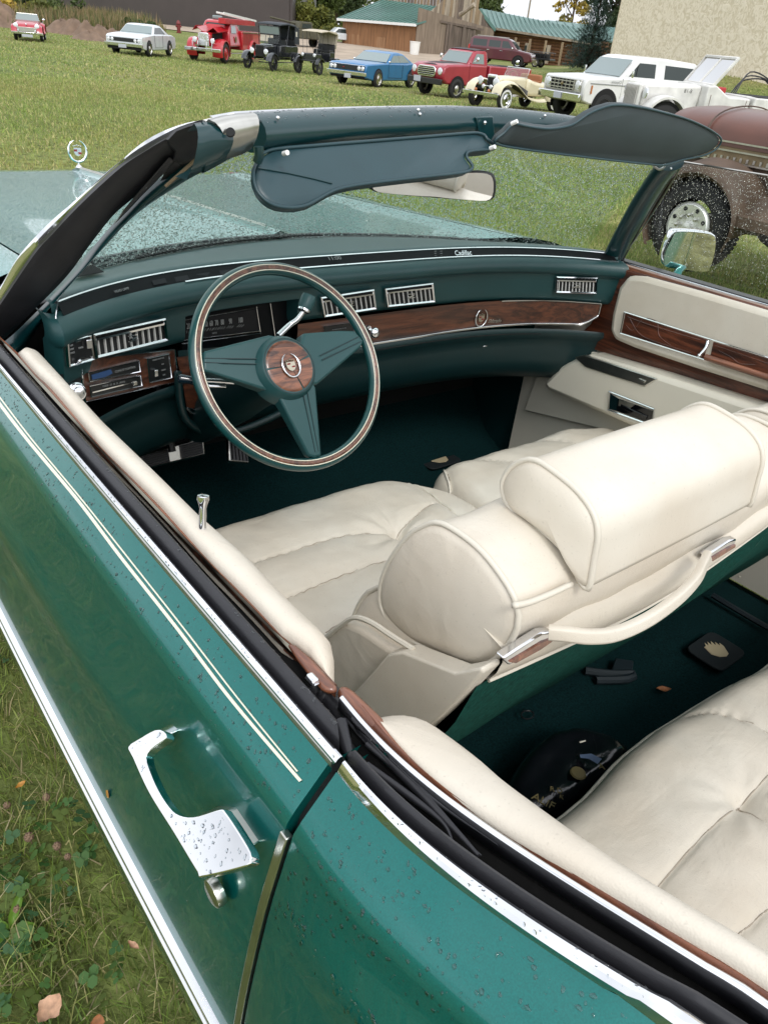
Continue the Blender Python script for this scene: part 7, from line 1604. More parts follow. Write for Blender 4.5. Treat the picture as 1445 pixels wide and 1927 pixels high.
# --- maroon suv on the rise, nose to the right
V = place('maroon_suv', 950, 70, 78, 'maroon family SUV with dark windows parked by the weathered barn', 'SUV', side=-1, dz=.02)
MR_ = vpaint('suv_maroon', (.085, .010, .018)); hwf = lambda z, y: .98-.06*abs(z-.8)
slab('body', [(2.52, .45), (2.58, .80), (2.45, 1.05), (1.35, 1.18), (.9, 1.20), (-2.5, 1.22), (-2.56, .8), (-2.50, .42), (2.2, .40)], hwf, MR_, V, .08); hwc = lambda z, y=0: .93-(z-1.15)*.25
slab('cabin', [(1.45, 1.14), (.75, 1.76), (.5, 1.86), (-.5, 1.90), (-2.2, 1.86), (-2.45, 1.72), (-2.52, 1.14)], hwc, MR_, V, .07)
for a, b in (((.95, 1.26), (.10, 1.24)), ((-.02, 1.24), (-.95, 1.24)), ((-1.12, 1.24), (-2.25, 1.24))):
    y0, y1 = a[0], b[0]; t = 1.70; sidewin(V, [(y0, 1.26), (y0-(.40 if y0 > .9 else 0), t), (y1, t), (y1, 1.26)], hwc, M_VG)
frontglass(V, 1.36, 1.22, .82, 1.72, .78, .70, M_VG); frontglass(V, -2.515, 1.28, -2.45, 1.68, .76, .70, M_VGL, name='rear_window')
for y in (1.55, -1.50): arch(V, .975, y, .48, .40)
four(V, .99, 1.55, -1.50, .40, .24, M_CHROME)
for s in (-1, 1): bx_('tail_lamp', V, (s*.90, -2.50, 1.08), (.12, .12, .42), mat('lamp_red', (.45, .01, .01), .2, coat=1), .02); bar('roof_rail', V, (s*.66, .3, 1.93), (s*.66, -2.0, 1.93), .04, .04, M_CHROMED, .01); bar('door_handle', V, (s*.985, .2, 1.05), (s*.985, 0, 1.05), .02, .04, M_CHROME, .004); bar('door_handle', V, (s*.985, -.85, 1.05), (s*.985, -1.05, 1.05), .02, .04, M_CHROME, .004); m = MB(); m.ball((s*1.08, 1.0, 1.25), .11, 8, 6, (.7, .6, .8)); m.build('wing_mirror', M_CHROME, V)
lamp(V, .78, 2.50, .88, .12); bar('bumper', V, (-.95, 2.60, .58), (.95, 2.60, .58), .12, .22, MR_, .03)

# --- cream roadster
V = place('cream_roadster', 992, 31.2, 38, 'cream pre-war style roadster with black running boards, chrome headlights and whitewall tyres', 'sports car')
CR = vpaint('roadster_cream', (.66, .60, .42)); BK2 = vpaint('trim_black', (.02, .018, .015), .3)
slab('hood', [(1.45, .50), (1.45, .92), (1.35, .98), (.2, 1.00), (.2, .50)], lambda z, y: .28+.22*(1.45-y)/1.25, CR, V, .07)
slab('tail', [(.22, .45), (.22, 1.00), (-.1, .92), (-.6, .86), (-1.3, .88), (-1.9, .70), (-2.0, .45)], lambda z, y: .60, CR, V, .10); bx_('cockpit', V, (0, -.30, .90), (.95, .75, .06), mat('cockpit_tan', (.30, .12, .05), .6), .01); bx_('seat_back', V, (0, -.65, .98), (.95, .12, .28), MATS['cockpit_tan'], .05)
bx_('radiator_shell', V, (0, 1.50, .76), (.50, .10, .56), M_CHROME, .05, .85); bx_('radiator_core', V, (0, 1.556, .74), (.34, .01, .42), M_ARCH, 0)
for s in (-1, 1):
    m = MB(); rows = []     # long flowing wing: over the front wheel and down to the running board
    path = [(1.95, .48), (1.85, .72), (1.62, .84), (1.35, .86), (1.05, .80), (.70, .62), (.30, .42), (-.3, .34), (-.7, .36)]
    P = spline([(0, a, b) for a, b in path], 24)
    for p in P: rows.append([(s*(.40+.42*k), p[1], p[2]+.05*math.sin(k*math.pi)-.03*k*(1 if k > .9 else 0)) for k in (0, .25, .5, .75, 1)]+[(s*.82, p[1], p[2]-.05)])
    m.grid(rows); m.build('fender', CR if False else CR, V, smooth=60)
    m = MB(); P2 = [(s*.60, 1.15, .70), (s*.60, .2, .40), (s*.60, .2, .62), (s*.52, .9, .86)]; m.add(P2, [(0, 1, 2, 3)]); m.build('fender_apron', BK2, V)
fender(V, .52, .84, -1.35, .36, .44, -5, 185, CR, crown=.03); four(V, .74, 1.50, -1.35, .345, .16, M_CHROME, white=1)
lamp(V, .36, 1.72, .82, .13); lamp(V, .17, 1.74, .66, .07); bar('bumper', V, (-.82, 2.05, .46), (.82, 2.05, .46), .05, .10); bar('lamp_bar', V, (-.5, 1.70, .68), (.5, 1.70, .68), .03, .03)
frontglass(V, .25, 1.00, .15, 1.28, .52, .50, M_GLASSC, frame=M_CHROME); 
for s in (-1, 1): m = MB(); m.lathe([(.055, 0), (.06, .03), (.02, .06)], (s*.30, 1.95, .55), (0, 1, 0), 12); m.build('horn', mat('lamp_amber', (.4, .12, .02), .3, coat=1), V)
m = MB(); m.tube([(s_*.0+.30+.16*math.cos(t), .0+.05*math.sin(t), 1.02+.16*math.sin(t)) for s_ in (0,) for t in np.linspace(0, 6.28, 16)], .012, 5); m.build('steering_wheel', MATS['cockpit_tan'], V)

# --- big white utility truck
V = place('white_suv', 1194, 30, 46, 'large white two-door utility truck with a checkered chrome grille', 'SUV')
V.scale = (1.06, 1.06, 1.06)
WH2 = vpaint('utility_white', (.68, .68, .67)); hwf = lambda z, y: .99-.07*abs(z-.9)
slab('body', [(2.36, .58), (2.40, 1.02), (2.34, 1.18), (.9, 1.27), (-2.25, 1.27), (-2.34, .9), (-2.30, .55), (2.1, .50)], hwf, WH2, V, .05); hwc = lambda z, y=0: .93-(z-1.2)*.20
slab('cabin', [(1.02, 1.22), (.42, 1.76), (.22, 1.83), (-.8, 1.85), (-2.1, 1.80), (-2.28, 1.70), (-2.30, 1.22)], hwc, WH2, V, .05)
frontglass(V, .98, 1.29, .52, 1.74, .80, .72, M_VGL); sidewin(V, [(.70, 1.31), (.30, 1.68), (-.38, 1.68), (-.38, 1.31)], hwc, M_VG); sidewin(V, [(-.78, 1.31), (-.78, 1.68), (-2.05, 1.66), (-2.05, 1.31)], hwc, M_VG); frontglass(V, -2.30, 1.32, -2.28, 1.66, .78, .72, M_VG, name='rear_window')
for s in (-1, 1): bar('window_divider', V, (s*(hwc(1.32)+.006), .42, 1.32), (s*(hwc(1.6)+.006), .36, 1.60), .02, .03, M_BLACKP, 0, up=(1, 0, 0))
for y in (1.50, -1.35): arch(V, .975, y, .50, .46)
four(V, .99, 1.50, -1.35, .41, .26, M_CHROMED); bx_('grille', V, (0, 2.40, .96), (1.66, .06, .34), M_CHROMED, .02); bx_('grille_mesh', V, (0, 2.435, .96), (1.10, .012, .28), M_ARCH, 0)
for k in range(7): bar('grille_bar', V, (-.54+k*.18, 2.45, .83), (-.54+k*.18, 2.45, 1.09), .025, .03, M_CHROMED, 0, up=(0, 1, 0))
for k in range(3): bar('grille_bar', V, (-.54, 2.45, .87+k*.09), (.54, 2.45, .87+k*.09), .02, .025, M_CHROMED, 0)
m = MB(); m.ball((0, 2.46, .97), .05, 8, 6); m.build('badge', M_GOLD, V); lamp(V, .70, 2.44, .98, .11); bar('bumper', V, (-.98, 2.50, .66), (.98, 2.50, .66), .10, .20, M_CHROME, .02); bx_('number_plate', V, (0, 2.57, .66), (.34, .02, .17), M_PLATE, .003)
doorline(V, lambda z: hwf(z, 0)+.004, [(.95, 1.25), (.92, .52), (-.42, .52), (-.45, 1.25)]); 
for s in (-1, 1): 
    bx_('side_marker', V, (s*.99, 2.12, .90), (.012, .05, .22), MATS['lamp_amber'], 0); bar('body_trim', V, (s*.985, 2.2, 1.06), (s*.985, -2.2, 1.06), .012, .015, M_GREY, 0)
    text('script_lettering', 'Cheyenne', (s*.992, 1.20, 1.14), (0, -s, 0), (0, 0, 1), .10, M_GREY, V, shear=.3); bx_('wing_mirror', V, (s*1.08, .72, 1.38), (.06, .05, .2), M_CHROME, .01)

# --- white service truck with its windshield folded out
V = place('white_army_truck', 1362, 23.5, 60, 'worn white open army-style truck with a raised folding windshield and round headlights', 'truck')
WH3 = mat('worn_white', (.62, .61, .58), .5, var=.18, vscale=4); RU = mat('rust', (.20, .07, .03), .8, var=.4, vscale=8)
slab('hood', [(1.95, .75), (1.95, 1.22), (1.85, 1.30), (.45, 1.36), (.45, .75)], lambda z, y: .42+.10*(1.95-y)/1.5, WH3, V, .06); slab('cowl', [(.46, .6), (.46, 1.38), (.25, 1.40), (-.15, 1.18), (-.75, 1.18), (-.75, .6)], lambda z, y: .84, WH3, V, .03)
bx_('grille_shell', V, (0, 2.0, .98), (.84, .10, .60), WH3, .04)
for k in range(9): bar('grille_bar', V, (-.32+k*.08, 2.07, .72), (-.32+k*.08, 2.07, 1.24), .02, .03, mat('bar_grey', (.40, .39, .37), .7), 0, up=(0, 1, 0))  # bars in one plain grey on the white shell
lamp(V, .56, 1.95, 1.10, .13); fender(V, .50, .98, 1.45, .52, .56, 0, 175, WH3, crown=.02); bar('bumper', V, (-.95, 2.25, .62), (.95, 2.25, .62), .10, .22, WH3, .02)
for y in (1.45, -1.9): arch(V, .86, y, .50, .48)
four(V, .88, 1.45, -1.9, .46, .26, WH3); slab('cargo_box', [(-.80, .72), (-.80, 1.22), (-3.3, 1.22), (-3.3, .72)], lambda z, y: .95, WH3, V, .03); bx_('box_floor', V, (0, -2.05, 1.20), (1.7, 2.3, .08), M_ARCH, 0)
for a, b, c, d in (((.75, .30, 1.40), (.80, -.15, 2.0), (-.75, -.15, 2.0), (-.75, .30, 1.40)),):
    A = np.array([a, b, c, d]); m = MB(); m.tube(A, .045, 6, closed=True); m.tube([(0, .30, 1.40), (0, -.15, 2.0)], .03, 6); m.build('windshield_frame', WH3, V); m = MB(); m.add([A[0], A[1], A[2], A[3]], [(0, 1, 2, 3)]); m.build('windshield', glassmat('hazy_glass', (.86, .90, .90), 1.6, .05), V, smooth=0)
m = MB(); m.tube([(.85, -.25, 1.2), (.85, -.30, 2.0)], .06, 6); m.build('frame_post', WH3, V)
for k in range(3): m = MB(); m.tube(spline([(.2+.1*k, -.9, 1.25), (.3+.1*k, -1.2, 1.75-.1*k), (.1+.1*k, -1.7, 1.6), (.1, -1.9, 1.25)], 14), .018, 5); m.build('hose', M_RUBBER, V)
bx_('red_box', V, (.3, -.45, 1.28), (.3, .3, .16), mat('box_red', (.35, .02, .02), .5), .03)
for s in (-1, 1): text('door_number', '8-18', (s*.60, .85, 1.22), (0, -s, 0), (0, 0, 1), .12, M_ARCH, V); m = MB(); m.prism([(-.12, 0), (-.08, .05), (.06, .06), (.13, .0), (.07, -.06), (-.09, -.05)], (s*.955, -2.4, 1.0), (0, 1, 0), (0, 0, 1), (s, 0, 0), .006); m.build('red_emblem', MATS['box_red'], V); doorline(V, lambda z: .845, [(.35, 1.2), (.33, .75), (-.62, .75), (-.65, 1.15)], RU)
m = MB(); m.prism([(-.03, 0), (.02, .08), (.03, -.05)], (.955, -1.2, 1.05), (0, 1, 0), (0, 0, 1), (1, 0, 0), .005); m.build('rust_mark', RU, V)

# --- small far vehicles
V = place('white_hatchback', 639, 92, 70, 'tiny white car half hidden behind the left corner of the barn', 'car'); wf = lambda z, y: .82
slab('body', [(1.9, .3), (1.95, .7), (1.0, .85), (-1.9, .9), (-1.9, .3)], wf, WH1, V, .08); slab('cabin', [(1.0, .85), (.4, 1.35), (-1.3, 1.38), (-1.8, .9)], lambda z, y: .78-(z-.85)*.3, WH1, V, .05); sidewin(V, [(.75, .92), (.35, 1.25), (-1.2, 1.27), (-1.4, .92)], lambda z: .79-(z-.85)*.3)
four(V, .78, 1.2, -1.2, .3, .18, M_CHROMED)
V = place('olive_truck', 570, 75, 60, 'drab olive army vehicle behind the black touring car', 'truck'); OL = mat('olive', (.07, .065, .04), .8, var=.3, vscale=3)
slab('body', [(2.3, .6), (2.4, 1.1), (.9, 1.3), (-2.3, 1.3), (-2.3, .6)], lambda z, y: .95, OL, V, .08); slab('cab', [(.9, 1.3), (.6, 1.8), (-.4, 1.8), (-.5, 1.3)], lambda z, y: .85, OL, V, .05); sidewin(V, [(.6, 1.36), (.5, 1.68), (-.3, 1.68), (-.3, 1.36)], lambda z: .855); four(V, .9, 1.5, -1.5, .42, .24, OL); m = MB(); m.tube([(0, .5, 1.6), (.2, 3.0, 1.9)], .07, 8); m.build('boom', OL, V)
V = place('trailer', 1022, 74, 70, 'dark low utility trailer with wire rails beside the maroon suv', 'trailer', side=-1); bx_('deck', V, (0, 0, .62), (1.4, 2.4, .14), M_BLACKP, .02)
for k in range(7):
    for s in (-1, 1): bar('rail_post', V, (s*.68, -1.1+k*.36, .68), (s*.68, -1.1+k*.36, 1.12), .04, .04, M_BLACKP, 0, up=(0, 1, 0))
for s in (-1, 1): bar('top_rail', V, (s*.68, -1.15, 1.12), (s*.68, 1.15, 1.12), .04, .04, M_CHROMED, 0); vwheel(V, s*.75, 0, .32, .18, M_CHROMED)
bx_('load', V, (0, 0, .85), (1.0, 1.6, .35), M_ARCH, .08)

# ================================================================== the big rusty truck close on the right
def tpt(px, py, x): d = ray(px, py, BW); return CAMW+d*(x-CAMW[0])/d[0]
TX = 4.75
wc_ = tpt(1287, 427, TX-.05)
V = empty('rusty_truck', (TX, wc_[1], 0)); tag(V, 'old brown truck with a rounded hood and polished wheel close on the right', 'truck')
M_RB = mat('oxide_brown', (.115, .043, .028), .42, coat=.2, coat_rough=.3, var=.45, vscale=1.8, dirt=.1); M_RD = mat('rust_dark', (.075, .048, .031), .65, var=.55, vscale=3, bump=.6, bscale=30); M_ALU = mat('polished_alloy', (.80, .80, .78), .38, .7, var=.15, vscale=12)
wl = np.array([0, 0, wc_[2]])
rT = abs(tpt(1312, 337, TX)[2]-wc_[2])
m = MB(); m.lathe([(rT*.54, -.22), (rT*.9, -.24), (rT, -.18), (rT*1.0, -.06), (rT*.95, -.01), (rT*.80, .012), (rT*.60, .0)], wl+np.array([0, 0, 0]), (-1, 0, 0), 48, caps=False); T_ = m.build('tyre', M_TYRE, V, smooth=60)
m = MB()
for k in range(56):
    t = k*2*math.pi/56; c = wl+np.array([.12, math.cos(t)*rT, math.sin(t)*rT]); e1 = np.array([0, -math.sin(t), math.cos(t)]); e2 = np.array([0, math.cos(t), math.sin(t)]); X = np.array([1, 0, 0.])
    m.box(c, (.16, .022, .008), rot=np.array([X, e1, e2]).T)
o = m.build('tread_blocks', M_TYRE, T_); o['kind'] = 'stuff'
rw = rT*.535; m = MB(); m.lathe([(rw, .005), (rw*.97, -.01), (rw*.93, .012), (rw*.88, .020), (rw*.60, .016), (rw*.52, .014), (rw*.48, -.004), (rw*.22, -.002), (rw*.18, .03), (.002, .034)], wl, (-1, 0, 0), 48, caps=False); RM = m.build('rim', M_ALU, V, smooth=40)
for k in range(8):
    t = k*math.pi/4+.4; c = wl+np.array([-.0185, math.cos(t)*rw*.74, math.sin(t)*rw*.74]); m = MB(); m.lathe([(rw*.095, .0), (rw*.085, .004), (.001, .0045)], c, (-1, 0, 0), 16); m.build('hand_hole', M_DARK, RM)
for k in range(8):
    t = k*math.pi/4; c = wl+np.array([-.02, math.cos(t)*rw*.47, math.sin(t)*rw*.47]); m = MB(); m.lathe([(.014, 0), (.014, .02), (.001, .024)], c, (-1, 0, 0), 6); m.build('wheel_nut', M_CHROMED, RM)
def tl(px, py, x=0): p = tpt(px, py, TX+x); return np.array([p[0]-V.location[0], p[1]-V.location[1], p[2]])
# fender: wide arch over the wheel, running back into the running board
m = MB(); rows = []
fr = rT*1.06
ang = list(np.linspace(-28, 150, 22)); 
P = [np.array([0, math.cos(R(180-a))*0+math.cos(R(a))*(-fr)*-1, 0]) for a in ang]
for a in np.linspace(200, -35, 30):
    y, z = math.cos(R(a))*fr, wc_[2]+math.sin(R(a))*fr
    # a = 0 is forward (+y, image left), 180 is rearward
    rows.append([np.array([x_, y*(1+.02*k), z+(b_ if a > 0 else b_*.3)]) for k, (x_, b_) in enumerate(((-.02, -.0), (-.06, .03), (-.05, .07), (.05, .11), (.22, .13), (.45, .10)))])
m.grid(rows); m.build('fender', M_RD, V, smooth=60)
hb = tl(1440, 300, .45)[2]
y_b = -2.6; zA = tl(1440, 298, .35)[2]; 
# body side behind and above the fender
m = MB(); m.add([(.42, .45, .55), (.42, -2.8, .45), (.40, -2.8, tl(1445, 296, .4)[2]), (.40, .45, tl(1300, 275, .4)[2]-.02)], [(0, 1, 2, 3)]); m.build('body_side', M_RD, V)
m = MB(); m.add([(-.02, -rT*1.1, .50), (-.02, -3.0, .46), (.45, -3.0, .46), (.45, -rT*1.1, .5), (-.02, -rT*1.1, .42), (-.02, -3.0, .38), (.45, -3.0, .38), (.45, -rT*1.1, .42)], [(0, 1, 2, 3), (0, 1, 5, 4), (4, 5, 6, 7)]); m.build('running_board', M_RD, V)
m = MB(); m.add([(.10, -rT*.98, .50), (.10, -3.0, .50), (.38, -3.0, tl(1445, 296, .4)[2]), (.30, -rT*.9, wc_[2]+rT*.8)], [(0, 1, 2, 3)]); m.build('lower_side', M_RD, V)
# hood: a long rounded barrel
zt, zl = tl(1400, 208, .7)[2], tl(1440, 282, .4)[2]
m = MB(); rows = []; yn = tl(1262, 215, .7)[1]
for y, k in ((yn+.02, .05), (yn, .35), (yn-.05, .68), (yn-.14, .88), (yn-.3, .97), (yn-.6, 1.0), (yn-1.4, 1.02), (yn-3.6, 1.04)):
    cx, cz = .95, zl-.02; rows.append([np.array([cx-.56*k*math.cos(t), y, cz+(zt-zl+.03)*k*max(0, math.sin(t))**.5]) for t in np.linspace(0, math.pi, 22)])
m.grid(rows); HD = m.build('hood', M_RB, V, smooth=60)
m = MB(); m.grid([[np.array([.395, yn-.5+.0, zl-.02]), np.array([.385, yn-.5, zl-.12])], [np.array([.385, -3.2, zl-.02]), np.array([.38, -3.2, zl-.12])]]); m.build('vent_panel', mat('tan_panel', (.20, .15, .08), .7, var=.3, vscale=8), V)
for k in range(44):
    m = MB(); m.box((.378, yn-.62-k*.055, zl-.10), (.008, .018, .03)); m.build('louver', M_CHROMED, V)
for z_ in (zl+.015, zl-.045, zl-.125): m = MB(); m.sweep([np.array([.375, yn-.42, z_]), np.array([.37, -1, z_]), np.array([.365, -3.2, z_])], SQ(.012, .012), up=(0, 0, 1)); m.build('side_trim', M_CHROMED, V)
m = MB(); m.tube([np.array([.95-.575*math.cos(t), yn-.55, zl-.02+(zt-zl+.045)*math.sin(t)**.5]) for t in np.linspace(.0, math.pi, 20)], .006, 5); m.build('hood_seam', M_RD, HD)
bx_('front_axle', V, (.6, 0, wc_[2]), (1.0, .14, .14), M_RD, .02)
for x in (1.75,):
    m = MB(); m.lathe([(rT*.5, 0), (rT, .02), (rT, .2), (rT*.5, .22)], (x, 0, wc_[2]), (1, 0, 0), 24); m.build('tyre', M_TYRE, V)
m = MB(); m.grid([[np.array([x, y, z]) for y, z in ((.44, .5), (.50, zl-.10))] for x in (.42, .95, 1.5)]); m.build('grille_panel', M_RD, V)
# ================================================================== buildings
def gp(px, dist, z=None):
    p = atw(px, 60, dist); return np.array([p[0], p[1], float(terr(p[0], p[1])) if z is None else z])
def M_boards(name, c, var=.35, sc=(1, 1, .12), vs=5): return mat(name, c, .85, var=var, vscale=vs, aniso=sc, bump=.6, bscale=20)
M_ROOFG = mat('green_roof', (.085, .175, .150), .45, var=.12, vscale=.5)
M_BARN = M_boards('barn_boards', (.27, .135, .062)); M_GREYW = M_boards('weathered_boards', (.20, .155, .115)); M_LOG = M_boards('log_wall', (.20, .10, .05), sc=(.2, .2, 2))
def wallq(name, a, b, z0, z1, mt, parent, th=.15, z1b=None):
    "upright wall from a to b"
    a, b = np.array(a[:2]), np.array(b[:2]); d = (b-a)/np.linalg.norm(b-a); n = np.array([d[1], -d[0]]); z1b = z1 if z1b is None else z1b
    V = [(*a, z0), (*b, z0), (*b, z1b), (*a, z1)]; W = [(v[0]-n[0]*-th, v[1]-n[1]*-th, v[2]) for v in V]
    m = MB(); m.add(V+W, [(0, 1, 2, 3), (4, 5, 6, 7), (0, 1, 5, 4), (1, 2, 6, 5), (2, 3, 7, 6), (3, 0, 4, 7)]); return m.build(name, mt, parent, smooth=0)
def boards(parent, a, b, z0, z1, w, mt, z1b=None, off=.03, name='board', side=1, mx=300):
    a, b = np.array(a[:2]), np.array(b[:2]); L_ = np.linalg.norm(b-a); d = (b-a)/L_; n = np.array([d[1], -d[0]])*side
    if n @ (CAMW[:2]-a) < 0: n = -n
    k = int(min(mx, L_/w)); w = L_/k; z1b = z1 if z1b is None else z1b; mts = mt if isinstance(mt, list) else [mt]
    for i in range(k):
        t0, t1 = i/k, (i+1)/k; p0, p1 = a+(b-a)*(t0+.04/k), a+(b-a)*(t1-.04/k); o = off*random.uniform(.5, 1.4); zt0, zt1 = z1+(z1b-z1)*t0, z1+(z1b-z1)*t1
        V = [(*(p0+n*o), z0), (*(p1+n*o), z0), (*(p1+n*o), zt1), (*(p0+n*o), zt0), (*(p0-n*.02), z0), (*(p1-n*.02), z0), (*(p1-n*.02), zt1), (*(p0-n*.02), zt0)]
        m = MB(); m.add(V, [(0, 1, 2, 3), (0, 1, 5, 4), (1, 2, 6, 5), (2, 3, 7, 6), (3, 0, 4, 7)]); m.build(name, random.choice(mts), parent, smooth=0)
def roofq(name, P, mt, parent, th=.12, ribs=0):
    P = [np.array(p, float) for p in P]; n = np.cross(P[1]-P[0], P[3]-P[0]); n /= np.linalg.norm(n); n = n if n[2] > 0 else -n
    m = MB(); m.add(P+[p-n*th for p in P], [(0, 1, 2, 3), (4, 5, 6, 7), (0, 1, 5, 4), (1, 2, 6, 5), (2, 3, 7, 6), (3, 0, 4, 7)]); o = m.build(name, mt, parent, smooth=0)
    for k in range(ribs):
        t = (k+.5)/ribs; a, b = P[0]*(1-t)+P[1]*t+n*.03, P[3]*(1-t)+P[2]*t+n*.03; q = MB(); q.sweep([a, (a+b)/2, b], SQ(.06, .06), up=n); q.build('roof_rib', mt, o, smooth=0)
    return o
def zpx(px, py, dist): return atw(px, py, dist)[2]
# dark brown metal building
B1 = empty('brown_building', gp(420, 97)); B1.location = (0, 0, 0); tag(B1, 'long dark brown metal building behind the fire engine at the upper left', 'building')
M_BRN = mat('brown_metal', (.050, .040, .036), .5, var=.10, vscale=.8); a, b = gp(-260, 118), gp(545, 95); wallq('wall', a, b, -.8, 9.5, M_BRN, B1, .3); c = gp(590, 135); wallq('wall', b, c, -.8, 9.5, M_BRN, B1, .3)
a2, b2 = np.array(a[:2]), np.array(b[:2]); L_ = np.linalg.norm(b2-a2)
def onw(t, o=.35): d = (b2-a2)/L_; n = np.array([d[1], -d[0]]); n = n if n @ (CAMW[:2]-a2) > 0 else -n; p = a2+(b2-a2)*t; return p+n*o, d, n
def wallx(px): 
    best = min(np.linspace(0, 1, 400), key=lambda t: abs(np.arctan2(*(a2+(b2-a2)*t-CAMW[:2]))-math.atan2(*(ray(px, 40, BW)[:2])))); return best
for k in range(60):
    t = (k+.5)/60; p, d, n = onw(t, .02); m = MB(); m.box((p[0], p[1], 4.3), (.10, .12, 10.2)); m.build('wall_rib', M_BRN, B1, smooth=0)
tD = wallx(492); p, d, n = onw(tD, .08); rt_ = np.array([[d[0], n[0], 0], [d[1], n[1], 0], [0, 0, 1]])
m = MB(); m.box((p[0], p[1], 1.25), (1.35, .12, 2.5), rot=rt_); DF = m.build('door_frame', mat('pale_frame', (.42, .38, .28), .7), B1); m = MB(); m.box((p[0]+n[0]*.08, p[1]+n[1]*.08, 1.3), (.85, .06, 2.1), rot=rt_); m.build('door_pane', M_VG, DF)
p, d, n = onw(wallx(517), .08); m = MB(); m.box((p[0], p[1], 1.0), (2.2, .12, 2.6), rot=rt_); m.build('overhead_door', M_WHITE, B1)
p, d, n = onw(wallx(440), .08); m = MB(); m.box((p[0], p[1], zpx(440, -2, 97)+.3), (3.4, .12, .9), rot=rt_); WF = m.build('window', mat('pale_frame', (0, 0, 0)), B1); m = MB(); m.box((p[0]+n[0]*.08, p[1]+n[1]*.08, zpx(440, -2, 97)+.3), (3.0, .05, .6), rot=rt_); m.build('pane', M_VGL, WF)
# barn
B2 = empty('wooden_barn', (0, 0, 0)); tag(B2, 'wooden barn with orange-brown board walls and a green metal roof', 'barn')
A, Bc_ = gp(646, 92), gp(784, 84); Cc = gp(905, 96); z0 = -.3
zeL, zeR = zpx(646, 36, 92), zpx(784, 46, 84)
BM = [M_BARN, M_boards('barn_boards_dark', (.20, .095, .045)), M_boards('barn_boards_pale', (.33, .18, .09))]
wallq('wall', A, Bc_, z0, zeL-.1, M_BARN, B2, .1, zeR-.1); boards(B2, A, Bc_, z0, zeL-.12, .42, BM, zeR-.12)
e = (np.array(Bc_[:2])-np.array(A[:2])); e /= np.linalg.norm(e); nb = np.array([e[1], -e[0]]); nb = nb if nb @ (CAMW[:2]-A[:2]) > 0 else -nb
rl = np.array([*(A[:2]+nb*.5-e*.5), zeL+.05]); rr_ = np.array([*(Bc_[:2]+nb*.6+e*.4), zeR+.05]); back = -nb*5.5
zr = zpx(710, 2, 95)
r3 = np.array([*(Bc_[:2]+back+e*.4), zpx(842, 18, 92)]); r4 = np.array([*(A[:2]+back-e*.5), zpx(700, -2, 97)])
roofq('roof', (rl, rr_, r3, r4), M_ROOFG, B2, .14, 18); m = MB(); m.sweep([rl-np.array([0, 0, .12]), (rl+rr_)/2-np.array([0, 0, .12]), rr_-np.array([0, 0, .12])], SQ(.10, .22), up=(0, 0, 1)); m.build('fascia', M_WHITE, B2)
for t0, t1 in ((.14, .30), (.50, .66)):
    pa, pb = A+(Bc_-A)*t0, A+(Bc_-A)*t1; boards(B2, pa, pb, z0, zeL-1.2, .35, [BM[2]], zeL-1.2, off=.12, name='door_board')
G1 = [M_GREYW, M_boards('weathered_dark', (.13, .10, .08)), M_boards('weathered_warm', (.25, .18, .11)), M_boards('weathered_pale', (.30, .25, .19))]
B3 = empty('weathered_barn_front', (0, 0, 0)); tag(B3, 'tall weathered grey board front of the barn with a beam stuck above its doors', 'barn')
D1, D2 = gp(783, 83.7), gp(928, 90); wallq('wall', D1+0, D2, z0, zpx(830, 20, 86), M_GREYW, B3, .1, zpx(928, 55, 90)); boards(B3, D1, gp(846, 86.4), z0, zpx(784, 44, 84), .30, G1, zpx(846, -20, 86)); boards(B3, gp(846, 86.4), gp(894, 88.4), z0, zpx(846, -30, 86), .30, G1, zpx(894, -30, 88)); boards(B3, gp(894, 88.4), D2, z0, zpx(894, 15, 88), .30, G1, zpx(928, 56, 90))
boards(B3, gp(838, 85.8), gp(893, 88.0), z0, zpx(838, 44, 86), .30, [G1[1]], zpx(893, 50, 88), off=.12, name='door_board')
m = MB(); m.sweep([np.array([*gp(826, 85.3)[:2], zpx(826, 40, 85.3)]), np.array([*gp(908, 88.5)[:2], zpx(908, 56, 88.5)])], SQ(.2, .18), up=(0, 0, 1)); m.build('door_track', G1[1], B3)
m = MB(); p = gp(862, 85.2); m.tube([np.array([p[0], p[1], zpx(862, 27, 85)]), np.array([*gp(872, 84.5)[:2], zpx(872, 20, 84.5)]), np.array([*gp(886, 84.0)[:2], zpx(886, 8, 84)])], [.22, .16, .22], 8); m.build('beam_end', G1[3], B3)
# upper boarding above barn roof (left of the front)
boards(B3, gp(708, 96), gp(852, 94), zpx(710, 2, 96)-.6, 12, .35, G1, 12, name='upper_board')
# long low green roofed building
B4 = empty('log_building', (0, 0, 0)); tag(B4, 'long low log building with a green metal roof between the barn and the spruce', 'building')
e0, e1 = gp(925, 92), gp(1150, 84); zl0, zl1 = zpx(928, 50, 90), zpx(1148, 84, 83)
wallq('wall', e0, e1, -.4, zpx(925, 55, 92), M_LOG, B4, .1, zpx(1150, 88, 84))
for k in range(10):
    t0 = k/10; P0, P1 = np.array([*e0[:2], 0]), np.array([*e1[:2], 0]); n = np.array([-(P1-P0)[1], (P1-P0)[0], 0]); n /= np.linalg.norm(n); n = n if n[:2] @ (CAMW[:2]-e0[:2]) > 0 else -n; z = -.2+k*.27
    m = MB(); m.tube([P0+n*.1+np.array([0, 0, z]), P1+n*.1+np.array([0, 0, z])], .13, 6); m.build('log', random.choice([M_LOG, BM[1]]), B4, smooth=80)
q0, q1 = np.array([*(e0[:2]+n[:2]*1.2), zl0]), np.array([*(e1[:2]+n[:2]*1.2), zl1]); q2, q3 = np.array([*(e1[:2]-n[:2]*5), zpx(1118, 56, 90)]), np.array([*(e0[:2]-n[:2]*5), zpx(897, 16, 98)])
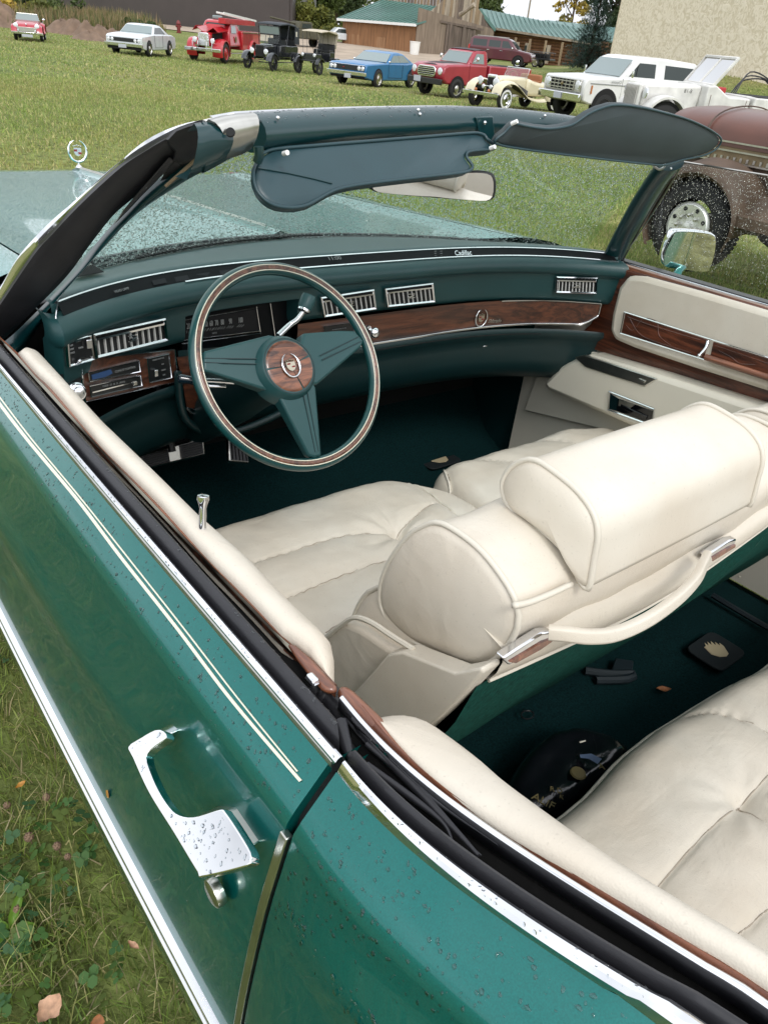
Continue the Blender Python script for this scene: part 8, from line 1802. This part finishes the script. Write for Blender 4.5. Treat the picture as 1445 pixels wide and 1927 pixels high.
q2 = np.array([*gp(1100, 92)[:2], zpx(1100, 55, 92)]); q3 = np.array([*gp(897, 99)[:2], zpx(897, 15, 99)])
roofq('roof', (q0, q1, q2, q3), M_ROOFG, B4, .14, 22); m = MB(); m.sweep([q0-np.array([0, 0, .1]), (q0+q1)/2-np.array([0, 0, .1]), q1-np.array([0, 0, .1])], SQ(.10, .2), up=(0, 0, 1)); m.build('fascia', G1[3], B4)
g0 = np.array([*(gp(926, 89.5)[:2]), 0]); m = MB(); m.sweep([np.array([*gp(896, 88.6)[:2], zpx(896, 18, 88.6)]), np.array([*gp(931, 90)[:2], zpx(931, 57, 90)])], SQ(.12, .3), up=(0, 0, 1)); m.build('bargeboard', M_ROOFG, B4)
for px in (988, 1010, 1048):
    pp_ = np.array([*gp(px, 86.0)[:2], .9]); m = MB(); m.box(pp_+np.array([n[0], n[1], 0])*1.1, (.5, .3, 1.5)); W_ = m.build('window', G1[3], B4); m = MB(); m.box(pp_+np.array([n[0], n[1], 0])*1.3, (.3, .2, 1.1)); m.build('pane', M_VG, W_)
for px in (972, 1000, 1030, 1062): 
    pp_ = np.array([*gp(px, 84.0)[:2], .7]); m = MB(); m.box(pp_, (.16, .16, 2.6)); m.build('porch_post', G1[2], B4)
# further green roof
B5 = empty('rear_lodge', (0, 0, 0)); tag(B5, 'second green-roofed building behind the spruce', 'building')
w0, w1 = gp(1060, 112), gp(1215, 98); wallq('wall', w0, w1, -.4, zpx(1060, 70, 112), M_LOG, B5, .1, zpx(1215, 90, 98)); roofq('roof', (np.array([*gp(1055, 110)[:2], zpx(1055, 66, 110)]), np.array([*gp(1215, 96)[:2], zpx(1215, 86, 96)]), np.array([*gp(1215, 112)[:2], zpx(1215, 58, 112)]), np.array([*gp(1020, 122)[:2], zpx(1020, 37, 122)])), mat('green_roof_pale', (.13, .23, .21), .45), B5, .14, 12)
m = MB(); m.sweep([np.array([*gp(1100, 108)[:2], zpx(1100, 72, 108)]), np.array([*gp(1195, 99)[:2], zpx(1195, 84, 99)])], SQ(.1, .3), up=(0, 0, 1)); m.build('fascia', M_WHITE, B5)
# beige stucco building
def stucco(name, c):
    m, t, b = nodes(name); N = t.nodes.new; LK = t.links.new; tcn = N('ShaderNodeTexCoord'); n1 = N('ShaderNodeTexNoise'); n1.inputs['Scale'].default_value = 3.2; n1.inputs['Detail'].default_value = 5; n1.inputs['Distortion'].default_value = 2.2; LK(tcn.outputs['Object'], n1.inputs['Vector'])
    cr = N('ShaderNodeValToRGB'); e = cr.color_ramp.elements; e[0].position = .40; e[0].color = (c[0]*.80, c[1]*.78, c[2]*.72, 1); e[1].position = .56; e[1].color = (*c, 1); LK(n1.outputs[0], cr.inputs[0]); LK(cr.outputs[0], b.inputs['Base Color']); b.inputs['Roughness'].default_value = .9
    bn = N('ShaderNodeBump'); bn.inputs['Strength'].default_value = .8; bn.inputs['Distance'].default_value = .03; LK(n1.outputs[0], bn.inputs['Height']); LK(bn.outputs[0], b.inputs['Normal']); return m
B6 = empty('stucco_building', (0, 0, 0)); tag(B6, 'tall beige stucco building with a wood-trimmed eave at the upper right', 'building')
MS = stucco('stucco', (.80, .71, .57)); s0, s1 = gp(1166, 52, 1.0), gp(1640, 40, 1.0); wallq('wall', s0, s1, .6, 9, MS, B6, .3); s2 = gp(1230, 75, 1.0); wallq('wall', s2, s0, .6, 9, MS, B6, .3)
pp_ = gp(1400, 45.0); zt_ = zpx(1440, 6, 44)
m = MB(); m.sweep([np.array([*gp(1225, 49.5)[:2], zpx(1225, -30, 49.5)]), np.array([*gp(1600, 40.6)[:2], zpx(1600, 32, 40.6)])], SQ(.12, .55), up=(0, 0, 1)); m.build('eave_trim', mat('cedar_trim', (.24, .10, .045), .7, var=.2, vscale=6), B6)
m = MB(); wq = [np.array([*gp(a_, 43.6)[:2], zpx(a_, b_, 43.6)]) for a_, b_ in ((1434, 70), (1500, 78), (1500, 132), (1431, 124))]; m.tube(wq, .09, 4, closed=True); WF = m.build('window', MATS['cedar_trim'], B6); m = MB(); m.add(wq, [(0, 1, 2, 3)]); m.build('pane', M_VG, WF, smooth=0)

# ================================================================== trees and shrubs
M_LEAF = tinted('foliage', .6, .30, .3); M_BARK = mat('bark', (.10, .07, .05), .9, bump=1, bscale=12, var=.3, vscale=5)
def leaves(parent, blobs, n, size, cols, name='crown', flat=.6):
    B = np.array(blobs, float); vol = B[:, 3]**2; idx = RNG.choice(len(B), n, p=vol/vol.sum()); d = RNG.normal(size=(n, 3)); d /= np.linalg.norm(d, axis=1)[:, None]; rr = RNG.uniform(.35, 1.08, n)**.6
    P = B[idx, :3]+d*(B[idx, 3]*rr)[:, None]*np.array([1, 1, .85]); a = RNG.normal(size=(n, 3)); a /= np.linalg.norm(a, axis=1)[:, None]; b = np.cross(a, RNG.normal(size=(n, 3))); b /= np.linalg.norm(b, axis=1)[:, None]; s = size*RNG.uniform(.5, 1.5, n)[:, None]
    V = np.stack([P-a*s, P+b*s*flat, P+a*s, P-b*s*flat], 1).reshape(-1, 3); F = np.arange(n*4).reshape(-1, 4)
    bc = np.array(cols)[RNG.integers(0, len(cols), len(B))][idx]*(1+RNG.normal(0, .22, n).clip(-.5, .5))[:, None]
    return bulk(name, V, F, M_LEAF, parent, 0, colors=np.repeat(bc, 4, 0).clip(0, 1))
def tree(name, px, dist, h, w, cols, label, n=6000, size=.22, nb=26, low=.15, cat='tree', dx=0, seed=0, group=None):
    rg = np.random.default_rng(seed+int(px)); p = gp(px, dist); T = empty(name, p); tag(T, label, cat, group)
    m = MB(); m.tube([(0, 0, -.3), (.05*h*rg.normal()*.2, 0, h*.35), (0, 0, h*.8)], [h*.022+.05, h*.016, .03], 8); m.build('trunk', M_BARK, T)
    for k in range(5):
        a = rg.uniform(0, 6.28); z = h*rg.uniform(.25, .6); m = MB(); m.tube([(0, 0, z), (math.cos(a)*w*.2, math.sin(a)*w*.2, z+h*.1), (math.cos(a)*w*.38, math.sin(a)*w*.38, z+h*.22)], [h*.009, h*.006, .01], 5); m.build('limb', M_BARK, T)
    bl = []
    for k in range(nb):
        t = rg.uniform(low, .93); rr = w*.5*math.sin(min(1, (t-low)/(1-low)*.9+.15)*math.pi)**.6*rg.uniform(.2, .85); a = rg.uniform(0, 6.28); bl.append((rr*math.cos(a), rr*math.sin(a), h*t, w*rg.uniform(.12, .22)))
    leaves(T, bl, n, size, cols); return T
def bush(name, px, dist, h, w, cols, label, n=1500, size=.14, group=None, cat='bush', seed=1):
    rg = np.random.default_rng(seed+int(px)); p = gp(px, dist); T = empty(name, p); tag(T, label, cat, group)
    bl = [(rg.uniform(-.4, .4)*w, rg.uniform(-.4, .4)*w, h*rg.uniform(.2, .75), min(w, h)*rg.uniform(.2, .36)) for k in range(10)]; leaves(T, bl, n, size, cols, 'foliage')
    m = MB()
    for k in range(3): m.tube([(0, 0, -.1), (rg.uniform(-.2, .2)*w, rg.uniform(-.2, .2)*w, h*.6)], .02, 4)
    m.tube([(0, 0, -.1), (0, 0, h*.5)], .03, 4); m.build('stem', M_BARK, T); return T
DG = [(.035, .060, .022), (.05, .08, .028), (.06, .085, .035)]; MG = [(.07, .10, .030), (.09, .12, .035), (.06, .09, .03)]; YG = [(.16, .17, .035), (.20, .19, .04), (.12, .14, .035)]; YY = [(.42, .30, .05), (.36, .27, .06), (.25, .22, .06)]
tree('birch_tree', 558, 118, 12, 8, YG, 'yellow-green leafy tree at the right end of the brown building', 9000, .24)
tree('leafy_tree', 600, 150, 17, 13, MG, 'rounded mid-green tree behind the olive truck', 11000, .32)
tree('leafy_tree', 632, 165, 19, 13, DG, 'dark green tree just left of the barn roof', 11000, .34)
tree('leafy_tree', 575, 165, 18, 13, MG, 'taller green tree behind the yellow-green one', 9000, .34)
tree('leafy_tree', 908, 140, 13, 9, MG, 'green treetop showing above the barn front', 6000, .3)
tree('autumn_tree', 1072, 150, 13.5, 7, YY, 'yellow autumn tree above the green roofs', 3600, .26)
tree('leafy_tree', 1152, 125, 16, 9, DG, 'dark green tree behind the spruce', 9000, .3); tree('leafy_tree', 1170, 120, 15, 6, DG, 'dark tree against the corner of the stucco building', 8000, .28)
tree('leafy_tree', 660, 190, 17, 14, MG, 'pale distant tree beyond the barn ridge', 6000, .4)
bush('round_bush', 597, 100, 3.6, 4.6, YG, 'rounded light green bush on the edge of the yard', 3500, .16); bush('round_bush', 630, 96, 2.4, 4.5, YG, 'low yellowish bush beside the barn corner', 2500, .14)
bush('round_bush', 552, 100, 4.5, 4, YG, 'bright bush against the end of the brown building', 2500, .16)
# blue spruce: whorls of drooping boughs
p = gp(1118, 62); SPR = empty('blue_spruce', p); tag(SPR, 'blue-green spruce standing between the log building and the stucco wall', 'tree'); hs_ = zpx(1130, -22, 62)-p[2]
m = MB(); m.tube([(0, 0, -.2), (0, 0, hs_*.5), (0, 0, hs_)], [.16, .10, .02], 8); m.build('trunk', M_BARK, SPR)
P_, C_, F_s = [], [], []
V = []; cols = []
for k in range(30):
    t = k/29; z = .15+hs_*.97*t; rr = 1.75*(1-t)**.75+.12
    nbg = int(16-9*t)
    for j in range(nbg):
        a = j*2*math.pi/nbg+k*.7+RNG.uniform(-.2, .2); L_ = rr*RNG.uniform(.75, 1.12); c0 = np.array([0, 0, z]); tip = np.array([math.cos(a)*L_, math.sin(a)*L_, z-.10*L_+.22*L_*RNG.uniform(0, 1)])
        for q in range(int(22+34*(1-t))):
            u_ = RNG.uniform(.2, 1); p0 = c0+(tip-c0)*u_+RNG.normal(0, .05, 3); d = RNG.normal(0, 1, 3)*.10+np.array([math.cos(a), math.sin(a), .25])*.10; s_ = np.cross(d, (0, 0, 1))*.16; V += [p0-s_, p0+s_, p0+d*1.2]; cols += [np.array((.085, .135, .115))*RNG.uniform(.5, 1.6)]*3
V = np.array(V); bulk('foliage', V, np.arange(len(V)).reshape(-1, 3), M_LEAF, SPR, 0, colors=np.array(cols))
# weeds and dirt mounds at the upper left
M_DIRT = mat('dirt', (.17, .115, .080), .95, var=.3, vscale=2, bump=1, bscale=8)
for i, (px, d_, w, h) in enumerate(((118, 62, 3.4, .75), (142, 61, 2.8, .95), (165, 60, 2.6, .85), (190, 60, 2.6, .75), (215, 61, 3.4, .60), (168, 57, 3.0, .5), (10, 64, 4.2, 1.3))):
    p = gp(px, d_); m = MB(); rows = []
    for k in np.linspace(0, 1, 9): rows.append([(w*.5*k*math.cos(t)*(1+.25*mnoise.noise(Vector((math.cos(t)*2, math.sin(t)*2, i)))), w*.4*k*math.sin(t), h*(math.cos(k*math.pi)*.5+.5)*(1+.35*mnoise.noise(Vector((k*3, t, i*2.0))))-.05) for t in np.linspace(0, 2*math.pi, 22)[:-1]])
    m.grid(rows, cv=True); o = m.build('dirt_mound', M_DIRT, None, smooth=180); o.location = p
    tag(o, ('low earth mound next to the red roadster', 'tallest bare earth mound of the row', 'third bare earth mound from the left', 'rounded earth mound near the middle of the row', 'last low earth mound before the white coupe', 'small earth heap in front of the row', 'weedy earth bank at the left edge of the picture')[i], 'mound', 'bare earth mounds left of the white coupe')
def wf_(n):
    px = RNG.uniform(-60, 275, n); d = RNG.uniform(64, 84, n); P = np.array([atw(a, 40, b) for a, b in zip(px[:1500], d[:1500])]); i = RNG.integers(0, len(P), n); P = P[i]+RNG.normal(0, .6, (n, 3)); P[:, 2] = terr(P[:, 0], P[:, 1]); return P
tag(blades('tall_weeds', 26000, wf_, (.5, 1.25), (.08, .16), [(.20, .16, .07), (.15, .14, .05), (.26, .19, .10), (.09, .12, .04), (.30, .22, .13), (.12, .14, .05)], .22, seg2=False), 'tall dry weeds in front of the brown building', kind='stuff')
for px, d_, h, w, c, lab in ((52, 70, 2.2, 5, YG, 'green weedy bush behind the red roadster'), (14, 68, 1.7, 3.2, YY, 'yellow flowering bush at the upper left corner'), (95, 74, 2.4, 6, MG, 'green bush in front of the brown wall'), (262, 66, 1.1, 1.8, MG, 'low green bush at the right end of the weeds')): bush('weedy_bush', px, d_, h, w, c, lab, 1800, .13)
# small fixtures
p = gp(337, 78); m = MB(); m.lathe([(.22, 0), (.22, .06), (.15, .08), (.15, .62), (.19, .64), (.19, .70), (.13, .84), (.04, .92)], (0, 0, 0), (0, 0, 1), 14); m.lathe([(.08, -.24), (.08, .24)], (0, 0, .48), (1, 0, 0), 10); HY = m.build('fire_hydrant', mat('hydrant_red', (.16, .02, .02), .5), None); HY.location = p; tag(HY, 'dark red fire hydrant in front of the brown building', 'hydrant')
p = gp(783, 80); m = MB(); m.lathe([(.32, 0), (.38, .85), (.40, .86), (.40, .92), (.36, .92)], (0, 0, 0), (0, 0, 1), 18, caps=True); o = m.build('white_bucket', M_WHITE, None); o.location = p; o.scale = (1.25, 1.25, 1.15); tag(o, 'white plastic barrel at the corner of the barn', 'barrel')
p = gp(988, 140); m = MB(); m.tube([(0, 0, -1), (.1, 0, 14)], [.16, .10], 8); m.box((0, 0, 13), (1.6, .1, .12)); o = m.build('utility_pole', G1[3], None); o.location = p; tag(o, 'slim utility pole rising behind the log building', 'pole')
p = gp(1092, 50); m = MB(); m.ball((0, 0, .12), .22, 10, 8, (1.3, .8, .7)); o = m.build('rock', mat('pale_rock', (.55, .54, .50), .9, var=.2, vscale=6), None); o.location = p; tag(o, 'white rock on the green bank beside the spruce', 'rock')
